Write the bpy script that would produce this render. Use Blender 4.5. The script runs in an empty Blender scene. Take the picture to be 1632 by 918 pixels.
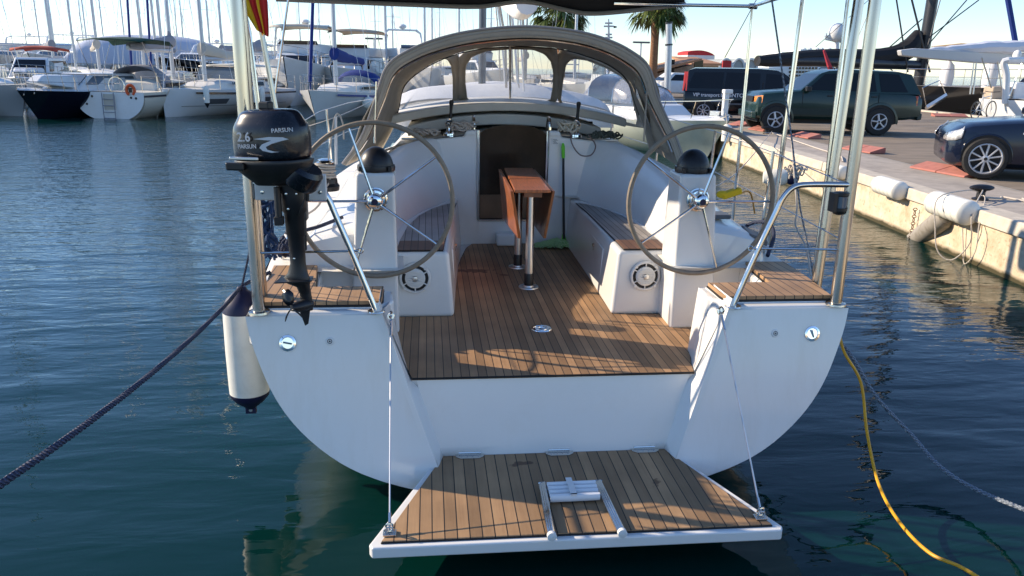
import bpy, bmesh, math, random
from mathutils import Vector, Matrix, noise
random.seed(7)
PI = math.pi
R = math.radians
col = bpy.context.scene.collection
WZ = 0.28          # water level
QZ = 0.95          # quay level
# ---------- camera model (also used to look up where things stand) ----------
CAM = Vector((-0.6715, -4.0, 2.5)); YAW = R(6.223); ROL = R(1.067); PIT = R(15.805); F = 1240.0
def ray(px, py):
    a, b = px-816, py-459
    a, b = (a*math.cos(ROL)+b*math.sin(ROL))/F, (-a*math.sin(ROL)+b*math.cos(ROL))/F
    fw = math.cos(PIT)-b*math.sin(PIT); u = -math.sin(PIT)-b*math.cos(PIT)
    return Vector((a*math.cos(YAW)+fw*math.sin(YAW), -a*math.sin(YAW)+fw*math.cos(YAW), u))
def PY(px, py, y): d = ray(px, py); return CAM+d*((y-CAM.y)/d.y)
def PZ(px, py, z): d = ray(px, py); return CAM+d*((z-CAM.z)/d.z)
def V(*a): return Vector(a)
# ---------- mesh builder ----------
class MB:
    def __init__(s): s.v = []; s.f = []; s.m = []
    def add(s, vs, fs, mi=0, M=None):
        b = len(s.v)
        s.v += [tuple(M @ Vector(p)) if M else tuple(p) for p in vs]
        s.f += [tuple(b+i for i in f) for f in fs]; s.m += [mi]*len(fs); return s
    def box(s, x0, x1, y0, y1, z0, z1, mi=0, M=None):
        return s.add([(x0,y0,z0),(x1,y0,z0),(x1,y1,z0),(x0,y1,z0),(x0,y0,z1),(x1,y0,z1),(x1,y1,z1),(x0,y1,z1)],
            [(3,2,1,0),(4,5,6,7),(0,1,5,4),(1,2,6,5),(2,3,7,6),(3,0,4,7)], mi, M)
    def cbox(s, c, d, mi=0, rot=None):
        M = Matrix.Translation(c) @ (rot if rot else Matrix.Identity(4))
        return s.box(-d[0]/2,d[0]/2,-d[1]/2,d[1]/2,-d[2]/2,d[2]/2, mi, M)
    def tube(s, pts, r, n=8, mi=0, closed=False, caps=True, flat=1.0):
        pts = [Vector(p) for p in pts]; N = len(pts)
        rr = r if isinstance(r, (list, tuple)) else [r]*N
        b = len(s.v); up = None
        for i, p in enumerate(pts):
            if closed: t = pts[(i+1) % N]-pts[i-1]
            else: t = pts[min(i+1, N-1)]-pts[max(i-1, 0)]
            if t.length < 1e-9: t = Vector((0,0,1))
            t.normalize()
            if up is None:
                up = Vector((0,0,1)) if abs(t.z) < .9 else Vector((0,1,0))
            a = up-t*up.dot(t)
            if a.length < 1e-6: a = t.orthogonal()
            a.normalize(); up = a; c = t.cross(a)
            for k in range(n):
                w = 2*PI*k/n; q = p+(a*math.cos(w)*flat+c*math.sin(w))*rr[i]; s.v.append(tuple(q))
        for i in range(N if closed else N-1):
            j = (i+1) % N
            for k in range(n):
                l = (k+1) % n
                s.f.append((b+i*n+k, b+i*n+l, b+j*n+l, b+j*n+k)); s.m.append(mi)
        if caps and not closed:
            s.f.append(tuple(b+k for k in range(n))[::-1]); s.m.append(mi)
            s.f.append(tuple(b+(N-1)*n+k for k in range(n))); s.m.append(mi)
        return s
    def lathe(s, prof, c=(0,0,0), ax=(0,0,1), n=20, mi=0, sx=1.0, cap=True):
        ax = Vector(ax).normalized(); q = Vector((0,0,1)).rotation_difference(ax).to_matrix().to_4x4()
        M = Matrix.Translation(c) @ q
        vs = []; fs = []
        for (r, z) in prof:
            for k in range(n): vs.append((r*math.cos(2*PI*k/n)*sx, r*math.sin(2*PI*k/n), z))
        for i in range(len(prof)-1):
            for k in range(n):
                l = (k+1) % n; fs.append((i*n+k, i*n+l, (i+1)*n+l, (i+1)*n+k))
        if cap:
            fs.append(tuple(range(n))[::-1]); fs.append(tuple((len(prof)-1)*n+k for k in range(n)))
        return s.add(vs, fs, mi, M)
    def cyl(s, a, b, r, n=12, mi=0, r2=None): return s.tube([a, b], [r, r if r2 is None else r2], n, mi)
    def grid(s, rows, mi=0, close=False, flip=False):
        n = len(rows[0]); vs = [p for r in rows for p in r]; fs = []
        for i in range(len(rows)-1):
            for k in range(n if close else n-1):
                l = (k+1) % n; f = (i*n+k, i*n+l, (i+1)*n+l, (i+1)*n+k); fs.append(f[::-1] if flip else f)
        return s.add(vs, fs, mi)
    def prism(s, A, B, mi=0):
        n = len(A); vs = list(A)+list(B)
        return s.add(vs, [tuple(range(n))[::-1], tuple(range(n, 2*n))]+[(k, (k+1) % n, n+(k+1) % n, n+k) for k in range(n)], mi)
    def pz(s, poly, z0, z1, mi=0): return s.prism([(x,y,z0) for x, y in poly], [(x,y,z1) for x, y in poly], mi)
    def py(s, poly, y0, y1, mi=0): return s.prism([(x,y0,z) for x, z in poly], [(x,y1,z) for x, z in poly], mi)
    def px(s, poly, x0, x1, mi=0): return s.prism([(x0,y,z) for y, z in poly], [(x1,y,z) for y, z in poly], mi)
    def ball(s, c, r, n=14, m=9, mi=0, a0=-90, a1=90, M=None):
        if isinstance(r, (int, float)): r = (r,r,r)
        vs = []; fs = []
        for i in range(m+1):
            a = R(a0+(a1-a0)*i/m)
            for k in range(n):
                w = 2*PI*k/n; vs.append((c[0]+r[0]*math.cos(a)*math.cos(w), c[1]+r[1]*math.cos(a)*math.sin(w), c[2]+r[2]*math.sin(a)))
        for i in range(m):
            for k in range(n):
                l = (k+1) % n; fs.append((i*n+k, i*n+l, (i+1)*n+l, (i+1)*n+k))
        return s.add(vs, fs, mi, M)
    def build(s, name, mats, parent=None, bevel=0, ang=35, seg=2, weld=True, solid=0, sub=0, fixn=True):
        me = bpy.data.meshes.new(name); me.from_pydata(s.v, [], s.f)
        if not isinstance(mats, (list, tuple)): mats = [mats]
        for m in mats: me.materials.append(m)
        for p, mi in zip(me.polygons, s.m): p.material_index = mi
        bm = bmesh.new(); bm.from_mesh(me)
        if weld: bmesh.ops.remove_doubles(bm, verts=bm.verts, dist=1e-5)
        bmesh.ops.dissolve_degenerate(bm, edges=bm.edges, dist=1e-6)
        if fixn: bmesh.ops.recalc_face_normals(bm, faces=bm.faces)
        bm.to_mesh(me); bm.free()
        o = bpy.data.objects.new(name, me); col.objects.link(o)
        for p in me.polygons: p.use_smooth = True
        if ang < 179: me.set_sharp_from_angle(angle=R(ang))
        if solid:
            d = o.modifiers.new('solid', 'SOLIDIFY'); d.thickness = solid; d.offset = 0
        if bevel:
            d = o.modifiers.new('bevel', 'BEVEL'); d.width = bevel; d.segments = seg; d.limit_method = 'ANGLE'; d.angle_limit = R(30); d.harden_normals = True
        if sub:
            d = o.modifiers.new('sub', 'SUBSURF'); d.levels = d.render_levels = sub
        if parent is not None: attach(o, parent)
        return o
WM = {}
def wmat(o): return WM.get(o.name, Matrix.Identity(4))
def attach(o, p):
    # child meshes are written in world metres; the parent's own placement is cancelled
    o.parent = p; o.matrix_parent_inverse = wmat(p).inverted()
def tag(o, label, cat, group=None, kind=None):
    if label: o['label'] = label
    if cat: o['category'] = cat
    if group: o['group'] = group
    if kind: o['kind'] = kind
    return o
def thing(name, label, cat, loc=(0,0,0), rz=0, group=None):
    o = bpy.data.objects.new(name, None); col.objects.link(o)
    o.location = loc; o.rotation_euler = (0,0,rz); o.empty_display_size = .2
    WM[o.name] = Matrix.Translation(loc) @ Matrix.Rotation(rz, 4, 'Z')
    return tag(o, label, cat, group)
def struct(o): o['kind'] = 'structure'; return o
def kids(o): return [c for c in bpy.data.objects if c.parent == o]
KIDS = {}
def copy_tree(o, parent=None):
    c = o.copy(); col.objects.link(c)
    if parent: c.parent = parent; c.matrix_parent_inverse = o.matrix_parent_inverse.copy()
    for ch in kids(o): copy_tree(ch, c)
    return c
def place(proto, x, y, z, rz, label, s=None):
    c = copy_tree(proto); c.location = (x, y, z); c.rotation_euler = (0,0,rz); c['label'] = label
    if s: c.scale = s if isinstance(s, (list, tuple)) else (s,s,s)
    return c
def smooth_pts(pts, k=4, closed=False):
    pts = [Vector(p) for p in pts]; out = []; N = len(pts)
    rng = range(N if closed else N-1)
    for i in rng:
        p0 = pts[(i-1) % N] if closed or i > 0 else pts[0]*2-pts[1]
        p1 = pts[i]; p2 = pts[(i+1) % N]
        p3 = pts[(i+2) % N] if closed or i+2 < N else pts[-1]*2-pts[-2]
        for j in range(k):
            t = j/k
            out.append(.5*((2*p1)+(-p0+p2)*t+(2*p0-5*p1+4*p2-p3)*t*t+(-p0+3*p1-3*p2+p3)*t*t*t))
    if not closed: out.append(pts[-1])
    return out
def circ(c, r, ax, n=24, e=1.0):
    ax = Vector(ax).normalized(); q = Vector((0,0,1)).rotation_difference(ax)
    return [Vector(c)+q @ Vector((r*math.cos(2*PI*k/n), r*e*math.sin(2*PI*k/n), 0)) for k in range(n)]
# ---------- materials ----------
def new(name):
    m = bpy.data.materials.new(name); m.use_nodes = True; nt = m.node_tree; return m, nt, nt.nodes['Principled BSDF']
def nd(nt, t, **k):
    n = nt.nodes.new(t)
    for a, b in k.items(): setattr(n, a, b)
    return n
def mat(name, c, rough=.5, metal=0, coat=0, var=0, vs=8, bump=0, bs=40, spec=.5, rvar=0, dirt=None, ds=2.0, da=.5, trans=0, ior=1.45, alpha=1, stretch=(1,1,1)):
    m, nt, b = new(name); L = nt.links
    b.inputs['Base Color'].default_value = (*c, 1); b.inputs['Roughness'].default_value = rough
    b.inputs['Metallic'].default_value = metal; b.inputs['Coat Weight'].default_value = coat; b.inputs['Coat Roughness'].default_value = .08
    b.inputs['Specular IOR Level'].default_value = spec
    b.inputs['Transmission Weight'].default_value = trans; b.inputs['IOR'].default_value = ior; b.inputs['Alpha'].default_value = alpha
    if var or bump or rvar or dirt:
        tc = nd(nt, 'ShaderNodeTexCoord'); mp = nd(nt, 'ShaderNodeMapping'); mp.inputs['Scale'].default_value = stretch
        L.new(tc.outputs['Object'], mp.inputs[0])
        n = nd(nt, 'ShaderNodeTexNoise'); n.inputs['Scale'].default_value = vs; n.inputs['Detail'].default_value = 5
        L.new(mp.outputs[0], n.inputs['Vector'])
        src = None
        if var:
            mx = nd(nt, 'ShaderNodeMix', data_type='RGBA')
            mx.inputs[6].default_value = (*[x*(1-var) for x in c], 1); mx.inputs[7].default_value = (*[min(1, x*(1+var)) for x in c], 1)
            rp = nd(nt, 'ShaderNodeMapRange'); rp.inputs[1].default_value = .3; rp.inputs[2].default_value = .7
            L.new(n.outputs[0], rp.inputs[0]); L.new(rp.outputs[0], mx.inputs[0]); src = mx.outputs[2]
        if dirt:
            n2 = nd(nt, 'ShaderNodeTexNoise'); n2.inputs['Scale'].default_value = ds; n2.inputs['Detail'].default_value = 9; n2.inputs['Roughness'].default_value = .7
            L.new(mp.outputs[0], n2.inputs['Vector'])
            rp = nd(nt, 'ShaderNodeMapRange'); rp.inputs[1].default_value = .5; rp.inputs[2].default_value = .72; rp.inputs[4].default_value = da
            L.new(n2.outputs[0], rp.inputs[0])
            mx = nd(nt, 'ShaderNodeMix', data_type='RGBA'); mx.inputs[7].default_value = (*dirt, 1)
            if src: L.new(src, mx.inputs[6])
            else: mx.inputs[6].default_value = (*c, 1)
            L.new(rp.outputs[0], mx.inputs[0]); src = mx.outputs[2]
        if src: L.new(src, b.inputs['Base Color'])
        if rvar:
            rp = nd(nt, 'ShaderNodeMapRange'); rp.inputs[1].default_value = .3; rp.inputs[2].default_value = .7
            rp.inputs[3].default_value = max(0, rough-rvar); rp.inputs[4].default_value = min(1, rough+rvar)
            L.new(n.outputs[0], rp.inputs[0]); L.new(rp.outputs[0], b.inputs['Roughness'])
        if bump:
            n3 = nd(nt, 'ShaderNodeTexNoise'); n3.inputs['Scale'].default_value = bs; n3.inputs['Detail'].default_value = 4
            L.new(mp.outputs[0], n3.inputs['Vector'])
            bp = nd(nt, 'ShaderNodeBump'); bp.inputs['Strength'].default_value = bump; bp.inputs['Distance'].default_value = .01
            L.new(n3.outputs[0], bp.inputs['Height']); L.new(bp.outputs[0], b.inputs['Normal'])
    return m
def teak(name, base, dark, axis=0, pitch=.047, off=0.0, caulk=.09, wear=.25, stain=None):
    m, nt, b = new(name); L = nt.links
    tc = nd(nt, 'ShaderNodeTexCoord'); sp = nd(nt, 'ShaderNodeSeparateXYZ'); L.new(tc.outputs['Object'], sp.inputs[0])
    a = nd(nt, 'ShaderNodeMath', operation='MULTIPLY_ADD'); a.inputs[1].default_value = 1/pitch; a.inputs[2].default_value = 100+off
    L.new(sp.outputs[axis], a.inputs[0])
    fr = nd(nt, 'ShaderNodeMath', operation='FRACT'); fl = nd(nt, 'ShaderNodeMath', operation='FLOOR'); L.new(a.outputs[0], fr.inputs[0]); L.new(a.outputs[0], fl.inputs[0])
    lt = nd(nt, 'ShaderNodeMath', operation='LESS_THAN'); lt.inputs[1].default_value = caulk; L.new(fr.outputs[0], lt.inputs[0])
    wn = nd(nt, 'ShaderNodeTexWhiteNoise', noise_dimensions='1D'); L.new(fl.outputs[0], wn.inputs['W'])
    mp = nd(nt, 'ShaderNodeMapping'); mp.inputs['Scale'].default_value = (60, 3, 60) if axis == 0 else (3, 60, 60); L.new(tc.outputs['Object'], mp.inputs[0])
    gr = nd(nt, 'ShaderNodeTexNoise'); gr.inputs['Scale'].default_value = 1.0; gr.inputs['Detail'].default_value = 6; gr.inputs['Roughness'].default_value = .65; L.new(mp.outputs[0], gr.inputs['Vector'])
    big = nd(nt, 'ShaderNodeTexNoise'); big.inputs['Scale'].default_value = 3.5; big.inputs['Detail'].default_value = 6; L.new(tc.outputs['Object'], big.inputs['Vector'])
    m1 = nd(nt, 'ShaderNodeMix', data_type='RGBA'); m1.inputs[6].default_value = (*base, 1); m1.inputs[7].default_value = (*dark, 1); L.new(gr.outputs[0], m1.inputs[0])
    rp = nd(nt, 'ShaderNodeMapRange'); rp.inputs[3].default_value = 1-wear; rp.inputs[4].default_value = 1+wear*.6; L.new(wn.outputs[0], rp.inputs[0])
    rb = nd(nt, 'ShaderNodeMapRange'); rb.inputs[1].default_value = .3; rb.inputs[2].default_value = .7; rb.inputs[3].default_value = .78; rb.inputs[4].default_value = 1.15; L.new(big.outputs[0], rb.inputs[0])
    mm = nd(nt, 'ShaderNodeMath', operation='MULTIPLY'); L.new(rp.outputs[0], mm.inputs[0]); L.new(rb.outputs[0], mm.inputs[1])
    sc = nd(nt, 'ShaderNodeVectorMath', operation='SCALE'); L.new(m1.outputs[2], sc.inputs[0]); L.new(mm.outputs[0], sc.inputs['Scale'])
    src = sc.outputs[0]; rough = None
    if stain:   # wet patches: centre, radii
        for (cx, cy, rx, ry) in stain:
            vm = nd(nt, 'ShaderNodeVectorMath', operation='SUBTRACT'); vm.inputs[1].default_value = (cx, cy, 0); L.new(tc.outputs['Object'], vm.inputs[0])
            v2 = nd(nt, 'ShaderNodeVectorMath', operation='MULTIPLY'); v2.inputs[1].default_value = (1/rx, 1/ry, 0); L.new(vm.outputs[0], v2.inputs[0])
            ln = nd(nt, 'ShaderNodeVectorMath', operation='LENGTH'); L.new(v2.outputs[0], ln.inputs[0])
            nz = nd(nt, 'ShaderNodeTexNoise'); nz.inputs['Scale'].default_value = 14; nz.inputs['Detail'].default_value = 3; L.new(tc.outputs['Object'], nz.inputs['Vector'])
            ad = nd(nt, 'ShaderNodeMath', operation='MULTIPLY_ADD'); ad.inputs[1].default_value = 2.4; L.new(nz.outputs[0], ad.inputs[0]); L.new(ln.outputs['Value'], ad.inputs[2])
            rr = nd(nt, 'ShaderNodeMapRange'); rr.inputs[1].default_value = 1.75; rr.inputs[2].default_value = 1.6; L.new(ad.outputs[0], rr.inputs[0])
            mx = nd(nt, 'ShaderNodeMix', data_type='RGBA'); mx.inputs[7].default_value = (.06,.018,.008,1); L.new(src, mx.inputs[6])
            k = nd(nt, 'ShaderNodeMath', operation='MULTIPLY'); k.inputs[1].default_value = .75; L.new(rr.outputs[0], k.inputs[0]); L.new(k.outputs[0], mx.inputs[0]); src = mx.outputs[2]
    m2 = nd(nt, 'ShaderNodeMix', data_type='RGBA'); m2.inputs[7].default_value = (.012,.011,.010,1); L.new(src, m2.inputs[6]); L.new(lt.outputs[0], m2.inputs[0])
    L.new(m2.outputs[2], b.inputs['Base Color']); b.inputs['Roughness'].default_value = .55
    hb = nd(nt, 'ShaderNodeMath', operation='SUBTRACT'); L.new(gr.outputs[0], hb.inputs[0]); L.new(lt.outputs[0], hb.inputs[1])
    bp = nd(nt, 'ShaderNodeBump'); bp.inputs['Strength'].default_value = .25; bp.inputs['Distance'].default_value = .002; L.new(hb.outputs[0], bp.inputs['Height']); L.new(bp.outputs[0], b.inputs['Normal'])
    return m
def rope_mat(name, c1, c2, scale=60, r=.8):
    m, nt, b = new(name); L = nt.links
    tc = nd(nt, 'ShaderNodeTexCoord'); w = nd(nt, 'ShaderNodeTexWave', wave_type='BANDS', bands_direction='DIAGONAL'); w.inputs['Scale'].default_value = scale; w.inputs['Distortion'].default_value = 1.0
    L.new(tc.outputs['Object'], w.inputs['Vector'])
    mx = nd(nt, 'ShaderNodeMix', data_type='RGBA'); mx.inputs[6].default_value = (*c1, 1); mx.inputs[7].default_value = (*c2, 1)
    L.new(w.outputs[0], mx.inputs[0]); L.new(mx.outputs[2], b.inputs['Base Color']); b.inputs['Roughness'].default_value = r
    bp = nd(nt, 'ShaderNodeBump'); bp.inputs['Strength'].default_value = .8; bp.inputs['Distance'].default_value = .004; L.new(w.outputs[0], bp.inputs['Height']); L.new(bp.outputs[0], b.inputs['Normal'])
    return m
M = {}
M['gel'] = mat('gelcoat_white', (.80,.79,.76), .22, var=.025, vs=1.5, coat=.3, dirt=(.62,.58,.50), ds=3, da=.18)
M['silver'] = mat('silver_wheel_paint', (.58,.58,.60), .28, .35)
M['gelh'] = mat('gelcoat_topsides', (.80,.79,.77), .16, coat=.5, var=.03, vs=1.2, rvar=.05, dirt=(.60,.55,.45), ds=2.2, da=.22, stretch=(3,3,.25), bump=.04, bs=2)
def scum(m, z0, z1, c, amt):
    """grime band that sits on the hull just above the water"""
    nt = m.node_tree; L = nt.links; b = nt.nodes['Principled BSDF']; src = b.inputs['Base Color'].links[0].from_socket
    tc = nd(nt, 'ShaderNodeTexCoord'); sp = nd(nt, 'ShaderNodeSeparateXYZ'); L.new(tc.outputs['Object'], sp.inputs[0])
    n = nd(nt, 'ShaderNodeTexNoise'); n.inputs['Scale'].default_value = 9; n.inputs['Detail'].default_value = 6; L.new(tc.outputs['Object'], n.inputs['Vector'])
    ma = nd(nt, 'ShaderNodeMath', operation='MULTIPLY_ADD'); ma.inputs[1].default_value = -.12; L.new(n.outputs[0], ma.inputs[0]); L.new(sp.outputs[2], ma.inputs[2])
    rp = nd(nt, 'ShaderNodeMapRange'); rp.inputs[1].default_value = z0; rp.inputs[2].default_value = z1; rp.inputs[3].default_value = amt; rp.inputs[4].default_value = 0; L.new(ma.outputs[0], rp.inputs[0])
    mx = nd(nt, 'ShaderNodeMix', data_type='RGBA'); mx.inputs[7].default_value = (*c, 1); L.new(src, mx.inputs[6]); L.new(rp.outputs[0], mx.inputs[0]); L.new(mx.outputs[2], b.inputs['Base Color'])
scum(M['gelh'], .24, .36, (.34,.31,.20), .75)
M['deck'] = mat('deck_white', (.74,.71,.64), .5, var=.04, vs=6, bump=.15, bs=300)
M['teak'] = teak('cockpit_teak', (.46,.275,.14), (.29,.16,.078), pitch=.0467, wear=.38, stain=[(-.33,2.15,.30,.12),(-.10,2.0,.10,.05)])
M['teakp'] = teak('platform_teak', (.45,.28,.145), (.28,.16,.078), pitch=.0565, wear=.34, stain=[(.47,-.55,.045,.10),(-.2,-.3,.09,.04)])
M['teakq'] = teak('quarter_teak', (.50,.31,.165), (.36,.205,.10), pitch=.055)
M['teakg'] = teak('grey_teak', (.40,.365,.33), (.27,.24,.215), pitch=.047)
M['black_edge'] = mat('caulk_edge', (.015,.014,.013), .6)
M['wood'] = mat('varnished_wood', (.42,.135,.045), .28, coat=.5, var=.35, vs=9, stretch=(14,1,1))
M['wood2'] = mat('panel_wood', (.23,.09,.035), .35, coat=.3, var=.3, vs=9, stretch=(1,14,1))
M['steel'] = mat('polished_steel', (.66,.63,.59), .13, 1, rvar=.08, vs=12)
M['steel2'] = mat('weathered_steel', (.50,.45,.39), .2, 1, rvar=.12, vs=18, var=.12, stretch=(1,1,.08))
M['alu'] = mat('brushed_aluminium', (.62,.62,.62), .33, 1)
M['chrome'] = mat('chrome', (.85,.85,.85), .06, 1)
M['blk'] = mat('black_plastic', (.014,.014,.016), .38, var=.2, vs=20)
M['blkgloss'] = mat('black_gloss', (.006,.007,.012), .26, coat=.25, spec=.4, dirt=(.06,.06,.06), ds=60, da=.3)
M['rub'] = mat('rubber', (.018,.017,.016), .7, var=.25, vs=30)
M['leather'] = mat('taupe_leather', (.27,.215,.155), .62, var=.12, vs=30, bump=.3, bs=220)
M['canvas'] = mat('taupe_canvas', (.45,.395,.315), .85, var=.08, vs=5, bump=.9, bs=14, dirt=(.30,.26,.21), ds=4, da=.4)
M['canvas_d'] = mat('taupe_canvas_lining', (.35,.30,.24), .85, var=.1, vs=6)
M['bimini'] = mat('black_canvas', (.014,.015,.018), .8, bump=.3, bs=8)
M['bimini_e'] = mat('grey_canvas_hem', (.30,.28,.26), .8, bump=.2, bs=20)
M['white'] = mat('white_plastic', (.78,.77,.74), .4)
M['whitecloth'] = mat('white_cover', (.80,.80,.80), .75, var=.05, vs=4, bump=.4, bs=6)
M['navy'] = mat('navy_vinyl', (.010,.011,.045), .45)
M['fender'] = mat('fender_white', (.80,.78,.70), .42, var=.04, vs=5, dirt=(.5,.46,.38), ds=8, da=.3)
M['grey'] = mat('grey_plastic', (.11,.115,.125), .5)
M['red'] = mat('red_cloth', (.62,.02,.015), .7)
M['yel'] = mat('yellow_cloth', (.85,.52,.01), .7)
M['ropeblue'] = rope_mat('navy_rope', (.008,.012,.035), (.05,.065,.12), 45)
M['ropepale'] = rope_mat('pale_rope', (.55,.48,.40), (.78,.71,.62), 80)
M['ropegrey'] = rope_mat('grey_blue_rope', (.11,.135,.17), (.27,.31,.36), 30)
M['ropegreen'] = rope_mat('green_grey_rope', (.045,.06,.045), (.2,.22,.18), 90)
M['yhose'] = mat('yellow_hose', (.75,.36,.012), .4, var=.15, vs=6)
M['green'] = mat('lime_plastic', (.16,.62,.03), .5)
M['mop'] = rope_mat('mop_yarn', (.25,.62,.14), (.75,.88,.60), 50)
M['steelwire'] = mat('wire', (.5,.5,.5), .35, 1)
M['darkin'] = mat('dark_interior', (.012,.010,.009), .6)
def glassy(name, tint, fac=.2, rough=.02, dust=0.0, dc=(.8,.8,.8)):
    m, nt, b = new(name); L = nt.links; nt.nodes.remove(b); out = nt.nodes['Material Output']
    tr = nd(nt, 'ShaderNodeBsdfTransparent'); tr.inputs[0].default_value = (*tint, 1)
    gl = nd(nt, 'ShaderNodeBsdfGlossy'); gl.inputs['Roughness'].default_value = rough; gl.inputs[0].default_value = (.95,.95,.95,1)
    fr = nd(nt, 'ShaderNodeFresnel'); fr.inputs[0].default_value = 1.45
    ml = nd(nt, 'ShaderNodeMath', operation='MULTIPLY_ADD'); ml.inputs[1].default_value = 1.0; ml.inputs[2].default_value = fac*.1; L.new(fr.outputs[0], ml.inputs[0])
    mx = nd(nt, 'ShaderNodeMixShader'); L.new(ml.outputs[0], mx.inputs[0]); L.new(tr.outputs[0], mx.inputs[1]); L.new(gl.outputs[0], mx.inputs[2])
    src = mx
    if dust:
        df = nd(nt, 'ShaderNodeBsdfTranslucent'); df.inputs[0].default_value = (*dc, 1); d2 = nd(nt, 'ShaderNodeBsdfDiffuse'); d2.inputs[0].default_value = (*dc, 1)
        dd = nd(nt, 'ShaderNodeMixShader'); L.new(df.outputs[0], dd.inputs[1]); L.new(d2.outputs[0], dd.inputs[2])
        tc = nd(nt, 'ShaderNodeTexCoord'); n = nd(nt, 'ShaderNodeTexNoise'); n.inputs['Scale'].default_value = 4; n.inputs['Detail'].default_value = 10; n.inputs['Roughness'].default_value = .75
        n.inputs['Distortion'].default_value = 1.2; L.new(tc.outputs['Object'], n.inputs['Vector'])
        rp = nd(nt, 'ShaderNodeMapRange'); rp.inputs[1].default_value = .38; rp.inputs[2].default_value = .72; rp.inputs[3].default_value = dust*.3; rp.inputs[4].default_value = dust*1.5; L.new(n.outputs[0], rp.inputs[0])
        m3 = nd(nt, 'ShaderNodeMixShader'); L.new(rp.outputs[0], m3.inputs[0]); L.new(mx.outputs[0], m3.inputs[1]); L.new(dd.outputs[0], m3.inputs[2]); src = m3
    L.new(src.outputs[0], out.inputs[0]); return m
M['vinyl'] = glassy('clear_vinyl', (.86,.87,.88), .3, .06, .10)
M['smoke'] = glassy('smoked_acrylic', (.16,.10,.07), .3, .05, .06, (.22,.13,.08))
M['glass'] = mat('car_glass', (.010,.013,.015), .06, spec=.35)
M['darkglass'] = mat('dark_tinted_glass', (.008,.009,.012), .06, spec=.35)
M['paleglass'] = mat('pale_window_glass', (.10,.13,.16), .07, coat=.5)
def text_mesh(s, size, name, m, Mx, parent, bold=False, ext=.0008, shear=0, spacing=1.0):
    cu = bpy.data.curves.new(name, 'FONT'); cu.body = s; cu.size = size; cu.extrude = ext; cu.shear = shear; cu.space_character = spacing
    if bold: cu.offset = size*.012
    o = bpy.data.objects.new('tmp', cu); col.objects.link(o)
    dg = bpy.context.evaluated_depsgraph_get(); me = bpy.data.meshes.new_from_object(o.evaluated_get(dg))
    bpy.data.objects.remove(o); me.transform(Mx); me.materials.clear(); me.materials.append(m)
    q = bpy.data.objects.new(name, me); col.objects.link(q)
    if parent is not None: attach(q, parent)
    return q
def plate(o_pt, right, up): # matrix for lettering at a point with given axes
    r = Vector(right).normalized(); u = Vector(up); u = (u-r*u.dot(r)).normalized(); n = r.cross(u)
    return Matrix(((r.x,u.x,n.x,o_pt[0]),(r.y,u.y,n.y,o_pt[1]),(r.z,u.z,n.z,o_pt[2]),(0,0,0,1)))
# ---------- camera, sun, sky ----------
cd = bpy.data.cameras.new('camera'); cam = bpy.data.objects.new('camera', cd); col.objects.link(cam)
cd.sensor_width = 36; cd.lens = F*36/1632; cd.clip_start = .05; cd.clip_end = 6000
fwd = ray(816, 459).normalized(); rt = Vector((math.cos(YAW), -math.sin(YAW), 0)); upv = rt.cross(fwd)
# roll
r2 = rt*math.cos(ROL)-upv*math.sin(-ROL)*-1; r2 = rt*math.cos(ROL)+upv*math.sin(ROL); u2 = upv*math.cos(ROL)-rt*math.sin(ROL)
cam.matrix_world = Matrix(((r2.x,u2.x,-fwd.x,CAM.x),(r2.y,u2.y,-fwd.y,CAM.y),(r2.z,u2.z,-fwd.z,CAM.z),(0,0,0,1)))
sc = bpy.context.scene; sc.camera = cam
EL = R(26); AZ = R(21)
sun_dir = Vector((-math.cos(AZ)*math.cos(EL), math.sin(AZ)*math.cos(EL), math.sin(EL)))
ld = bpy.data.lights.new('sun', 'SUN'); ld.energy = 5.0; ld.angle = R(.55); ld.color = (1.0,.84,.64)
lo = bpy.data.objects.new('sun', ld); col.objects.link(lo); lo.rotation_euler = sun_dir.to_track_quat('Z', 'Y').to_euler(); lo.location = (-20, 10, 20)
w = bpy.data.worlds.new('World'); sc.world = w; w.use_nodes = True; nt = w.node_tree
sky = nt.nodes.new('ShaderNodeTexSky'); sky.sky_type = 'NISHITA'; sky.sun_disc = False
sky.sun_elevation = EL; sky.sun_rotation = math.atan2(sun_dir.x, sun_dir.y); sky.air_density = 1.0; sky.dust_density = .0; sky.ozone_density = 3.5; sky.altitude = 0
bg = nt.nodes['Background']; bg.inputs[1].default_value = .15; tint = nt.nodes.new('ShaderNodeMix'); tint.data_type = 'RGBA'; tint.blend_type = 'MULTIPLY'; tint.inputs[0].default_value = 1; tint.inputs[7].default_value = (.92,.95,1.05,1)
nt.links.new(sky.outputs[0], tint.inputs[6]); nt.links.new(tint.outputs[2], bg.inputs[0])
sc.view_settings.view_transform = 'Standard'; sc.view_settings.look = 'None'; sc.view_settings.exposure = .55; sc.view_settings.gamma = 1
sc.cycles.max_bounces = 8; sc.cycles.transparent_max_bounces = 16; sc.cycles.caustics_reflective = False; sc.cycles.caustics_refractive = False
sc.cycles.use_denoising = True; sc.cycles.sample_clamp_indirect = 6
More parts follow.
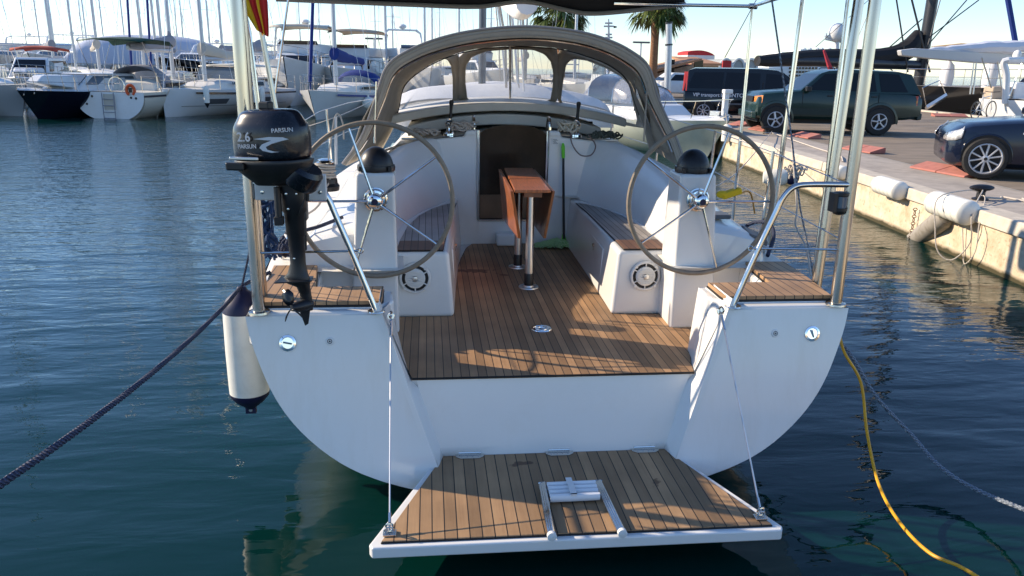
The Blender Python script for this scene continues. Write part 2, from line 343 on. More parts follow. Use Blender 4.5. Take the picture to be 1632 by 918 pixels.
# ---------- water ----------
def water_mat():
    m, nt, b = new('harbour_water'); L = nt.links; nt.nodes.remove(b); out = nt.nodes['Material Output']
    tc = nd(nt, 'ShaderNodeTexCoord')
    def nz(scale, sx, sy, det, dist, rot=0):
        mp = nd(nt, 'ShaderNodeMapping'); mp.inputs['Scale'].default_value = (sx, sy, 1); mp.inputs['Rotation'].default_value = (0,0,rot); L.new(tc.outputs['Object'], mp.inputs[0])
        n = nd(nt, 'ShaderNodeTexNoise'); n.inputs['Scale'].default_value = scale; n.inputs['Detail'].default_value = det; n.inputs['Distortion'].default_value = dist
        n.inputs['Roughness'].default_value = .45
        L.new(mp.outputs[0], n.inputs['Vector']); return n.outputs[0]
    a = nz(1.1, .55, 1.5, 2, .6, R(12)); c = nz(3.2, .5, 1.6, 3, .4, R(-8)); d = nz(11, .6, 1.4, 3, .2, R(5))
    # ripples are calmer close by in the lee of the hull
    sp = nd(nt, 'ShaderNodeSeparateXYZ'); L.new(tc.outputs['Object'], sp.inputs[0])
    ds = nd(nt, 'ShaderNodeMapRange'); ds.inputs[1].default_value = -1; ds.inputs[2].default_value = 16; ds.inputs[3].default_value = .03; ds.inputs[4].default_value = 1.0; L.new(sp.outputs[1], ds.inputs[0])
    s1 = nd(nt, 'ShaderNodeMath', operation='MULTIPLY_ADD'); s1.inputs[1].default_value = .30; L.new(c, s1.inputs[0])
    t1 = nd(nt, 'ShaderNodeMath', operation='MULTIPLY'); t1.inputs[1].default_value = .85; L.new(a, t1.inputs[0]); L.new(t1.outputs[0], s1.inputs[2])
    dm = nd(nt, 'ShaderNodeMath', operation='MULTIPLY'); L.new(d, dm.inputs[0]); L.new(ds.outputs[0], dm.inputs[1])
    s2 = nd(nt, 'ShaderNodeMath', operation='MULTIPLY_ADD'); s2.inputs[1].default_value = .42; L.new(dm.outputs[0], s2.inputs[0]); L.new(s1.outputs[0], s2.inputs[2])
    dn = nd(nt, 'ShaderNodeMapRange'); dn.inputs[1].default_value = -3; dn.inputs[2].default_value = 12; dn.inputs[3].default_value = .5; dn.inputs[4].default_value = 1.5; L.new(sp.outputs[1], dn.inputs[0])
    s3 = nd(nt, 'ShaderNodeMath', operation='MULTIPLY'); L.new(s2.outputs[0], s3.inputs[0]); L.new(dn.outputs[0], s3.inputs[1])
    bp = nd(nt, 'ShaderNodeBump'); bp.inputs['Strength'].default_value = 1; bp.inputs['Distance'].default_value = .042; L.new(s3.outputs[0], bp.inputs['Height'])
    fr = nd(nt, 'ShaderNodeFresnel'); fr.inputs[0].default_value = 1.333; L.new(bp.outputs[0], fr.inputs['Normal'])
    gl = nd(nt, 'ShaderNodeBsdfGlossy'); gl.inputs['Roughness'].default_value = .0; L.new(bp.outputs[0], gl.inputs['Normal']); gl.inputs[0].default_value = (.95,.97,1,1)
    tr = nd(nt, 'ShaderNodeBsdfTransparent'); tr.inputs[0].default_value = (.34,.56,.42,1)
    df = nd(nt, 'ShaderNodeBsdfDiffuse'); df.inputs[0].default_value = (.002,.042,.035,1)
    m1 = nd(nt, 'ShaderNodeMixShader'); m1.inputs[0].default_value = .5; L.new(tr.outputs[0], m1.inputs[1]); L.new(df.outputs[0], m1.inputs[2])
    m2 = nd(nt, 'ShaderNodeMixShader'); L.new(fr.outputs[0], m2.inputs[0]); L.new(m1.outputs[0], m2.inputs[1]); L.new(gl.outputs[0], m2.inputs[2])
    L.new(m2.outputs[0], out.inputs[0]); return m
M['water'] = water_mat()
b = MB(); b.add([(-3000,-400,WZ),(3000,-400,WZ),(3000,5000,WZ),(-3000,5000,WZ)], [(0,1,2,3)])
struct(b.build('water', M['water']))
b = MB(); b.add([(-3000,-400,WZ-3.5),(3000,-400,WZ-3.5),(3000,5000,WZ-3.5),(-3000,5000,WZ-3.5)], [(0,1,2,3)])
struct(b.build('seabed', mat('seabed', (.015,.05,.04), .9)))
# ---------- quay ----------
def edge(y): # near quay edge line, gently curved
    return 5.35+.135*y-.0019*y*y if y < 20 else 5.35+2.7-.76+.06*(y-20)
def far_edge(y): return 18.3+.115*y
def quay_wall_mat():
    m, nt, b = new('quay_concrete'); L = nt.links; tc = nd(nt, 'ShaderNodeTexCoord')
    n = nd(nt, 'ShaderNodeTexNoise'); n.inputs['Scale'].default_value = 3; n.inputs['Detail'].default_value = 9; n.inputs['Roughness'].default_value = .7; L.new(tc.outputs['Object'], n.inputs['Vector'])
    cr = nd(nt, 'ShaderNodeValToRGB'); cr.color_ramp.elements[0].position = .3; cr.color_ramp.elements[0].color = (.46,.34,.21,1); cr.color_ramp.elements[1].position = .62; cr.color_ramp.elements[1].color = (.74,.63,.47,1); L.new(n.outputs[0], cr.inputs[0])
    n2 = nd(nt, 'ShaderNodeTexNoise'); n2.inputs['Scale'].default_value = 22; n2.inputs['Detail'].default_value = 6; L.new(tc.outputs['Object'], n2.inputs['Vector'])
    rp = nd(nt, 'ShaderNodeMapRange'); rp.inputs[1].default_value = .58; rp.inputs[2].default_value = .7; rp.inputs[4].default_value = .5; L.new(n2.outputs[0], rp.inputs[0])
    mx = nd(nt, 'ShaderNodeMix', data_type='RGBA'); mx.inputs[7].default_value = (.20,.13,.07,1); L.new(cr.outputs[0], mx.inputs[6]); L.new(rp.outputs[0], mx.inputs[0])
    sp = nd(nt, 'ShaderNodeSeparateXYZ'); L.new(tc.outputs['Object'], sp.inputs[0])
    nn = nd(nt, 'ShaderNodeMath', operation='MULTIPLY_ADD'); nn.inputs[1].default_value = -.12; L.new(n.outputs[0], nn.inputs[0]); L.new(sp.outputs[2], nn.inputs[2])
    al = nd(nt, 'ShaderNodeMapRange'); al.inputs[1].default_value = WZ+.03; al.inputs[2].default_value = WZ-.02; L.new(nn.outputs[0], al.inputs[0])
    m2 = nd(nt, 'ShaderNodeMix', data_type='RGBA'); m2.inputs[7].default_value = (.055,.045,.018,1); L.new(mx.outputs[2], m2.inputs[6]); L.new(al.outputs[0], m2.inputs[0])
    L.new(m2.outputs[2], b.inputs['Base Color']); b.inputs['Roughness'].default_value = .9
    bp = nd(nt, 'ShaderNodeBump'); bp.inputs['Strength'].default_value = .5; bp.inputs['Distance'].default_value = .02; L.new(n.outputs[0], bp.inputs['Height']); L.new(bp.outputs[0], b.inputs['Normal'])
    return m
M['quay'] = quay_wall_mat()
M['coping'] = mat('coping_concrete', (.58,.51,.41), .85, var=.12, vs=9, bump=.4, bs=60, dirt=(.3,.25,.2), ds=4, da=.4)
M['paving'] = mat('paving_concrete', (.42,.365,.305), .85, var=.12, vs=5, bump=.3, bs=80, dirt=(.14,.13,.12), ds=1.5, da=.5)
M['asphalt'] = mat('old_asphalt', (.25,.20,.15), .9, var=.2, vs=3, bump=.5, bs=150, dirt=(.08,.07,.06), ds=.9, da=.7, stretch=(.4,1.6,1))
ys = [-40,-20,-10,-6,-3]+[i for i in range(0,62,2)]+[80,120,200]
b = MB()
b.grid([[(edge(y)+.02, y, -4.0) for y in ys], [(edge(y)+.02, y, QZ-.16) for y in ys]])
b.build('quay_wall', M['quay'])['kind'] = 'structure'
b = MB(); JS = []
yy = -12.0
while yy < 70: # coping stones, each 2.4 m long with a groove between
    y1 = yy+2.385; e0, e1 = edge(yy), edge(y1)
    b.prism([(e0-.03,yy,QZ-.16),(e1-.03,y1,QZ-.16),(e1+.34,y1,QZ-.16),(e0+.34,yy,QZ-.16)], [(e0-.01,yy,QZ+.004),(e1-.01,y1,QZ+.004),(e1+.34,y1,QZ+.004),(e0+.34,yy,QZ+.004)])
    yy += 2.4
o = b.build('kerb', M['coping'], bevel=.02); o['kind'] = 'structure'
b = MB(); b.grid([[(edge(y)+.3, y, QZ-.004) for y in ys], [(edge(y)+1.55, y, QZ-.004) for y in ys]])
struct(b.build('pavement', M['paving']))
b = MB(); b.grid([[(edge(y)+1.55, y, QZ-.01) for y in ys], [(far_edge(y)-.4, y, QZ-.01) for y in ys]])
struct(b.build('road', M['asphalt']))
b = MB(); b.grid([[(far_edge(y)-.4, y, QZ+.05) for y in ys], [(far_edge(y), y, QZ+.05) for y in ys], [(far_edge(y), y, -4) for y in ys]])
b.grid([[(far_edge(y)-.4, y, QZ-.02) for y in ys], [(far_edge(y)-.4, y, QZ+.05) for y in ys]])
struct(b.build('far_quay_edge', M['coping']))
b = MB()
b.grid([[(edge(y)+1.50, y, QZ+.002) for y in ys], [(edge(y)+1.54, y, QZ+.002) for y in ys]])
for (x, y, l, a) in ((12.5,13.0,9,.08),(14.5,19.5,5,.25),(15.5,18.6,5,.22)):
    c, s = math.cos(a), math.sin(a)
    b.add([(x,y,QZ+.001),(x+l*c,y-l*s,QZ+.001),(x+l*c,y-l*s+.07,QZ+.001),(x,y+.07,QZ+.001)], [(0,1,2,3)])
struct(b.build('road_markings', mat('worn_white_paint', (.42,.40,.36), .8, var=.2, vs=30)))
# land beyond the pier head
b = MB(); b.pz([(edge(48),48),(24,48),(44,75),(50,150),(-30,150),(-30,110),(0,100),(edge(62)-4,66)], -3, QZ-.02)
struct(b.build('harbour_ground', M['paving']))
# ================= the moored sailing yacht =================
Y = thing('sailing_yacht', 'white sailing yacht moored stern-to in the foreground with twin wheels and open teak cockpit', 'sailing yacht', (0,0,WZ))
def yt(z): return -.406+.2*z         # transom plane
TC = [(1.60,1.27),(1.585,1.17),(1.545,1.05),(1.49,.90),(1.41,.76),(1.30,.635),(1.15,.51),(.98,.425),(.78,.36),(.5,.31),(.2,.285),(0,.28)]
TC2 = []
for i in range(len(TC)-1):
    for j in range(3):
        t = j/3; TC2.append((TC[i][0]*(1-t)+TC[i+1][0]*t, TC[i][1]*(1-t)+TC[i+1][1]*t))
TC2.append(TC[-1])
# smooth the transom curve
for _ in range(3):
    TC2 = [TC2[0]]+[((TC2[i-1][0]+2*TC2[i][0]+TC2[i+1][0])/4, (TC2[i-1][1]+2*TC2[i][1]+TC2[i+1][1])/4) for i in range(1, len(TC2)-1)]+[TC2[-1]]
def station(y): # (half beam at deck, sheer z, keel z, flare mix)
    t = max(0, y)/10.6
    hb = [1.60,1.70,1.76,1.76,1.70,1.58,1.38,1.10,.76,.38,.02][min(10, int(t*10))]
    hb2 = [1.60,1.70,1.76,1.76,1.70,1.58,1.38,1.10,.76,.38,.02][min(10, int(t*10)+1)]
    f = t*10-int(t*10); hb = hb*(1-f)+hb2*f
    sh = 1.27+.26*t**1.6; kz = .28-.6*math.sin(PI*min(1, t*1.02))**.8 if t < .97 else .2
    return hb, sh, kz, t
b = MB(); rows = []
for y in [None]+[.3*i for i in range(0, 36)]:
    row = []
    for (x, z) in TC2:
        u = x/1.6; v = (1.27-z)/.99
        if y is None: row.append((x, yt(z), z)); continue
        hb, sh, kz, t = station(y); m = t**1.3
        uu = u*(1-m)+m*(1-v)*1.0
        yy = y+(yt(z) if y == 0 else yt(z)*max(0, 1-y/3))
        if y == 0: yy = yt(z)+.05
        row.append((hb*max(uu, 0), yy, sh-(sh-kz)*v))
    rows.append(row)
b.grid(rows); b.grid([[(-p[0],p[1],p[2]) for p in r] for r in rows])
# quarter panels of the transom, both sides of the folding platform's recess
SL = lambda z: .64+(z-.47)*(.93-.64)/(1.30-.47)     # half width of the recess at height z
zs = [1.27-.99*i/22 for i in range(23)]
def outer_x(z):
    for i in range(len(TC2)-1):
        if TC2[i][1] >= z >= TC2[i+1][1]:
            k = (TC2[i][1]-z)/max(1e-6, TC2[i][1]-TC2[i+1][1]); return TC2[i][0]*(1-k)+TC2[i+1][0]*k
    return TC2[-1][0] if z < .5 else TC2[0][0]
for s in (-1, 1):
    rr = []
    for z in zs:
        xo = outer_x(z); xi = SL(z) if z > .47 else max(0, min(.64, xo))
        if z <= .47: xi = 0 if xo > 0 else 0
        rr.append([(s*(xi+(xo-xi)*k/8), yt(z), z) for k in range(9)])
    cut = [r for r, z in zip(rr, zs) if z > .47]; low = [[(s*(outer_x(z))*k/8, yt(z), z) for k in range(9)] for z in [.47]+[q for q in zs if q <= .47]]
    lastz = [[(s*(.64+(outer_x(.47)-.64)*k/8), yt(.47), .47) for k in range(9)]]
    b.grid(cut+lastz); b.grid(low)
hull = b.build('hull', M['gelh'], Y, ang=50, bevel=0)
# deck edge, quarter tops and cockpit moulding
b = MB()
def RZ(z): return -.10-(.89-z)*.21           # recessed centre panel
for s in (-1, 1):
    # return faces of the recess, up to the bulwark
    zz = [.47+(1.33-.47)*i/16 for i in range(17)]
    def ret(z):
        y0 = yt(z); y1 = RZ(z) if z < .885 else RZ(.885)+(z-.885)*.5+.02
        x = SL(z); xin = x-.03*(1 if z < .885 else 0)
        return [(s*x, y0, z), (s*(x-.004), y0+.012, z), (s*xin, y1, z)]
    b.grid([ret(z) for z in zz])
    b.grid([[(s*SL(z), yt(z)-.0015, z), (s*(SL(z)+.03), yt(z)-.002, z)] for z in zz if z > .6])
# centre panel + bottom ledge
b.grid([[(-(SL(z)-.03), RZ(z), z), (-(SL(z)-.03)*.5, RZ(z), z), (0, RZ(z), z), ((SL(z)-.03)*.5, RZ(z), z), ((SL(z)-.03), RZ(z), z)] for z in [.47+(.882-.47)*i/8 for i in range(9)]])
b.add([(-.64,yt(.47),.47),(.64,yt(.47),.47),(.62,RZ(.47),.47),(-.62,RZ(.47),.47)], [(0,1,2,3)])
b.build('transom_recess', M['gel'], Y, ang=40)
# floor under the teak
b = MB(); b.box(-1.3, 1.3, -.0, 3.3, .84, .884); b.box(-.78,.78,-.10,0,.84,.884)
b.build('cockpit_sole', M['gel'], Y)
FL = [(-.775,-.108),(.775,-.108),(.80,.02),(.865,.24),(1.26,.25),(1.28,.74),(.98,.93),(.56,.955),(.575,1.3),(.60,1.8),(.635,2.35),(.66,2.75),(.655,3.05),(.60,3.17),(.5,3.2),(-.17,3.2),(-.28,3.15),(-.335,3.0),(-.40,2.6),(-.46,2.1),(-.50,1.5),(-.525,.96),(-.86,.955),(-.98,.93),(-1.28,.74),(-1.26,.25),(-.865,.24),(-.80,.02)]
b = MB(); b.pz(FL, .885, .899)
cx = sum(p[0] for p in FL)/len(FL)
fl = b.build('teak_floor', M['teak'], Y)
b = MB(); b.tube([(x, y, .893) for x, y in FL], .0065, 6, closed=True); b.build('floor_edging', M['black_edge'], Y)
# quarters (both sides): block under the quarter teak, coaming blocks forward
def mir(s, poly): return [(s*x, y) for x, y in poly]
for s in (-1, 1):
    b = MB()
    # quarter block: its aft edge follows the transom, its inner edge the bulwark
    ztop = 1.285
    ye = yt(1.27)
    for pl, nm in (([(SL(1.27)+.01, ye), (1.57, ye), (1.60, ye+.05), (1.62,.24), (.885,.24), (.865,.05), (SL(1.27),-.02)], 'quarter_block'), ([(1.285,.235), (1.625,.235), (1.655,.76), (1.34,.76)], 'quarter_extension')):
        A = [(s*x, y, 1.10 if nm == 'quarter_block' else .9) for x, y in pl]; B = [(s*x, y+(0 if y > -.1 else .012), ztop if nm == 'quarter_block' else ztop-.002) for x, y in pl]
        b = MB(); b.prism(A, B); b.build(nm, M['gel'], Y, bevel=.018, seg=3)
    b = MB() # bulwark inner skin down to the floor
    rows = []
    for (x, y, x0) in ((SL(1.27),-.13,SL(.885)-.01),(.89,.0,.795),(.89,.12,.83),(.885,.235,.85),(1.30,.24,1.28),(1.34,.76,1.30)):
        rows.append([(s*x, y, 1.286), (s*(x*.5+x0*.5), y*.6+(-.10 if y < -.05 else y)*.4, 1.09), (s*x0, y if y > -.05 else -.10, .88)])
    b.grid(rows); b.build('bulwark', M['gel'], Y, ang=50)
    # L-shaped quarter teak
    b = MB(); TQ = [(.93,-.075),(.925,.0),(.93,.21),(1.30,.21),(1.355,.70),(1.615,.70),(1.585,.3),(1.535,-.075)]
    b.pz(mir(s, TQ), 1.292, 1.322); q = b.build('quarter_teak', M['teakq'], Y, bevel=.004)
    b = MB(); b.tube([(s*x, y, 1.295) for x, y in TQ], .0075, 6, closed=True); b.build('teak_edging', M['black_edge'], q)
    b = MB() # raised plinth below teak
    b.pz(mir(s, [(.925,-.085),(.92,.225),(1.30,.225),(1.345,.72),(1.62,.72),(1.59,.3),(1.54,-.085)]), 1.26, 1.2905); b.build('plinth', M['gel'], Y, bevel=.006)
# coaming side blocks: run from just ahead of the quarter teak to the cabin; aft end rounded and low
def coam(s):
    sec = []   # y, inner x (bottom), inner x(top), top z inner, outer top x, top z outer, deck x
    for (y, xb, xt, zi, xo, zo, xd) in (
        (.725,1.02,1.09,1.40,1.40,1.36,1.44),(.745,1.0,1.06,1.505,1.42,1.455,1.47),(.80,.98,1.04,1.54,1.42,1.49,1.50),(.95,.95,1.04,1.555,1.42,1.50,1.52),
        (1.2,.93,1.06,1.575,1.40,1.53,1.50),(1.6,.93,1.10,1.63,1.38,1.58,1.49),(2.0,.90,1.11,1.705,1.37,1.64,1.48),(2.45,.80,1.05,1.78,1.36,1.68,1.47),(2.8,.66,.97,1.83,1.33,1.70,1.45),(3.02,.60,.84,1.86,1.30,1.71,1.43),(3.16,.56,.70,1.875,1.25,1.72,1.42)):
        k = .045*max(0, y-.6)
        def q(x, z): return (s*x+k, y, z)
        zb = 1.28 if y > .9 or y < .65 else 1.28
        sec.append([q(xb, .88), q(xb, 1.15), q(xb+.02, 1.33), q((xb+xt)/2+.01, (1.38+zi)/2), q(xt-.01, zi-.045), q(xt+.02, zi-.01), q(xt+.06, zi), q((xt+xo)/2, (zi+zo)/2+.008), q(xo-.03, zo), q(xo+.02, zo-.03), q(xd, 1.36), q(xd+.02, 1.285)])
    b = MB(); b.grid(sec)
    b.add([tuple(p) for p in sec[0]], [tuple(range(len(sec[0])))])
    return b.build('coaming', M['gel'], Y, ang=40)
coam(-1); coam(1)
# side decks and cabin roof
b = MB()
for s in (-1, 1):
    rows = []
    for i in range(0, 36):
        y = .3*i
        hb, sh, kz, t = station(y); rows.append([(s*max(0, hb-.004), y+(.02 if i else -.12), sh+.012), (s*max(0,hb-.05), y, sh+.03), (s*max(0, hb*.5 if y < 3.3 else 0)*1.0, y, sh+.035+(0 if y < 3.3 else .03))])
    rows = [r for r in rows if r[0][1] > .6]
    b.grid(rows)
b.build('side_deck', M['deck'], Y)
# bulkhead with companionway opening
kx = .105
b = MB()
for sg, xe in ((-1, -.225), (1, .415)):
    b.py([(xe,.88),(xe+sg*.50,.88),(xe+sg*.50,1.86),(xe+sg*.13,1.895),(xe+sg*.11,1.95),(xe,1.955)], 3.16, 3.24)
b.py([(-.225,.88),(.415,.88),(.415,1.12),(-.225,1.12)], 3.16, 3.24)
b.build('bulkhead', M['gel'], Y, bevel=.02, seg=3)
b = MB(); b.box(-.06,.14, 3.02,3.16, .90,1.02); b.build('companionway_step', M['gel'], Y, bevel=.025, seg=3)
b = MB() # trim frame
b.tube([(-.222,3.155,1.125),(-.222,3.155,1.95)], .013, 6); b.tube([(.412,3.155,1.125),(.412,3.155,1.95)], .013, 6); b.tube([(-.222,3.155,1.125),(.412,3.155,1.125)], .012, 6)
b.build('companionway_frame', M['steel'], Y)
ww = MB(); top = [(.095+.31*math.cos(PI*k/12), 1.90+.10*math.sin(PI*k/12)) for k in range(13)]
ww.py([(-.215,1.13),(.405,1.13)]+[(x, z) for x, z in top], 3.185, 3.195)
wb = ww.build('washboard', mat('dark_acrylic', (.022,.013,.009), .16, spec=.22, var=.5, vs=2.5, dirt=(.06,.035,.02), ds=4, da=.5), Y)
b = MB(); b.box(-.205,.395,3.180,3.184,1.14,1.36); b.build('lower_board', mat('lower_board_wood', (.13,.075,.045), .3, var=.3, vs=6), wb)
b = MB(); b.box(-.215,-.185,3.197,3.212,1.13,1.9); b.box(.375,.405,3.197,3.212,1.13,1.9); b.box(-.215,.405,3.197,3.212,1.82,1.90); b.build('wooden_surround', M['wood2'], wb)
b = MB() # saloon behind, seen through the smoked board
b.box(-.55,.75,5.2,5.25,.3,1.85); b.box(-.6,-.55,3.3,5.2,.3,1.85); b.box(.75,.8,3.3,5.2,.3,1.85); b.box(-.55,.75,3.3,5.2,.28,.3); b.box(-.55,.75,3.3,5.2,1.85,1.88); b.box(-.2,.42,3.28,3.34,.9,1.36)
b.build('saloon_panelling', M['wood2'], Y)
# cabin roof: cambered, from the bulkhead forward
b = MB(); rows = []
for y in (2.72,2.75,3.0,3.3,4,5,6,7,7.8,8.4):
    f = max(0, (y-6)/2.4); kk = .045*(y-.6); w = 1.24-.45*f; h = (.02 if y < 2.74 else 0)
    zc = 1.915+.02*min(1, (y-2.7))-.5*f*f; row = []
    for i in range(-8, 9):
        u = i/8
        if y < 3.2 and abs(u) < .38: pass
        row.append((u*w+kk, y+(0 if y > 2.74 else .0), zc-.17*u*u-(.06 if y < 2.74 else 0)-(.10 if abs(u) > .97 else 0)))
    rows.append(row)
left = [[p for p in r if p[0] < -.22+0] for r in rows]
# roof shoulders either side of the companionway
for s in (-1, 1):
    sh = []
    for y in (3.14,3.2,3.3,3.4):
        r = []
        for i in range(9):
            u = i/8; x = (-.225-u*.95) if s < 0 else (.415+u*.95)
            z = 1.93-.20*u*u-.02; yy = y-0.0*u
            yy = y
            r.append((x, yy+.30*(1-u)*0, z))
        sh.append(r)
    b.grid(sh)
b.grid([r for r in rows if r[0][1] >= 3.3])
b.build('cabin_roof', M['deck'], Y, ang=50)
# small side portlights / windows of the cabin
for s in (-1, 1):
    for y0 in (4.2, 5.6):
        b = MB(); x = 1.24; k = .045*(y0-.6)
        b.prism([(s*1.20+k,y0,1.66),(s*1.20+k,y0+1.0,1.64),(s*1.22+k,y0+1.0,1.54),(s*1.22+k,y0,1.54)], [(s*1.25+k,y0,1.66),(s*1.25+k,y0+1.0,1.64),(s*1.26+k,y0+1.0,1.54),(s*1.26+k,y0,1.54)])
        b.build('side_window', M['darkglass'], Y)
    b = MB(); rows = []
    for y in (3.1,3.3,4,5,6,7,7.8,8.4):
        f = max(0, (y-6)/2.4); kk = .045*(y-.6); w = 1.24-.45*f; zc = 1.915+.02-.5*f*f
        rows.append([(s*w+kk, y, zc-.27), (s*(w+.02)+kk, y, 1.30)])
    b.grid(rows); b.build('cabin_side', M['gel'], Y)
# garage slab over the sliding hatch (two steps)
def slab(x0, x1, z0, cam_h, y0, y1, th, name):
    b = MB(); n = 14; top = []; bot = []
    for i in range(n+1):
        u = i/n*2-1; x = x0+(x1-x0)*i/n; z = z0+cam_h*(1-u*u)
        top.append((x, z)); bot.append((x, z-th))
    A = [(x, y0, z) for x, z in top]+[(x, y0+.015, z) for x, z in bot[::-1]]
    B = [(x*1.0+.03, y1, z+.02) for x, z in top]+[(x+.03, y1, z) for x, z in bot[::-1]]
    b.prism(A, B); return b.build(name, M['deck'], Y, bevel=.016, seg=3, ang=40)
slab(-1.03, 1.23, 2.045, .14, 3.5, 4.5, .08, 'hatch_garage')
slab(-.87, .99, 1.955, .12, 3.53, 4.5, .10, 'garage_base')
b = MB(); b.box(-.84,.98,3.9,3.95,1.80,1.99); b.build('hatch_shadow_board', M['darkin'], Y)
for x in (-.26, .44):
    b = MB(); b.tube(smooth_pts([(x,3.22,1.94),(x,3.23,2.03),(x+.0,3.29,2.06),(x,3.37,2.05),(x,3.39,1.95)], 3), .013, 8); b.build('grab_handle', M['steel'], Y)
# seats
for s in (-1, 1):
    def q(x, y): return (s*x+.045*max(0, y-.6), y)
    P = [q(.57,.955), q(.555,1.6), q(.535,2.3), q(.52,3.14), q(.45,3.18), q(.62,3.05), q(.80,2.75), q(.93,2.2), q(.96,1.5), q(.95,.955)]
    P = [q(.565,.955), q(.56,1.6), q(.545,2.3), q(.525,3.17), q(.97,3.17), q(.97,.955)]
    b = MB(); A = []; B = []
    for i, (x, y) in enumerate(P):
        inn = i in (0, 1, 2, 3); A.append((x-(s*.035 if inn else 0), y-(.0 if y > 1 else 0), .89)); B.append((x+(s*.0 if inn else 0), y+(.012 if y < 1 else 0), 1.335))
    b.prism(A, B); sb = b.build('seat_box', M['gel'], Y, bevel=.03, seg=4)
    T1 = [q(.60,1.27), q(.585,1.8), q(.565,2.4), q(.535,2.82), q(.62,2.75), q(.74,2.52), q(.83,2.2), q(.885,1.8), q(.905,1.27)]
    b = MB(); b.pz(T1, 1.334, 1.347); b.build('seat_teak', M['teakg'], Y, bevel=.003)
    T2 = [q(.605,.985), q(.60,1.262), q(.905,1.262), q(.905,.985)]
    b = MB(); b.pz(T2, 1.334, 1.347); tk = b.build('seat_hatch_teak', teak('seat_hatch_teak', (.20,.10,.055), (.13,.065,.035), pitch=.047), Y, bevel=.003)
    b = MB(); b.tube([(x, y, 1.339) for x, y in T1], .005, 5, closed=True); b.tube([(x, y, 1.339) for x, y in T2], .005, 5, closed=True); b.build('teak_edging', M['black_edge'], Y)
    # locker door with latch on the inner side
    b = MB(); xi = s*.555
    for (y0, y1) in ((1.45, 2.05),):
        kk = .045*(y0-.6)
        b.prism([(s*.548+kk,y0,1.02),(s*.546+kk+.027,y1,1.02),(s*.556+kk+.027,y1,1.24),(s*.558+kk,y0,1.24)], [(s*.535+kk,y0,1.02),(s*.533+kk+.027,y1,1.02),(s*.543+kk+.027,y1,1.24),(s*.545+kk,y0,1.24)])
    ld_ = b.build('locker_door', M['gel'], Y, bevel=.01, seg=3)
    b = MB(); b.lathe([(.014,0),(.016,.012),(.008,.02)], (s*.54+.045*1.1, 1.75, 1.20), (-s,0,0), 10); b.cbox((s*.53+.045*1.1,1.75,1.185), (.006,.012,.05)); b.build('latch', M['steel'], ld_)
    # loudspeaker
    c = (s*.77, .955, 1.165); sp_ = MB()
    sp_.lathe([(.103,0),(.103,.010),(.097,.017),(.088,.017),(.086,.004)], c, (0,-1,0), 40, cap=False)
    sp_.lathe([(.066,.004),(.066,.020),(.052,.025)], c, (0,-1,0), 32)
    for k in range(-4, 5): # louvres
        z = k*.012; hw = math.sqrt(max(0, .058**2-z*z)); sp_.cbox((c[0], c[1]-.029, c[2]+z), (2*hw, .006, .005))
    for k in range(6):
        a = 2*PI*k/6+PI/6; sp_.cyl((c[0]+.05*math.cos(a), c[1]-.014, c[2]+.05*math.sin(a)), (c[0]+.092*math.cos(a), c[1]-.014, c[2]+.092*math.sin(a)), .0045, 6)
    for k in range(4):
        a = PI/4+k*PI/2; sp_.lathe([(.010,.008),(.010,.024)], (c[0]+.094*math.cos(a), c[1], c[2]+.094*math.sin(a)), (0,-1,0), 8)
    sg = sp_.build('loudspeaker', M['white'], Y)
    b = MB(); b.lathe([(.090,.002),(.088,.005)], c, (0,-1,0), 32); b.build('speaker_gap', M['blk'], sg)
    b = MB(); b.lathe([(.020,.028),(.018,.036),(.008,.038)], c, (0,-1,0), 20); b.build('tweeter', M['alu'], sg)
# pedestals with compass domes and wheels
for s in (-1, 1):
    b = MB()
    A = [(s*.865,.64,.89),(s*1.16,.64,.89),(s*1.18,1.02,.89),(s*.88,1.02,.89)]; B = [(s*.875,.68,1.885),(s*1.105,.68,1.885),(s*1.115,.94,1.885),(s*.88,.94,1.885)]
    b.prism(A, B); pd = b.build('pedestal', M['gel'], Y, bevel=.022, seg=4)
    b = MB(); b.lathe([(.112,0),(.115,.02),(.112,.035)], (s*.99,.80,1.885), n=32); b.ball((s*.99,.80,1.905), (.104,.104,.125), 32, 10, a0=0); b.cbox((s*.99+.085,.715,1.905), (.02,.03,.03)); b.cbox((s*.99-.085,.715,1.905), (.02,.03,.03))
    b.build('compass_cover', M['blk'], Y)
    hubc = Vector((s*.99,.60,1.73)); spoke0 = 180 if s < 0 else 0
    wm = MB(); wm.tube(circ(hubc, .455, (0,-1,0), 72), .0148, 10, closed=True); wh = wm.build('steering_wheel', M['leather'], Y)
    for k in range(5):
        a = R(spoke0+72*k); b = MB(); d = Vector((math.cos(a),0,math.sin(a)))
        b.tube([hubc+d*.03+V(0,-.005,0), hubc+d*.44], [.0085,.0065], 8); b.build('spoke', M['steel'], wh)
    b = MB(); b.lathe([(.012,-.05),(.045,-.03),(.047,.01),(.038,.028),(.026,.034)], hubc, (0,-1,0), 28); b.lathe([(.068,-.075),(.072,-.07),(.072,-.058),(.04,-.05)], hubc, (0,-1,0), 28); b.cyl(hubc+V(0,.08,0), hubc, .03, 16)
    b.build('hub', M['chrome'], wh)
    b = MB(); b.lathe([(.020,.034),(.018,.037)], hubc, (0,-1,0), 20); b.build('hub_cap', M['navy'], wh)
    b = MB(); b.tube(circ(hubc+V(.0,.05,0), .062, (0,-1,0), 24), .006, 6, closed=True); b.build('brake_ring', M['steel'], wh)
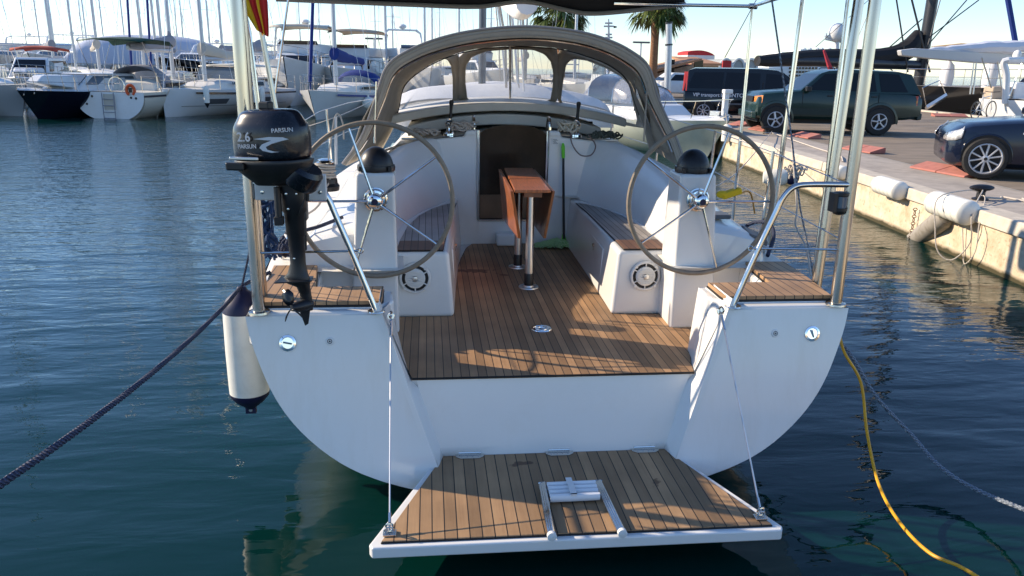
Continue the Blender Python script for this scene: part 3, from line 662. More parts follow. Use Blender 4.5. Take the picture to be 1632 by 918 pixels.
# drop-leaf cockpit table on two posts
TX = .12
top = MB()
def tq(u, v, z): # u across, v along (0..1)
    return (TX-.055+.02*v+u, 1.50+v*1.1, z)
top.prism([tq(-.13,0,1.64),tq(.13,0,1.64),tq(.12,1,1.66),tq(-.12,1,1.66)], [tq(-.13,0,1.662),tq(.13,0,1.662),tq(.12,1,1.682),tq(-.12,1,1.682)])
tb = top.build('table_top', M['wood'], Y, bevel=.004)
b = MB(); b.prism([(TX-.18,2.0,1.660),(TX+.08,2.0,1.660),(TX+.08,2.006,1.660),(TX-.18,2.006,1.660)],[(TX-.173,2.0,1.6725),(TX+.073,2.0,1.6725),(TX+.073,2.006,1.6728),(TX-.173,2.006,1.6728)]); b.build('top_seam', M['black_edge'], tb)
b = MB(); b.py([(TX-.045-.104,1.652),(TX-.045-.118,1.30),(TX-.045-.098,1.30),(TX-.045-.084,1.652)], 1.50, 2.26)
b = MB(); x0 = TX-.205
b.prism([(x0-.01,1.51,1.65),(x0-.0,2.6,1.67),(x0+.03,2.50,1.26),(x0+.06,1.58,1.29)], [(x0+.012,1.51,1.65),(x0+.022,2.6,1.67),(x0+.052,2.50,1.26),(x0+.082,1.58,1.29)])
b.build('table_leaf', M['wood'], Y, bevel=.003)
b = MB(); x0 = TX+.088
b.prism([(x0,1.51,1.65),(x0,2.6,1.67),(x0-.035,2.50,1.26),(x0-.045,1.58,1.29)], [(x0+.02,1.51,1.65),(x0+.02,2.6,1.67),(x0-.015,2.50,1.26),(x0-.025,1.58,1.29)])
b.build('table_leaf', M['wood2'], Y, bevel=.003)
b = MB(); b.box(TX-.11,TX+.02,1.55,2.5,1.60,1.64); b.build('table_bearer', M['wood2'], Y)
for (px_, py_, r_) in ((.07,1.64,.030),(.055,2.26,.030)):
    b = MB(); b.lathe([(r_,.09),(r_,.75)], (px_,py_,.9), n=24); lg = b.build('table_leg', M['alu'], Y)
    b = MB(); b.lathe([(r_+.006,.015),(r_+.006,.10),(r_+.002,.11)], (px_,py_,.9), n=24); b.build('leg_collar', M['blk'], lg)
    b = MB(); b.lathe([(.078,0),(.075,.008),(.055,.010),(.053,.004),(.045,.004),(.04,.018),(.03,.02)], (px_,py_,.9), n=32); b.build('base_plate', M['alu'], lg)
b = MB(); b.lathe([(.066,0),(.063,.006),(.052,.006),(.050,.002),(.040,.002),(.038,.007),(.020,.009),(.018,.003),(.008,.003)], (.03,.66,.9), n=32); b.build('deck_filler_cap', M['chrome'], Y)
# transom fittings
def fit(s, px_, pz_, r, dark):
    n = V(0,-1,.2).normalized(); c = V(s*px_, yt(pz_), pz_)
    b = MB(); b.lathe([(r,0),(r*.95,.006),(r*.7,.008),(r*.66,.004),(r*.5,.004)], c, n, 28); b.cbox(c+n*.008, (r*1.0,.006,r*.16), rot=Matrix.Rotation(R(70 if s > 0 else 12), 4, 'Y')); return b
for s in (-1, 1):
    b = fit(s, 1.395, 1.135, .044, 0); b.build('filler_cap', M['chrome'], Y)
    n = V(0,-1,.2).normalized(); c = V(s*1.185, yt(1.14), 1.14)
    b = MB(); b.lathe([(.022,0),(.020,.005),(.013,.006)], c, n, 20); nz_ = b.build('drain_nozzle', M['white'], Y)
    b = MB(); b.lathe([(.0125,.0062),(.009,.0062)], c, n, 16, cap=False); b.lathe([(.005,.0065),(.001,.0065)], c, n, 8); b.build('nozzle_slot', M['blk'], nz_)
b = MB(); b.tube([(1.06,yt(.78)-.001,.78),(1.068,yt(.74)-.001,.74)], .0, 4)
# lifelines: stanchions and wires on both side decks, rails around the stern
for s in (-1, 1):
    post = MB()
    fx = 1.52; fy = -.13
    b = MB(); b.tube([(s*1.535,-.13,1.285),(s*1.54,-.11,2.0),(s*1.545,-.09,3.3)], .031, 16); b.lathe([(.055,0),(.053,.01),(.036,.014)], (s*1.535,-.13,1.283), n=20)
    b.build('arch_pole', M['steel2'], Y)
    b = MB(); x1 = 1.545 if s < 0 else 1.585
    b.tube([(s*(x1+.01),.14 if s > 0 else .05,1.285),(s*x1,.0 if s > 0 else -.02,3.3)] if s < 0 else [V(1.60,.22,1.285), PY(1334,230,.26), PY(1370,-8,.30), PY(1380,-80,.30)], .029, 16); b.build('arch_brace', M['steel2'], Y)
    b = MB(); b.tube(smooth_pts([(s*.95,-.135,1.285),(s*1.05,-.125,1.56),(s*1.135,-.12,1.78),(s*1.17,-.12,1.87),(s*1.22,-.12,1.925),(s*1.30,-.12,1.94),(s*1.52,-.12,1.94)], 4), .0155, 12)
    b.lathe([(.045,0),(.043,.005)], (s*.95,-.135,1.283), n=16)
    rl = b.build('stern_rail', M['steel'], Y)
    b = MB(); b.tube([(s*1.03,-.125,1.60),(s*1.53,-.12,1.59)], .006, 8); b.tube(circ((s*1.02,-.125,1.60), .013, (0,1,0), 14), .0035, 6, closed=True); b.build('mid_rail', M['steel'], rl)
# stanchions (on the right: several posts seen; on the left hidden or short)
for (s, x, y, z1, r) in ((1,1.66,1.2,1.98,.0125),(1,1.72,2.5,2.02,.0125),(1,1.74,4.2,2.05,.0125),(1,1.6,5.8,2.07,.0125),(-1,1.66,1.5,1.95,.0125),(-1,1.72,3.2,2.0,.0125),(-1,1.74,4.8,2.03,.0125)):
    b = MB(); b.tube([(s*x,y,1.3),(s*(x+.03),y,z1)], r, 8); b.lathe([(.03,0),(.02,.03)], (s*x,y,1.29), n=10); b.build('stanchion', M['steel'], Y)
for s in (-1, 1):
    for dz, name in ((0,'lifeline'),(-.33,'lifeline')):
        b = MB(); b.tube([(s*1.55,-.1,1.93+dz*.9),(s*1.69,1.2,1.97+dz),(s*1.75,2.5,2.01+dz),(s*1.77,4.2,2.04+dz),(s*1.63,5.8,2.06+dz),(s*.8,9.3,2.1+dz)], .0035, 5); b.build(name, M['steelwire'], Y)
# bimini: black canvas overhead on a steel frame
EDG = smooth_pts([PY(a, c, 1.95) for a, c in ((440,-2),(560,3),(660,7),(760,10),(835,2),(900,15),(940,21),(1000,17),(1090,6))], 5)
b = MB(); rows = []
for k, (dy, dz) in enumerate(((0,0),(-.03,.05),(-.5,.12),(-1.1,.20),(-1.7,.20))):
    rows.append([p+V(0, dy, dz+(2.92-p.z)*min(1, k/2)+.06) if k else p for p in EDG])
b.grid(rows); o = b.build('bimini_canopy', M['bimini'], Y, solid=.006)
for s_ in (): pass
hem = MB(); hem.tube([p+V(0,-.01,-.004) for p in EDG], .012, 8, flat=1.3); hem.build('canopy_hem', M['bimini_e'], o)
# bimini frame on the right: cross tube, post, corner joint
cA = PY(1085,8,1.9); cB = PY(1200,10,1.9); cC = PY(1240,-3,1.2)
b = MB(); b.tube([cA+V(-.5,0,.0), cA, cB]+smooth_pts([cB, cC, cC+V(.15,-.5,.06)], 3)[1:], .0125, 10); fr_ = b.build('bimini_frame', M['steel'], Y)
b = MB(); b.tube([cB+V(-.03,0,0), cB+V(.03,0,0)], .021, 10); b.ball(cB, .022, 10, 6); b.build('frame_joint', M['steel'], fr_)
b = MB(); b.tube([cB+V(0,0,-.02), PY(1165,380,1.9)], .0125, 10); b.build('bimini_post', M['steel'], Y)
b = MB(); b.tube([PY(1281,-8,1.2), PY(1238,305,1.2), PY(1222,400,1.2)], .0165, 10); b.build('bimini_post', M['steel'], Y)
b = MB(); b.tube([PY(1353,-8,.50), PY(1328,200,.48), PY(1316,300,.46), PY(1297,440,.42)], .0135, 10); b.build('bimini_post', M['steel'], Y)
b = MB(); b.tube([PY(383,-8,.5), PY(393,100,.5), PY(408,300,.5), PY(415,420,.5)], .015, 10); b.build('bimini_post', M['steel2'], Y)
b = MB(); b.tube([PY(405,-8,.7), PY(403,60,.7), PY(430,330,.7)], .006, 8)
b = MB(); b.tube([PY(378,-8,.2), PY(388,80,.2), PY(405,330,.2), PY(412,440,.2)], .0045, 6); b.build('backstay', M['steelwire'], Y)
b = MB(); b.tube([PY(460,-5,1.6), PY(436,165,1.6), PY(428,250,1.6)], .0075, 8); b.build('awning_stay', M['steel'], Y)
b = MB(); b.tube([PY(385,-8,.6), PY(398,60,.6), PY(411,165,.6), PY(420,260,.6)], .0125, 10); b.build('awning_post', M['steel'], Y)
b = MB(); b.tube([PY(1229,-8,.9), PY(1262,222,.9), PY(1275,330,.9), PY(1300,455,.9)], .0055, 6); b.build('backstay', M['ropegrey'], Y)
# ---- dodger ----
def arch(pts, y, k=5): return smooth_pts([PY(a, c, y) for a, c in pts], k)
AFT = [(546,262),(574,222),(598,160),(616,108),(650,82),(700,62),(760,49),(840,43),(915,50),(965,63),(1005,82),(1034,108),(1050,160),(1078,222),(1092,262)]
MID = [(560,262),(590,218),(612,160),(628,118),(662,92),(708,77),(765,69),(840,66),(905,71),(950,82),(985,97),(1012,120),(1030,165),(1062,222),(1078,262)]
FRT = [(610,236),(626,205),(636,170),(645,135),(676,108),(718,88),(770,76),(832,73),(892,77),(940,90),(972,104),(998,126),(1012,165),(1026,205),(1034,236)]
a0 = arch(AFT, 2.6); a1 = arch(MID, 2.95); a2 = arch(FRT, 3.75)
AFT_IN = [(a+(9 if a < 640 else -9 if a > 1020 else 0), c+(14 if 620 <= a <= 1020 else 2)) for a, c in AFT]
b = MB(); hem_in = arch([(552,264),(584,222),(610,162),(628,118),(660,95),(705,78),(762,66),(840,60),(910,66),(957,78),(993,95),(1020,118),(1037,162),(1066,222),(1082,264)], 2.58)
b.grid([a0, [p+V(0,.10,.0) for p in a0]])
b.grid([a0, hem_in]);
dg_ = b.build('dodger', M['canvas'], Y, solid=.006, ang=60)
b = MB(); b.grid([[p+V(0,.02,.004) for p in a0], [p*.5+q*.5+V(0,0,.02) for p, q in zip(a0, a2)], a2]); b.build('dodger_roof', M['canvas'], Y, solid=.005, ang=60)
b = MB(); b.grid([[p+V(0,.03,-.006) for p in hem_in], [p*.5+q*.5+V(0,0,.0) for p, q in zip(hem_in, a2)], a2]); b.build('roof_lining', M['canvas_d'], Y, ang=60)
b = MB(); b.tube([p+V(0,-.004,.004) for p in a0], .011, 8); b.build('hem_piping', M['bimini_e'], dg_)
for w_ in (.35, .8):
    b = MB(); b.tube([p.lerp(q, w_)+V(0,-.006,.002) for p, q in zip(a0, hem_in)], .0022, 5); b.build('stitching', M['canvas_d'], dg_)
b = MB(); b.tube([p+V(0,.03,-.012) for p in hem_in][3:-3], .011, 8); b.build('dodger_hoop', M['steel'], dg_)
b = MB(); b.tube([p+V(0,-.02,-.01) for p in a2][8:-8], .006, 6); b.build('zip_seam', M['black_edge'], dg_)
# front panel lies on a surface between the front hoop and the roof; outlines traced in it
def FP(px_, py_):
    y = 3.75+.55*max(0, min(1, (py_-75)/110)); return PY(px_, py_, y)
def loop(pts, k=3): return smooth_pts([FP(a, c) for a, c in pts], k, closed=True)
W_C = [(745,162),(741,130),(742,105),(752,90),(775,81),(815,78),(850,79),(868,86),(878,98),(882,115),(881,140),(877,162),(833,161),(790,161)]
W_L = [(615,190),(612,170),(620,142),(638,118),(660,104),(690,94),(712,93),(719,104),(722,125),(722,161),(690,166),(655,176)]
W_R = [(893,163),(897,130),(902,102),(912,93),(935,96),(965,108),(990,122),(1003,135),(1008,160),(1018,200),(985,192),(940,175)]
def cell(outer, inner, mat_, name, parent):
    b = MB(); b.grid([outer, inner], close=True); return b.build(name, mat_, parent, solid=.004)
def resample(pts, n):
    pts = [Vector(p) for p in pts]; L_ = [0]
    for i in range(len(pts)): L_.append(L_[-1]+(pts[(i+1) % len(pts)]-pts[i]).length)
    out = []; T = L_[-1]
    for k in range(n):
        t = T*k/n
        for i in range(len(pts)):
            if L_[i] <= t <= L_[i+1]:
                u = (t-L_[i])/max(1e-9, L_[i+1]-L_[i]); out.append(pts[i].lerp(pts[(i+1) % len(pts)], u)); break
    return out
def surround(cellpx, winpx, n, name):
    # match by angle from the window centre so the strip does not twist
    cx_ = sum(p[0] for p in winpx)/len(winpx); cy_ = sum(p[1] for p in winpx)/len(winpx)
    def hit(poly, a):
        dx, dy = math.cos(a), math.sin(a); best = 0
        for i in range(len(poly)):
            x1, y1 = poly[i][0]-cx_, poly[i][1]-cy_; x2, y2 = poly[(i+1) % len(poly)][0]-cx_, poly[(i+1) % len(poly)][1]-cy_
            ex, ey = x2-x1, y2-y1; den = dx*ey-dy*ex
            if abs(den) < 1e-9: continue
            t = (x1*ey-y1*ex)/den; u = (x1*dy-y1*dx)/den
            if t > 0 and -1e-6 <= u <= 1+1e-6: best = max(best, t)
        return (cx_+dx*best, cy_+dy*best)
    A = [FP(*hit(cellpx, 2*PI*k/n)) for k in range(n)]; B = [FP(*hit(winpx, 2*PI*k/n)) for k in range(n)]
    b = MB(); b.grid([A, B], close=True); fr = b.build(name, M['canvas_d'], Y, solid=.005)
    b = MB(); c = FP(cx_, cy_); b.add([tuple(c)]+[tuple(p) for p in B], [(0, 1+k, 1+(k+1) % n) for k in range(n)]); b.build('clear_pane', M['vinyl'], fr)
    b = MB(); b.tube([p+V(0,-.004,0) for p in B], .0045, 5, closed=True); b.build('pane_seam', M['canvas'], fr)
CEL_C = [(731,164),(731,88),(745,82),(770,76),(832,73),(880,76),(889,80),(889,164),(835,163)]
CEL_L = [(604,196),(612,160),(636,124),(645,116),(676,103),(718,88),(731,86),(731,164),(690,170),(645,182)]
CEL_R = [(889,164),(889,79),(905,80),(940,90),(972,104),(998,124),(1010,140),(1020,170),(1034,206),(985,198),(940,182)]
surround(CEL_C, W_C, 64, 'front_window'); surround(CEL_L, W_L, 64, 'front_window'); surround(CEL_R, W_R, 64, 'front_window')
# side wings: clear lower corners and canvas gussets from the aft hoop down to the deck
for s, pts, inner in ((-1, [(598,160),(574,222),(546,262),(556,262),(585,215),(612,160),(628,118),(616,108)], [(612,160),(604,196),(590,236),(575,255),(585,215)]),
                      (1, [(1050,160),(1078,222),(1092,262),(1080,258),(1058,215),(1036,160),(1022,118),(1034,108)], [(1020,160),(1036,206),(1050,236),(1062,252),(1050,205)])):
    pass
def wing(top_aft, bot_aft, bot_fwd, top_fwd, mat_, name, n=8, wob=.0):
    rows = []
    for i in range(n+1):
        t = i/n; a = top_aft.lerp(bot_aft, t); f = top_fwd.lerp(bot_fwd, t); row = []
        for k in range(n+1):
            u = k/n; p = a.lerp(f, u); row.append(p+V(.02*math.sin(9*t+4*u)*wob, 0, 0))
        rows.append(row)
    b = MB(); b.grid(rows); return b.build(name, mat_, Y, solid=.004)
wing(PY(617,110,2.6), PY(548,262,2.6), PY(583,250,3.0), PY(628,122,2.95), M['canvas'], 'side_wing', wob=.6)
wing(PY(630,120,3.0), PY(584,245,3.0), PY(606,205,3.9), PY(620,150,3.8), M['vinyl'], 'side_pane')
wing(PY(1034,108,2.6), PY(1086,248,2.6), PY(1052,240,3.0), PY(1012,124,2.95), M['canvas'], 'side_wing', wob=1.0)
wing(PY(1010,124,3.0), PY(1050,238,3.0), PY(1032,205,3.9), PY(1012,160,3.8), M['vinyl'], 'side_pane')
b = MB(); b.tube([PY(600,130,2.58), PY(597,225,2.58)], .007, 8); b.lathe([(.012,0),(.012,.05)], PY(597,228,2.58), n=8); b.build('dodger_strut', M['steel'], Y)
b = MB(); b.tube([PY(1032,130,2.58), PY(1026,225,2.58)], .007, 8); b.build('dodger_strut', M['canvas_d'], Y)
# winches on the roof and on the coamings
def winch(c, r, h, m1='chrome', name='winch'):
    b = MB(); b.lathe([(r*1.25,0),(r*1.2,h*.22),(r*.8,h*.3),(r*.62,h*.45),(r*.62,h*.7),(r*.95,h*.85),(r*1.0,h*.9),(r*1.0,h*.97),(r*.5,h)], c, n=28); o = b.build(name, M[m1], Y)
    b = MB(); b.lathe([(r*.95,h),(r*.98,h*1.06),(r*.5,h*1.14)], c, n=20); b.lathe([(r*.75,h*1.16),(r*.8,h*1.2),(r*.3,h*1.26)], c, n=20); b.build('self_tailer', M['steel'], o); return o
winch(V(-.48,3.27,1.885), .047, .12); winch(V(.69,3.27,1.885), .047, .12)
cwl = PY(520,296,1.35); cwr = V(1.20,1.45,1.67)
# coaming winch left (with rope turns)
b = MB(); b.lathe([(.085,-.03),(.09,.0),(.07,.03),(.055,.04)], cwl, n=28); b.build('winch_base', M['blk'], Y)
winch(cwl+V(0,0,.02), .062, .13, 'blk', 'coaming_winch')
# deck hardware: hatch pads, cleats, organizers
for (px_, py_, z, w_, d_) in ((1163,338,1.62,.13,.10),(1186,338,1.62,.13,.11)):
    pass
for (x, y, w_, d_, z) in ((1.13,1.02,.10,.14,1.553),(1.27,1.04,.14,.16,1.548)):
    b = MB(); b.box(x-w_/2,x+w_/2,y-d_/2,y+d_/2,z,z+.03); b.build('instrument_cover', M['grey'], Y, bevel=.012, seg=3)
b = MB(); b.prism([(1.40,.78,1.45),(1.53,.78,1.40),(1.54,.98,1.42),(1.42,.98,1.47)], [(1.40,.78,1.49),(1.53,.78,1.44),(1.54,.98,1.46),(1.42,.98,1.51)]); b.build('instrument_cover', M['grey'], Y, bevel=.01, seg=3)
b = MB(); b.box(1.12,1.15,.700,.735,1.27,1.34); b.build('push_latch', M['alu'], Y, bevel=.006)
for s, x in ((-1, -.80), (1, .98)):
    b = MB(); b.box(x-.12,x+.12,3.25,3.29,1.850,1.868); b.build('rope_clutch', M['alu'], Y, bevel=.006)
for s in (-1, 1):
    c = V(s*1.60,.95,1.31); b = MB(); b.tube(smooth_pts([c+V(0,-.13,.05), c+V(0,-.05,.055), c+V(0,.05,.055), c+V(0,.13,.05)], 3), [.008]*3+[.013]*4+[.008]*3, 8); b.cyl(c+V(0,-.035,0), c+V(0,-.035,.05), .011, 8); b.cyl(c+V(0,.035,0), c+V(0,.035,.05), .011, 8); b.build('mooring_cleat', M['steel'], Y)
# navigation lamp cluster on the right rail
c = PY(1339,322,-.13)
b = MB(); b.lathe([(.036,.032),(.040,.036),(.040,.050),(.02,.055)], c, n=24); b.lathe([(.040,-.045),(.040,-.028),(.030,-.062),(.012,-.068)][::-1], c, n=24); b.box(c.x-.05,c.x-.03,c.y-.03,c.y+.03,c.z-.05,c.z+.05); lm = b.build('stern_light', M['blk'], Y)
b = MB(); b.lathe([(.034,-.03),(.034,.034)], c, n=24); b.build('light_lens', M['paleglass'], lm)
# mast, boom, sail cover and halyards seen through the dodger
ma = PY(768,150,6.2)
b = MB(); b.tube([V(ma.x,6.2,1.9), V(ma.x+.02,6.15,14)], .047, 16, flat=1.2); b.build('mast', mat('mast_grey', (.10,.11,.13), .35, .6), Y)
bm_ = MB(); bm_.tube([V(.30,5.9,3.55), V(.33,3.2,3.30), V(.34,2.5,3.26)], [.16,.14,.10], 14, flat=1.3); bm_.tube(smooth_pts([V(.2,5.6,3.30), V(.22,4.0,3.05), V(.2,3.2,3.05)], 3), .10, 12); bm_.build('boom_cover', M['whitecloth'], Y)
for i in range(9):
    x = .05+i*.055; b = MB(); b.tube([PY(790+i*6-(i % 3)*3, 8, 5.6), PY(795+i*5, 60, 5.6), PY(797+i*5+(i % 2)*3, 128+6*(i % 4), 5.6)], .008+.004*(i % 3), 6); b.build('halyard', M['whitecloth'] if i % 2 else M['ropepale'], Y)
b = MB(); b.tube([PY(813,60,3.6), PY(813,158,4.2)], .012, 6); b.build('mainsheet', M['ropepale'], Y)
for (p, q) in (((700,-3),(655,70)),((712,45),(722,62))):
    pass
# ---- swim platform ----
PFo = [(-.94,-.985),(.94,-.985),(.955,-.955),(.655,-.205),(.62,-.175),(-.62,-.175),(-.655,-.205),(-.955,-.955)]
b = MB(); b.pz(PFo, .405, .462); pf = b.build('swim_platform', M['gel'], Y, bevel=.010, seg=3)
PFt = [(-.90,-.955),(.90,-.955),(.615,-.19),(-.615,-.19)]
b = MB(); b.pz(PFt, .460, .476); b.build('platform_teak', M['teakp'], pf, bevel=.003)
b = MB(); b.tube([(x, y, .466) for x, y in PFt], .005, 5, closed=True); b.build('teak_edging', M['black_edge'], pf)
for x in (-.47, .02, .50):
    b = MB(); b.pz([(x-.08,-.178),(x-.075,-.215),(x-.05,-.235),(x+.05,-.235),(x+.075,-.215),(x+.08,-.178)], .476, .481); b.tube([(x-.06,-.180,.487),(x+.06,-.180,.487)], .008, 8)
    for i in (-.045,-.015,.015,.045): b.lathe([(.005,0),(.003,.002)], (x+i,-.215,.481), n=8)
    b.build('hinge', M['steel'], pf)
# folded ladder
for (xa, xb) in ((-.135,-.155),(.150,.165)):
    b = MB()
    for o_ in (0, .014, .028): b.tube([(xa+o_*(.6),-.56,.492+o_*.35),(xb+o_*.6,-1.0,.492+o_*.35)], .0105, 10)
    b.tube([(xb-.004,-1.012,.50),(xb+.03,-1.012,.50)], .006, 8); b.tube([(xa-.01,-.55,.50),(xa+.03,-.55,.50)], .006, 8)
    ldr = b.build('boarding_ladder', M['steel'], pf)
for xb in (-.147, .173):
    b = MB(); b.lathe([(.021,0),(.021,.020),(.015,.022)], (xb,-1.0,.50), (0,-1,0), 20); b.lathe([(.005,.022),(.004,.024)], (xb,-1.0,.50), (0,-1,0), 8); b.build('ladder_foot', M['white'], ldr)
for i, y in enumerate((-.585,-.618,-.650,-.690)):
    b = MB(); b.tube([(-.108,y-.012,.512-.003*i),(.135,y-.012,.514-.003*i)], .014 if i < 3 else .017, 10, flat=1.2); b.build('ladder_step', M['whitecloth'], ldr)
b = MB(); b.box(-.01,.02,-.715,-.56,.528,.531); b.box(-.01,.02,-.715,-.711,.495,.531); b.build('ladder_strap', M['white'], ldr)
# suspension cables
for s in (-1, 1):
    tp = V(s*.875,-.165,1.262); bt = V(s*.865,-.905,.50)
    b = MB(); b.tube([tp, bt], .0042, 6); cb = b.build('platform_cable', M['steelwire'], pf)
    b = MB(); b.tube([tp+(bt-tp)*.93, tp+(bt-tp)*.985], .007, 8); b.tube(circ(bt+V(0,0,.012), .017, (0,1,.2), 14, 1.3), .005, 6, closed=True); b.build('cable_fork', M['steel'], cb)
    b = MB(); b.tube([tp+(bt-tp)*.02, tp+(bt-tp)*.10], .0075, 8)
    b.tube(circ(tp+V(0,-.005,.012), .017, (s*.9,.3,0), 14), .0045, 6, closed=True)
    b.build('cable_fork', M['steel'], cb)
    b = MB(); b.cbox(bt+V(0,0,-.018), (.060,.045,.010)); b.tube(smooth_pts([bt+V(-.02,0,-.015), bt+V(-.015,0,.008), bt+V(.015,0,.008), bt+V(.02,0,-.015)], 3), .005, 6); b.build('pad_eye', M['steel'], pf, bevel=.004)
    b = MB(); b.lathe([(.020,0),(.018,.005)], tp+V(0,.012,-.0), (0,-1,.2), 14); b.build('cable_plate', M['steel'], Y)
# notice plate by the companionway
b = MB(); b.box(.455,.515,3.150,3.158,1.83,1.885); np_ = b.build('notice_plate', M['white'], Y)
b = MB()
for i in range(5): b.box(.46+.006*(i % 2),.508-.01*(i % 3),3.147,3.1495,1.838+i*.009,1.841+i*.009)
b.build('notice_lines', M['grey'], np_)
for (x, y, z) in ((-.47,2.95,1.22),(.66,3.05,1.27)):
    pass
# ================= loose gear on and around the yacht =================
# --- outboard motor on its bracket ---
OB = V(-1.37,-.30,1.30)
T = thing('outboard_motor', 'small black portable outboard motor clamped upright to the left stern rail', 'outboard motor', OB)
def op(px_, py_, y=-.33): return PY(px_, py_, y)
cw = PY(436,262,-.33)      # cowl base centre
def ring(cx, cy, z, rx, ry, n=32, p=2.6, rot=0.0, sk=0.0):
    out = []
    for k in range(n):
        a = 2*PI*k/n; c, s_ = math.cos(a), math.sin(a)
        x = rx*abs(c)**(2/p)*(1 if c > 0 else -1); y = ry*abs(s_)**(2/p)*(1 if s_ > 0 else -1)
        out.append((cx+x*math.cos(rot)-y*math.sin(rot), cy+x*math.sin(rot)+y*math.cos(rot), z+sk*x))
    return out
rt_ = R(-24)
zb = cw.z
b = MB(); prof = [(0.02,.172,.120),(.035,.176,.124),(.10,.178,.126),(.150,.176,.124),(.180,.168,.118),(.200,.152,.108),(.222,.142,.100),(.238,.128,.088),(.246,.105,.07),(.250,.06,.04)]
rows = [ring(cw.x+.002-.006*i/9, cw.y, zb+z, rx, ry, rot=rt_, sk=.05) for i, (z, rx, ry) in enumerate(prof)]
b.grid(rows, close=True); b.add(rows[-1], [tuple(range(32))]); b.add(rows[0], [tuple(range(32))])
b.build('cowling', M['blkgloss'], T, ang=60, sub=1)
b = MB(); b.cbox((cw.x-.015,cw.y-.01,zb+.263), (.055,.045,.035), rot=Matrix.Rotation(rt_, 4, 'Z')); b.build('fuel_cap', M['blk'], T, bevel=.008)
b = MB(); rows = [ring(cw.x+.004, cw.y, zb+z, rx, ry, rot=rt_, sk=.05) for z, rx, ry in ((.026,.1775,.1255),(.018,.181,.129),(.006,.178,.126),(-.02,.168,.118),(-.045,.140,.100),(-.07,.11,.08),(-.09,.085,.065))]
b.grid(rows, close=True); b.add(rows[-1], [tuple(range(32))]); b.add(rows[0], [tuple(range(32))]); b.build('lower_cowl', M['blk'], T, ang=50)
b = MB() # carrying handle and starter at left front
b.cbox((cw.x-.150,cw.y-.080,zb+.0), (.085,.03,.036), rot=Matrix.Rotation(R(-10), 4, 'Z')); b.build('carry_handle', M['blk'], T, bevel=.008)
for k in range(7):
    pass
b = MB(); b.cbox((cw.x-.10,cw.y-.128,zb+.040), (.13,.014,.014), rot=Matrix.Rotation(R(-8), 4, 'Z')); b.build('recoil_pull', M['alu'], T, bevel=.004)
b = MB(); b.lathe([(.075,-.05),(.085,-.03),(.085,.03),(.07,.05)], (cw.x+.135,cw.y-.04,zb-.045), (.5,-.2,.9), 20); b.build('exhaust_shroud', M['blkgloss'], T)
# leg
b = MB(); lx = cw.x+.0; ly = cw.y+.01
def oval(cx, cy, z, rx, ry): return ring(cx, cy, z, rx, ry, 20, 2.2, rt_)
secs = [(zb-.06,.070,.055,.06),(zb-.14,.062,.050,.075),(zb-.215,.060,.048,.080),(zb-.225,.050,.042,.080),(zb-.33,.046,.034,.080),(zb-.335,.041,.031,.080),(zb-.47,.038,.029,.082),(zb-.52,.052,.034,.078),(zb-.55,.074,.036,.070),(zb-.57,.060,.03,.078),(zb-.585,.034,.026,.10),(zb-.62,.030,.02,.108),(zb-.68,.034,.02,.112),(zb-.70,.03,.02,.112)]
rows = [oval(lx+dx, ly, z, rx, ry) for z, rx, ry, dx in secs]
b.grid(rows, close=True); b.add(rows[0], [tuple(range(20))]); b.add(rows[-1], [tuple(range(20))]); lg = b.build('leg', M['blk'], T, ang=50)
lz = zb-.56
b = MB(); b.pz([(lx-.02,ly-.08),(lx+.15,ly-.05),(lx+.145,ly+.04),(lx-.01,ly+.04)], lz+.012, lz+.018); b.build('cavitation_plate', M['blk'], lg, bevel=.003)
b = MB(); pc = V(lx+.105, ly-.02, zb-.672); ax_ = V(-.75,-.62,0).normalized()
b.lathe([(.008,-.05),(.024,-.035),(.030,0),(.028,.035),(.016,.07)], pc, ax_, 18); b.build('gear_case', M['blk'], lg)
b = MB(); pr = pc+ax_*.075
for k in range(3):
    a = 2*PI*k/3+.5; u = ax_.orthogonal().normalized(); v = ax_.cross(u); d = u*math.cos(a)+v*math.sin(a); t = ax_.cross(d)
    A = []
    for (rr, ww, tw) in ((.015,.012,1.0),(.038,.026,.9),(.068,.030,.7),(.092,.012,.55)):
        e = (t*math.cos(tw)+ax_*math.sin(tw)); A.append([pr+d*rr-e*ww, pr+d*rr, pr+d*rr+e*ww])
    b.grid(A)
b.build('propeller', M['blkgloss'], lg, solid=.004)
b = MB(); b.prism([pc+V(-.03,0,-.02), pc+V(.025,0,-.02), pc+V(.012,0,-.095), pc+V(-.004,0,-.105)], [pc+V(-.03,.008,-.02), pc+V(.025,.008,-.02), pc+V(.012,.006,-.095), pc+V(-.004,.006,-.105)]); b.build('skeg', M['blk'], lg, bevel=.002)
b = MB(); b.box(lx+.04,lx+.13,ly+.02,ly+.09,zb-.27,zb-.07); b.box(lx+.035,lx+.06,ly-.02,ly+.10,zb-.20,zb-.08); b.tube([(lx+.11,ly+.06,zb-.27),(lx+.105,ly+.06,zb-.42)], .014, 8); b.build('clamp_bracket', M['blk'], T, bevel=.006)
b = MB(); b.lathe([(.016,-.15),(.016,.0)], (lx+.015,ly-.045,zb-.10), (0,0,1), 10); b.build('tilt_tube', M['blk'], T)
b = MB(); b.box(lx-.005,lx+.035,ly-.065,ly-.02,zb-.275,zb-.235); b.build('steering_stop', M['rub'], T, bevel=.004)
for dx_, dz_ in ((.055,-.13),(.10,-.13),(.06,-.20),(.085,-.30),(.07,-.44)):
    b = MB(); b.lathe([(.006,0),(.006,.004),(.003,.005)], (lx+dx_,ly-.048+.02*(dz_ < -.25),zb+dz_), (0,-1,0), 8); b.build('bolt', M['steel'], T)
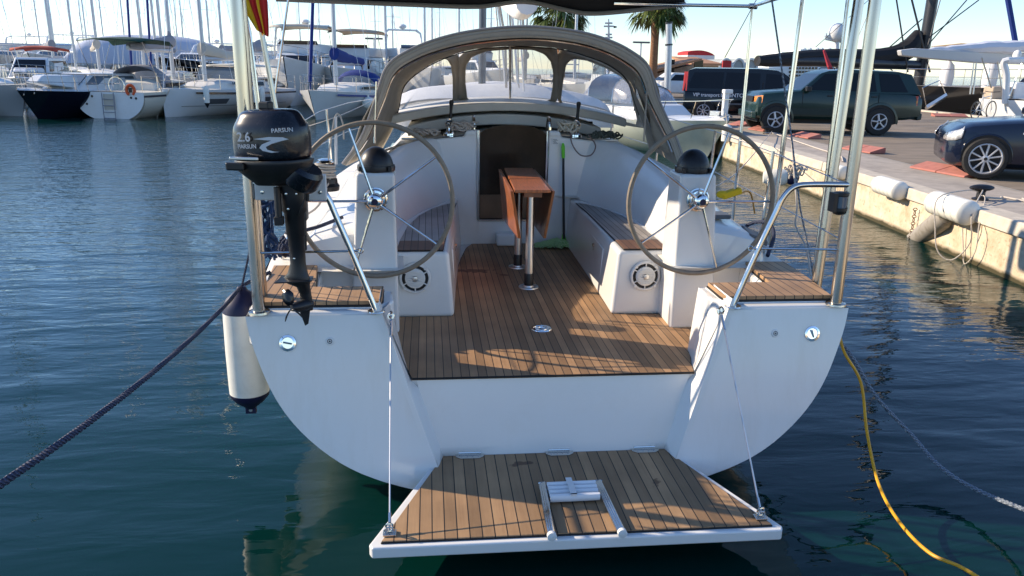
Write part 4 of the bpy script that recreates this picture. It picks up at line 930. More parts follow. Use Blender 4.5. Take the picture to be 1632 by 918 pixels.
b = MB(); b.tube(smooth_pts([(lx+.12,ly-.05,zb-.05),(lx+.145,ly-.07,zb-.12),(lx+.12,ly-.07,zb-.20),(lx+.10,ly-.03,zb-.24)], 4), .004, 6); b.build('fuel_hose', M['rub'], T)
b = MB(); b.tube([(lx+.14,ly+.0,zb-.17),(lx+.14,ly-.0,zb-.12)], .010, 8); b.tube([(lx+.10,ly,zb-.145),(lx+.15,ly,zb-.145)], .006, 8); b.build('clamp_screw', M['rub'], T)
# lettering on the cowling
wt = mat('silver_decal', (.62,.63,.64), .4)
def cowl_pt(px_, py_):
    return PY(px_, py_, cw.y-.10)
p = PY(383,224,-.30)
fy = cw.y-.128
rgt = V(.985,-.16,-.03)
b0 = V(cw.x-.13, fy+.012, zb+.115)
def front_mat(dx, dz, out=.0):
    # point on the cowl's flattened near side (right axis follows its heading)
    r_ = V(math.cos(rt_), math.sin(rt_), .05); n_ = V(math.sin(rt_), -math.cos(rt_), 0)
    c_ = V(cw.x, cw.y, zb)+r_*dx+n_*(.128+out); c_.z = zb+dz+.05*dx
    return plate(c_, r_, (0,0,1))
text_mesh('2.6', .056, 'number_decal', wt, front_mat(-.085,.115,.006), T, True)
text_mesh('PARSUN', .026, 'name_decal', wt, front_mat(-.085,.084,.006), T, True)
def side_mat(dx, dz, turn=R(42)):
    a_ = rt_+turn; r_ = V(math.cos(a_), math.sin(a_), .05); n_ = V(math.sin(a_), -math.cos(a_), 0)
    c_ = V(cw.x, cw.y, zb)+V(math.cos(rt_), math.sin(rt_), 0)*.118+V(math.sin(rt_), -math.cos(rt_), 0)*.112+n_*.010+r_*dx; c_.z = zb+dz+.05*.12
    return plate(c_, r_, (0,0,1))
text_mesh('PARSUN', .025, 'name_decal', wt, side_mat(-.035,.150), T, True)
b = MB(); Mx = side_mat(0,0,R(30))
sw = [(-.105,.128),(-.04,.134),(.02,.130),(.045,.120),(.02,.116),(-.03,.104),(-.055,.092),(-.05,.080),(-.02,.070),(.0,.068),(-.035,.066),(-.07,.076),(-.082,.090),(-.07,.104),(-.03,.118),(-.06,.122)]
b.add([Mx @ V(x, z, .002) for x, z in sw], [tuple(range(len(sw)))]); b.build('swoosh_decal', wt, T, fixn=False)
# white mounting board on the rail
T = thing('motor_bracket', 'white plastic outboard mounting board bolted to the left stern rail', 'bracket', (-1.33,-.15,1.85))
b = MB(); b.box(-1.51,-1.17,-.155,-.125,1.86,1.985); bo = b.build('board', M['white'], T, bevel=.006)
for x, z in ((-1.475,1.95),(-1.475,1.90),(-1.20,1.95),(-1.20,1.90)):
    b = MB(); b.lathe([(.009,0),(.009,.003),(.004,.004)], (x,-.155,z), (0,-1,0), 12); b.build('bolt', M['steel'], T)
# --- fender at the left quarter ---
fc = PY(393,560,.12)
T = thing('boat_fender', 'long white cylindrical fender with navy ends hanging at the left stern corner', 'fender', (fc.x, fc.y, fc.z))
r = .107
b = MB(); b.lathe([(r*.99,-.235),(r,-.2),(r*1.02,0),(r,.19),(r*.99,.235)], fc, n=32); bd = b.build('body', M['fender'], T)
b = MB(); b.lathe([(r,.233),(r*.97,.262),(r*.80,.30),(r*.45,.335),(.03,.35),(.02,.37)], fc, n=32); b.build('end_cap', M['navy'], T)
b = MB(); b.lathe([(r,-.233),(r*.97,-.255),(r*.7,-.29),(r*.30,-.325),(.022,-.335)], fc, n=32); b.box(fc.x-.028,fc.x+.028,fc.y-.012,fc.y+.012,fc.z-.365,fc.z-.315); b.build('end_cap', M['navy'], T)
b = MB(); b.lathe([(.010,0),(.010,.002)], fc+V(0,-.013,-.343), (0,-1,0), 12); b.build('eyelet', M['alu'], T)
b = MB(); b.tube([fc+V(0,0,.36), fc+V(.05,.02,.55), PY(412,400,.1), PY(405,300,.2)], .006, 6); b.build('lanyard', M['ropeblue'], T)
# ---- ropes ----
def rope(name, pts, r, m, label, cat='rope', group=None, k=5, n=8):
    b = MB(); b.tube(smooth_pts(pts, k) if k > 1 else pts, r, n); o = b.build(name, m); c = o.data.vertices[0].co.copy()
    tag(o, label, cat, group); return o
def twisted(name, pts, r, m, label, cat='rope'):
    P = smooth_pts(pts, 24); b = MB(); L = 0
    for ph in range(3):
        L = 0; q = []
        for i, p in enumerate(P):
            if i: L += (P[i]-P[i-1]).length
            t = (P[min(i+1,len(P)-1)]-P[max(i-1,0)]).normalized(); u = t.orthogonal().normalized() if False else (V(0,0,1)-t*t.z).normalized(); v = t.cross(u)
            a = L/(r*7)*2*PI+ph*2*PI/3; q.append(p+(u*math.cos(a)+v*math.sin(a))*r*.48)
        b.tube(q, r*.62, 6)
    o = b.build(name, m); tag(o, label, cat); return o
p0 = V(-1.66,.35,1.30); pe = PZ(-60,812,.9)
pts = [p0, PY(392,452,.1), PY(365,478,-.0), PY(300,532,-.55), PY(200,620,-1.1), PY(100,700,-1.6), PY(0,772,-2.0), PY(-80,832,-2.4)]
def catline(a, b_, n, sag): return [a.lerp(b_, i/n)+V(0,0,-sag*4*(i/n)*(1-i/n)) for i in range(n+1)]
A_ = PY(388,455,.15); B_ = PY(-40,800,-2.3)
twisted('mooring_rope', [V(-1.60,.5,1.33)]+catline(A_, B_, 8, .05), .0105, M['ropeblue'], 'dark navy twisted rope running from the left quarter to the lower left corner')
A_ = PY(1338,545,.1); pts = [A_+V(-.08,.5,.0), A_, PY(1395,630,-.1), PY(1450,690,-.2), PY(1500,745,-.4)]
twisted('mooring_rope', pts+[PY(1560,782,-.6), PY(1640,815,-.9), PY(1700,840,-1.2)], .0115, M['ropegrey'], 'thick grey blue rope sloping from the right quarter to the lower right edge')
rope('yellow_cable', [PY(1336,520,.2), PY(1345,560,.0), PY(1372,610,-.1), PY(1382,690,-.35), PY(1400,770,-.6), PY(1432,830,-.85), PY(1480,880,-1.1), PY(1530,903,-1.25), PY(1575,930,-1.4)], .0085, M['yhose'], 'yellow power cable hanging from the right quarter into the lower right', 'cable', k=10)
# coiled lines near winches, on both sides of the companionway
def tangle(c, w, d, h, n, r, m, seed, name, label, kk=9):
    rd = random.Random(seed); b = MB()
    for i in range(n):
        P = []; ph = rd.random()*6; cx_, cy_ = c[0]+rd.uniform(-w, w)*.5, c[1]+rd.uniform(-d, d)*.4
        a_, b_ = rd.uniform(.03,.07), rd.uniform(.02,.05)
        for k in range(kk): t = ph+k*2*PI/kk; P.append((cx_+a_*math.cos(t)+rd.uniform(-.01,.01), cy_+b_*math.sin(t), c[2]+rd.uniform(0,h)))
        b.tube(smooth_pts(P, 3, closed=True), r, 6, closed=True)
    o = b.build(name, m); tag(o, label, 'rope'); return o
tangle((-0.37,3.19,1.945), .16, .08, .08, 14, .0085, M['ropepale'], 3, 'rope_tangle', 'pinkish tan lines bundled round the left cabin-top winch')
tangle((-0.68,3.19,1.905), .20, .06, .05, 9, .0085, M['ropepale'], 5, 'rope_tangle', 'loose tan line lying outboard of the left cabin-top winch')
tangle((0.60,3.20,1.94), .10, .06, .09, 8, .010, mat('cream_rope', (.62,.56,.44), .8), 8, 'rope_tangle', 'cream line knotted beside the right cabin-top winch')
tangle((0.93,3.17,1.89), .24, .10, .06, 16, .008, M['ropegreen'], 9, 'rope_tangle', 'green and grey lines heaped outboard of the right cabin-top winch')
rope('hanging_line', [PY(909,212,3.12), PY(912,230,3.08), PY(925,247,3.04), PY(942,247,3.04), PY(949,232,3.05), PY(938,215,3.12)], .006, rope_mat('brown_rope', (.20,.13,.11), (.35,.26,.24), 90), 'brown flecked line drooping in a loop below the right cabin-top winch')
for (x, lab) in ((-.48,'black winch handle standing in the left cabin-top winch'),(.69,'black winch handle standing in the right cabin-top winch')):
    T = thing('loose_crank', lab, 'winch handle', (x,3.27,2.03)); b = MB(); b.box(x-.012,x+.012,3.25,3.29,2.03,2.047); b.build('arm', M['chrome'], T, bevel=.004)
    b = MB(); b.lathe([(.014,0),(.016,.02),(.013,.06),(.015,.11),(.021,.135),(.021,.155),(.012,.165)], (x+.008,3.26,2.045), (.06,0,1), 16); b.build('grip', M['blk'], T)
b = MB()
for i in range(6): b.tube(circ(cwl+V(0,0,.045+.019*i), .058+.006*(i % 2), (.05*(i % 3),.04,1), 20), .0085, 6, closed=True)
tag(b.build('winch_rope', M['ropepale']), 'pale line wrapped in turns round the left coaming winch', 'rope')
rope('sheet_line', [cwl+V(.05,-.02,.10), cwl+V(-.03,-.2,-.1), PY(470,352,.6), PY(455,372,.4)], .0075, M['ropepale'], 'pale sheet leading aft from the left coaming winch')
T = thing('man_overboard_pole', 'short white pole with a tan line looped over its top beside the left coaming', 'pole', PY(536,262,1.5))
b = MB(); b.tube([PY(536,262,1.5), PY(535,186,1.5)], .009, 8); b.build('pole', M['white'], T)
b = MB(); b.tube(smooth_pts([PY(522,262,1.5), PY(530,205,1.5), PY(535,184,1.5), PY(541,183,1.5), PY(547,200,1.5), PY(548,222,1.5)], 5), .006, 6); b.build('loop_line', M['ropepale'], T)
# blue line bundle on the left pushpit
rd = random.Random(4)
b = MB()
for i in range(12):
    P = [];
    for k in range(6): P.append(V(-1.57+rd.uniform(-.04,.05), .35+rd.uniform(-.05,.1), 1.88-.085*k+rd.uniform(-.02,.02)))
    b.tube(smooth_pts(P, 3), .008, 5)
tag(b.build('blue_line_hank', rope_mat('blue_fleck', (.01,.03,.10), (.05,.12,.25), 120)), 'hank of blue flecked line hanging on the left stern rail', 'rope')
tangle((-1.52,.75,1.36), .12, .35, .10, 9, .012, M['ropeblue'], 12, 'rope_tangle', 'heap of thick navy line on the left side deck beside the quarter teak')
rope('deck_line', [V(-1.55,.80,1.42), V(-1.46,.82,1.50), V(-1.35,.86,1.53), V(-1.22,.95,1.57)], .012, M['ropeblue'], 'end of navy line lying over the left coaming')
rope('deck_line', [V(1.50,.70,1.36), V(1.62,.9,1.45), V(1.66,1.1,1.50), V(1.60,1.3,1.44), V(1.52,1.1,1.36)], .013, M['ropeblue'], 'stiff loop of navy line on the right side deck')
rope('pole_line', [PY(1262,225,1.5), PY(1266,280,1.2), PY(1270,330,1.0), PY(1268,360,.9), PY(1285,395,.7), PY(1292,440,.5)], .006, M['ropepale'], 'pale tackle line hanging inside the two right stern poles')
tangle((PY(1265,285,1.3)), .05, .05, .10, 4, .006, M['ropepale'], 22, 'line_knot', 'pale knotted line ends on the right lifeline')
# fender balls on the right lifeline
c = PY(1262,283,1.6)
T = thing('ball_fender', 'small navy blue end of a fender tied on the right lifeline', 'fender', c)
b = MB(); b.ball(c, (.055,.055,.055), 20, 10); b.build('ball', M['navy'], T)
b = MB(); b.lathe([(.05,.0),(.062,.03),(.062,.12),(.04,.17)], c+V(-.03,.02,0), (-.95,.3,-.05), 18); b.build('body', M['fender'], T)
c = PY(1165,308,1.9)
b = MB(); rows = [ring(c.x+.02*i-.06, c.y, c.z-.045+.0*i, .03, .02, 12) for i in range(1)]
b.cbox(c, (.16,.08,.05), rot=Matrix.Rotation(R(-18), 4, 'Y')); b.ball(c+V(-.07,0,-.01), (.05,.045,.03), 12, 8)
tag(b.build('yellow_float', M['yel'], bevel=.012), 'yellow and white float lying on the right coaming beyond the wheel', 'float')
rope('orange_line', [c+V(.08,0,.0), c+V(.18,.1,.0), c+V(.26,.2,-.06), c+V(.30,.2,-.2)], .007, mat('orange_rope', (.55,.25,.05), .7), 'thin orange line trailing from the yellow float')
# mop
T = thing('mop', 'mop with a green head and black handle leaning in the cockpit corner', 'mop', (.56,3.02,.9))
b = MB(); b.tube([(.575,3.04,.97),(.555,3.11,1.72)], .0115, 10); b.build('handle', M['blk'], T)
b = MB(); b.lathe([(.013,0),(.016,.01),(.017,.10),(.009,.135)], (.555,3.11,1.71), (-.04,.08,1), 10); b.build('grip', M['green'], T)
b = MB(); b.lathe([(.022,0),(.024,.03),(.013,.09)], (.578,3.05,.92), (-.04,.08,1), 12); b.build('socket', M['green'], T)
rd = random.Random(5); b = MB()
for i in range(260):
    a = rd.uniform(0, 2*PI); L_ = rd.uniform(.08,.21); w_ = rd.uniform(-.6,.6); P = []
    for k in range(6):
        t = k/5; P.append(V(.50+math.cos(a+w_*t)*L_*t*1.0-.03*t, 2.98+math.sin(a+w_*t)*L_*t*.55-.0, .908+.055*(1-t)**1.0+rd.uniform(0,.03)))
    b.tube(smooth_pts(P, 2), .0042, 5)
b.build('yarn_head', M['mop'], T)
# upturned tender on the foredeck under a white cover
dc = V(.22,6.9,1.75)
T = thing('covered_dinghy', 'upturned dinghy under a white cover on the foredeck, seen through the sprayhood windows', 'dinghy', dc)
b = MB(); rows = []
for i in range(15):
    v = i/14; row = []
    for k in range(25):
        a = PI*k/24; x = -math.cos(a); w_ = 1.45*(1-.35*v**2); h = .53*(1-.45*abs(v*2-.7)**3*.3)*(min(1, v*5+.72))*(min(1,(1-v)*4))
        row.append((dc.x+x*w_, 5.9+2.6*v-.25*math.sin(a), 1.78+h*abs(math.sin(a))**.55+.012*math.sin(7*x+3*v)))
    rows.append(row)
b.grid(rows); b.add(rows[0], [tuple(range(25))]); b.build('cover', M['whitecloth'], T, ang=60)
b = MB(); b.tube([(r_[0]*1.0,r_[1]-.01,r_[2]) for r_ in [rows[0][k] for k in range(1, 24)]], .012, 6); b.build('cover_seam', M['bimini_e'], T)
# ensign on its staff
fp = PY(437,160,.3); ft = PY(402,-30,.3)
T = thing('ensign', 'red and yellow flag furled along a steel staff behind the outboard motor', 'flag', V(fp.x, fp.y, 1.3))
b = MB(); b.tube([fp+(fp-ft)*.6, ft], .0135, 10); b.build('staff', M['steel2'], T)
rows = []; mi = []
def F_(px_, py_, d): return PY(px_, py_, .26+d)
strips = [[(374,-8),(392,-8),(402,22),(412,50)], [(392,-8),(402,-8),(416,25),(417,47)], [(399,-8),(410,-8),(419,24),(414,32)], [(408,-8),(423,-8),(428,26),(430,53)]]
b = MB(); n = 14; cols_ = []
LX = [(366,375,382,388,393,398,404,410,414,419,423), (383,389,394,399,402,405,408,413,418,423,427), (398,400,403,407,411,413,415,418,422,426,428), (408,409,411,414,416,419,420,422,424,427,429)]
LY = [-30, 8, 30, 47]; DP = [0,.02,-.015,.02,-.02,.015,-.02,.02,-.01,.012,0]
rows = [[PY(x, y+(1.6*j*.8 if i == 3 else 0), .26+DP[j]) for j, x in enumerate(row)] for i, (row, y) in enumerate(zip(LX, LY))]
b.grid(rows); 
for f in range(len(b.f)):
    j = f % 10; b.m[f] = 1 if j in (0,1,2) or j == 6 else 0
b.build('flag_cloth', [M['red'], M['yel']], T, sub=2, fixn=False, ang=180)
b = MB(); b.tube([PY(366,-8,.2), PY(370,20,.2), PY(371,34,.2)], [.006,.006,.003], 6, flat=1.5); tag(b.build('yellow_ribbon', M['yel']), 'yellow ribbon hanging against the left stern poles at the top edge', 'ribbon')
# ================= on the quay =================
M['redpaint'] = mat('faded_red_paint', (.43,.165,.13), .85, var=.12, vs=9, dirt=(.35,.2,.17), ds=6, da=.5)
def wedge(x, y, rz, lab, w=1.05, d=.46):
    T = thing('parking_stop', lab, 'parking stop', (x, y, QZ), rz, 'red wedge parking stops along the quay')
    Mx = wmat(T)
    for i in (0, 1):
        b = MB(); x0 = -w/2+i*w/2+.008; x1 = x0+w/2-.016
        b.px([(-d/2,0),(d/2,0),(d/2,.11),(d/2-.03,.12),(-d/2,.03)], x0, x1); b.v = [tuple(Mx @ Vector(p)) for p in b.v]
        b.build('block', M['redpaint'], T, bevel=.006)
    return T
for (px_, py_, w_, lab) in ((1125,193,.9,'red wedge stop nearest the small motorboat bow'),(1180,200,.95,'shaded red wedge stop beside the motorboat shadow'),(1213,208,1.0,"red wedge stop under the green car's front wheel"),
      (1283,219,1.0,'red wedge stop midway under the green car, behind the wheel rim'),(1375,241,1.15,'red wedge stop behind the thick right stern pole'),(1506,275,1.5,'largest red wedge stop in front of the dark blue car')):
    p = PZ(px_, py_, QZ); e = math.atan2(.25-.0, 2.0)
    wedge(p.x, p.y, -R(90)+R(6), lab, w=w_*.85, d=.36)
p = PZ(1513,186,QZ); wedge(p.x, p.y, R(-8), 'distant pink wedge stop on the far side of the pier', w=1.3, d=.35)
# T-shaped bollards
def bollard(p, lab):
    T = thing('bollard', lab, 'bollard', p, R(10), 'mooring bollards on the quay')
    b = MB(); b.lathe([(.10,0),(.10,.015),(.055,.03),(.05,.10),(.07,.13)], p, n=20)
    b.build('stem', M['blk'], T)
    b = MB(); b.ball((p[0],p[1],p[2]+.155), (.17,.085,.045), 20, 8); b.build('head', M['blk'], T)
bo1 = PZ(1548,318,QZ+.0); bollard((bo1.x+.12,bo1.y,QZ), 'black horn bollard on the quay edge behind the ribbed fender')
bo2 = PZ(1222,213,QZ); bollard((bo2.x,bo2.y,QZ), 'small black bollard on the quay by the green car front wheel')
def cleat(p, lab, rz=0):
    T = thing('mooring_ring', lab, 'mooring ring', p)
    b = MB(); c_ = V(*p)
    b.tube([c_+V(-.18,.05,.03), c_+V(0,-.06,.06), c_+V(.18,-.12,.03)], .016, 8); b.tube([c_+V(-.15,.1,.01), c_+V(-.15,0,.05)], .014, 8); b.build('bar', M['steel2'], T)
cleat((bo2.x-.0,bo2.y-.3,QZ), 'pale steel mooring bar next to the small black bollard')
# ribbed white quay fenders bolted under the coping
def quay_fender(x, y, L_, r_, lab, tilt=0):
    c = V(x, y, QZ-.05)
    T = thing('quay_fender', lab, 'quay fender', (c.x, c.y, c.z), 0, 'ribbed white fenders on the quay wall')
    dx = edge(y+.3)-edge(y-.3); ax_ = V(dx/.6, 1, tilt).normalized(); n_ = 20; b = MB(); prof = []
    N = 44
    for i in range(N+1):
        t = i/N; rr = r_*(1-.10*(1 if (i % 8) < 1 else 0))
        e = min(t, 1-t)*L_
        if e < .05: rr *= (.55+.45*math.sqrt(max(0, 1-(1-e/.05)**2)))
        prof.append((rr, (t-.5)*L_))
    b.lathe(prof, c, ax_, 22)
    bd = b.build('body', M['fender'], T, ang=40)
for (px_, py_, L_, r_, lab) in ((1517,325,.85,.155,'nearest ribbed white quay fender, wrapped by a loop of rope'),(1418,294,.72,.135,'ribbed white quay fender right of the two steel poles'),(1336,268,.55,.115,'white quay fender partly hidden behind the steel poles')):
    p = PZ(px_, py_, QZ-.06)
    # walk along the edge to where the fender's line of sight meets the wall
    best = min((abs((PY(px_, py_, y).x)-(edge(y)-.10)), y) for y in [i*.05 for i in range(40, 400)])
    y = best[1]; quay_fender(edge(y)-.11, y, L_, r_, lab)
    if px_ == 1517: FQ = V(edge(y)-.11, y, QZ-.05)
# grey cylinder fender afloat against the wall
cf = PZ(1450,380,WZ); top = V(edge(6.4)-.22, FQ.y+.05, QZ-.22)
T = thing('grey_fender', 'worn grey cylinder fender slanting from the quay wall into the water', 'fender', (cf.x, cf.y, WZ))
a_ = PY(1508,345,FQ.y+.15); b_ = PZ(1462,382,WZ-.03)
d = (a_-b_).normalized(); a2_ = a_; b2_ = b_-d*.25; L_ = (a2_-b2_).length
b = MB(); b.lathe([(.03,0),(.10,.02),(.135,.08),(.14,.16),(.14,L_-.12),(.13,L_-.05),(.09,L_),(.02,L_+.02)], b2_, d, 26); b.build('body', mat('grey_fender_vinyl', (.33,.30,.26), .6, var=.1, vs=10, dirt=(.12,.10,.06), ds=9, da=.7), T)
b = MB(); b.tube([a_, FQ+V(.1,0,.1)], .01, 6); b.build('lanyard', M['ropepale'], T)
B1 = V(bo1.x+.12, bo1.y, QZ+.08)
rope('quay_rope', [B1, B1+V(-.2,-.05,.05), FQ+V(-.2,.0,.12), FQ+V(-.25,-.12,-.25), FQ+V(-.22,-.2,-.52), FQ+V(-.1,-.32,-.60), FQ+V(.0,-.45,-.35), FQ+V(-.02,-.42,.0), B1+V(-.1,-.15,.05), B1], .008, M['ropepale'], 'pale rope looping from the horn bollard over the ribbed fender and down the wall')
rope('quay_rope', [B1+V(0,0,-.02), B1+V(-.12,-.25,-.03), FQ+V(.0,-.55,-.1), FQ+V(-.04,-.62,-.42), FQ+V(-.02,-.45,-.62), FQ+V(0,-.35,-.45), FQ+V(-.02,-.3,-.2)], .007, M['ropepale'], 'second thin loop of rope hanging below the nearest ribbed fender')
rd = random.Random(6)
P = [B1+V(.05,0,-.05)]
for i in range(14): P.append(V(bo1.x+.35+.35*i*.35+rd.uniform(-.1,.1), bo1.y+.18*math.sin(i*1.9)-.04*i, QZ+.016))
rope('quay_rope', P, .012, M['ropepale'], 'loose pale rope snaking over the paving right of the horn bollard', k=6)
rope('quay_rope', [V(bo1.x+1.0+.25*math.cos(t/3), bo1.y-.02+.14*math.sin(t/3), QZ+.016) for t in range(18)], .011, M['ropepale'], 'small coil of pale rope on the paving under the dark blue car')
# chain down the wall
b = MB(); p = V(edge(FQ.y+1.0)-.02, FQ.y+1.0, QZ-.25)
for i in range(14): b.tube(circ(p+V(-.015,0,-.05*i), .03, (1,0,0) if i % 2 else (0,1,0), 10, .6), .006, 5, closed=True)
tag(b.build('rusty_chain', mat('rust', (.10,.05,.03), .9)), 'dark rusty chain hanging down the quay wall into the water', 'chain')
# lines from the yacht to the quay
rope('breast_line', [PY(1213,145,2.6)*0+V(1.75,3.0,1.4), PY(1300,255,5.0)*.0+V(3.6,6.5,1.15), V(bo2.x,bo2.y-.3,QZ+.08)], .008, M['ropepale'], 'thin pale line from the yacht side deck to the small black bollard')
rope('lazy_line', [V(bo2.x,bo2.y-.3,QZ+.05), V(7.6,12.2,QZ+.015), V(7.3,10.6,QZ+.02), V(6.85,9.6,QZ+.015)], .012, M['ropepale'], 'pale rope lying along the coping from the mooring bar towards the steel poles')
rope('hanging_coil', smooth_pts([V(edge(9.0)-.05,9.0,QZ-.02), V(edge(9)-.12,8.9,QZ-.4), V(edge(9)-.12,8.75,QZ-.45), V(edge(9)-.1,8.7,QZ-.05), V(edge(9)-.12,8.85,QZ-.38), V(edge(9)-.1,9.1,QZ-.3)], 2), .009, M['ropepale'], 'coil of rope hanging on the quay wall behind the right stern poles')
# tall steel shower post beyond the sprayhood
c = PZ(1066,170,QZ)
# ================= vehicles =================
def car_side(profile, n_y, half, tum, parent, m, name='body'):
    pass
def loft_car(T, prof_low, prof_top, hw, m, name='body', inset=.0, top_in=.16, ang=30, belt=.9):
    """body as a stack of cross-sections along x: each (x, z_bottom, z_top, half width)"""
    Mx = wmat(T); b = MB(); rows = []
    for (x, z0, z1, w_) in prof_low:
        row = []; h = z1-z0
        for (u, v) in ((0.0,0),(.90,0),(1.0,.10),(1.015,.45),(1.0,.80),(.965,.95),(.88,1.0),(.4,1.015),(0,1.02)):
            row.append(Mx @ V(x, -w_*u, z0+h*v))
        rows.append(row)
    full = [r+[Mx @ V(*(lambda q: (q.x, -q.y, q.z))(Mx.inverted() @ p)) for p in r[-2:0:-1]] for r in rows]
    b.grid(full, close=True); b.add(full[0], [tuple(range(len(full[0])))]); b.add(full[-1], [tuple(range(len(full[0])))])
    return b.build(name, m, T, ang=ang)
def W4(T, pts): Mx = wmat(T); return [Mx @ V(*p) for p in pts]
def wheel_on(T, x, side, hw, r_, rim, spokes, wname='wheel', rimm='silver', w_=.21):
    Mx = wmat(T); c = Mx @ V(x, side*hw, r_); ax_ = (Mx.to_3x3() @ V(0, side, 0)).normalized()
    b = MB(); ri = rim
    b.lathe([(ri,-w_/2),(r_*.93,-w_/2),(r_,-w_/2+.03),(r_,w_/2-.03),(r_*.94,w_/2),(ri+.015,w_/2+.004),(ri,w_/2-.01)], c-ax_*(w_/2-.01), ax_, 36, cap=False); wh = b.build(wname, M['rub'], T, ang=35)
    b = MB(); b.lathe([(ri+.002,-.06),(ri+.004,.0),(ri-.012,.004),(ri-.022,-.012),(ri-.03,-.05)], c, ax_, 36, cap=False)
    u = V(0,0,1); v = ax_.cross(u)
    for k in range(spokes[0]):
        a = 2*PI*k/spokes[0]+.2
        for da in ((-spokes[2], spokes[2]) if spokes[2] else (0,)):
            d0 = u*math.cos(a+da*.25)+v*math.sin(a+da*.25); d1 = u*math.cos(a+da)+v*math.sin(a+da)
            b.tube([c+d0*.03-ax_*.012, c+d1*(ri-.01)-ax_*.02], [spokes[1]*.9, spokes[1]], 6, flat=.8)
    b.lathe([(.055,-.03),(.055,-.004),(.035,.004)], c, ax_, 18)
    rm = b.build('rim', M[rimm], wh, ang=40)
    b = MB(); b.lathe([(ri-.02,-.055),(.05,-.05)], c, ax_, 30); b.build('brake_disc', M['darkin'], wh)
    b = MB(); b.lathe([(.028,.0),(.025,.008)], c, ax_, 16); b.build('wheel_cap', M['blk'], wh)
    return wh
def panel(T, pts, m, name, th=.012, y=None, bevel=0):
    """flat side panel from (x,z) outline at lateral y, built outward by th"""
    pass
def arch_ring(T, x, side, hw, r_, m, name='wheel_arch', w_=.05, zc=None, depth=.02):
    Mx = wmat(T); b = MB(); A = []; B = []; C = []; D = []
    zc = zc if zc else .36
    for k in range(25):
        a = R(-8)+R(196)*k/24; co, si = math.cos(a), math.sin(a)
        A.append(Mx @ V(x+co*r_, side*(hw+.0), zc+si*r_)); B.append(Mx @ V(x+co*r_, side*(hw+depth), zc+si*r_)); C.append(Mx @ V(x+co*(r_+w_), side*(hw+depth*.8), zc+si*(r_+w_))); D.append(Mx @ V(x+co*(r_+w_+.01), side*(hw-.01), zc+si*(r_+w_+.01)))
    b.grid([A, B, C, D]); b.build(name, m, T)
    b = MB(); E_ = [Mx @ V(x+math.cos(R(-8)+R(196)*k/24)*r_, side*(hw+.012), zc+math.sin(R(-8)+R(196)*k/24)*r_) for k in range(25)]
    b.add([tuple(p) for p in E_], [tuple(range(25))]); b.build('wheel_well', M['darkin'], T)
def side_poly(T, pts, side, yf, m, name, th=.006, parent=None):
    """outline (x,z) pushed onto the body side; yf(z) gives half width"""
    Mx = wmat(T); A = [Mx @ V(x, side*(yf(z)-.004), z) for x, z in pts]; B = [Mx @ V(x, side*(yf(z)+th), z) for x, z in pts]
    b = MB(); b.prism(A, B); return b.build(name, m, parent or T)
def cabin(T, outline, hb, ht, zb, zt, m_body, m_glass, wins, front, rear):
    """greenhouse: outline list of (x,z) side silhouette from front base over the roof to rear base"""
    Mx = wmat(T); yf = lambda z: hb-(hb-ht)*max(0, (z-zb))/(zt-zb)
    b = MB(); L_ = [Mx @ V(x, -yf(z), z) for x, z in outline]; R_ = [Mx @ V(x, yf(z), z) for x, z in outline]
    Lc = [Mx @ V(x, -yf(z)*.6, z+.02*(1 if z > zt-.06 else 0)) for x, z in outline]; Rc = [Mx @ V(x, yf(z)*.6, z+.02*(1 if z > zt-.06 else 0)) for x, z in outline]
    Mc = [Mx @ V(x, 0, z+.03*(1 if z > zt-.06 else 0)) for x, z in outline]
    b.grid([L_, Lc, Mc, Rc, R_]); b.add([tuple(p) for p in L_], [tuple(range(len(L_)))]); b.add([tuple(p) for p in R_], [tuple(range(len(R_)))])
    c = b.build('cabin', m_body, T, ang=28)
    for w_ in wins:
        for side in (-1, 1): side_poly(T, w_, side, yf, m_glass, 'side_window', .004)
    for (nm, (xa, za), (xb, zb_)) in (('windscreen',)+front, ('rear_window',)+rear):
        n_ = V(-(zb_-za), 0, xb-xa).normalized(); sgn = -1 if nm == 'windscreen' else 1
        if (n_.x > 0) != (nm == 'rear_window'): n_ = -n_
        if front[0][0] > rear[0][0]: n_ = -n_
        if n_.z < 0: n_ = -n_
        A = [V(xa, -yf(za)*.93, za), V(xa, yf(za)*.93, za), V(xb, yf(zb_)*.92, zb_), V(xb, -yf(zb_)*.92, zb_)]
        b = MB(); b.prism([Mx @ (p-n_*.01) for p in A], [Mx @ (p+n_*.008) for p in A]); b.build(nm, m_glass, T)
    return yf
# dark green estate 4x4, front towards the left (local x forward is +x, turned to face -X)
p = PZ(1240,213,QZ); p2 = PZ(1403,215,QZ); d_ = (p-p2); rz = math.atan2(d_.y, d_.x)
ctr = (p+p2)/2; dn = V(-math.sin(rz), math.cos(rz), 0); hw = .86
ctr = ctr-dn*hw if (ctr-dn*hw).y > ctr.y else ctr+dn*hw
M['gpaint'] = mat('green_car_paint', (.005,.026,.020), .28, coat=.35, var=.1, vs=2, dirt=(.03,.045,.04), ds=5, da=.3)
M['trim'] = mat('dark_green_trim', (.008,.022,.018), .55)
rz += R(-7)
T = thing('parked_car', 'dark green boxy off-road estate car with silver wheels parked across the quay', 'car', (ctr.x, ctr.y, QZ), rz)
wb = 2.69; xf = 1.38; xr = -1.31; wr = .355
loft_car(T, [(2.14,.48,.76,.78),(2.10,.40,.92,.84),(1.95,.38,.99,.885),(1.7,.38,1.04,.895),(1.2,.38,1.09,.90),(.75,.38,1.13,.905),(.3,.38,1.12,.905),(-1.0,.38,1.10,.905),(-1.9,.40,1.09,.90),(-2.18,.44,1.05,.87),(-2.26,.50,.95,.84)], None, .88, M['gpaint'])
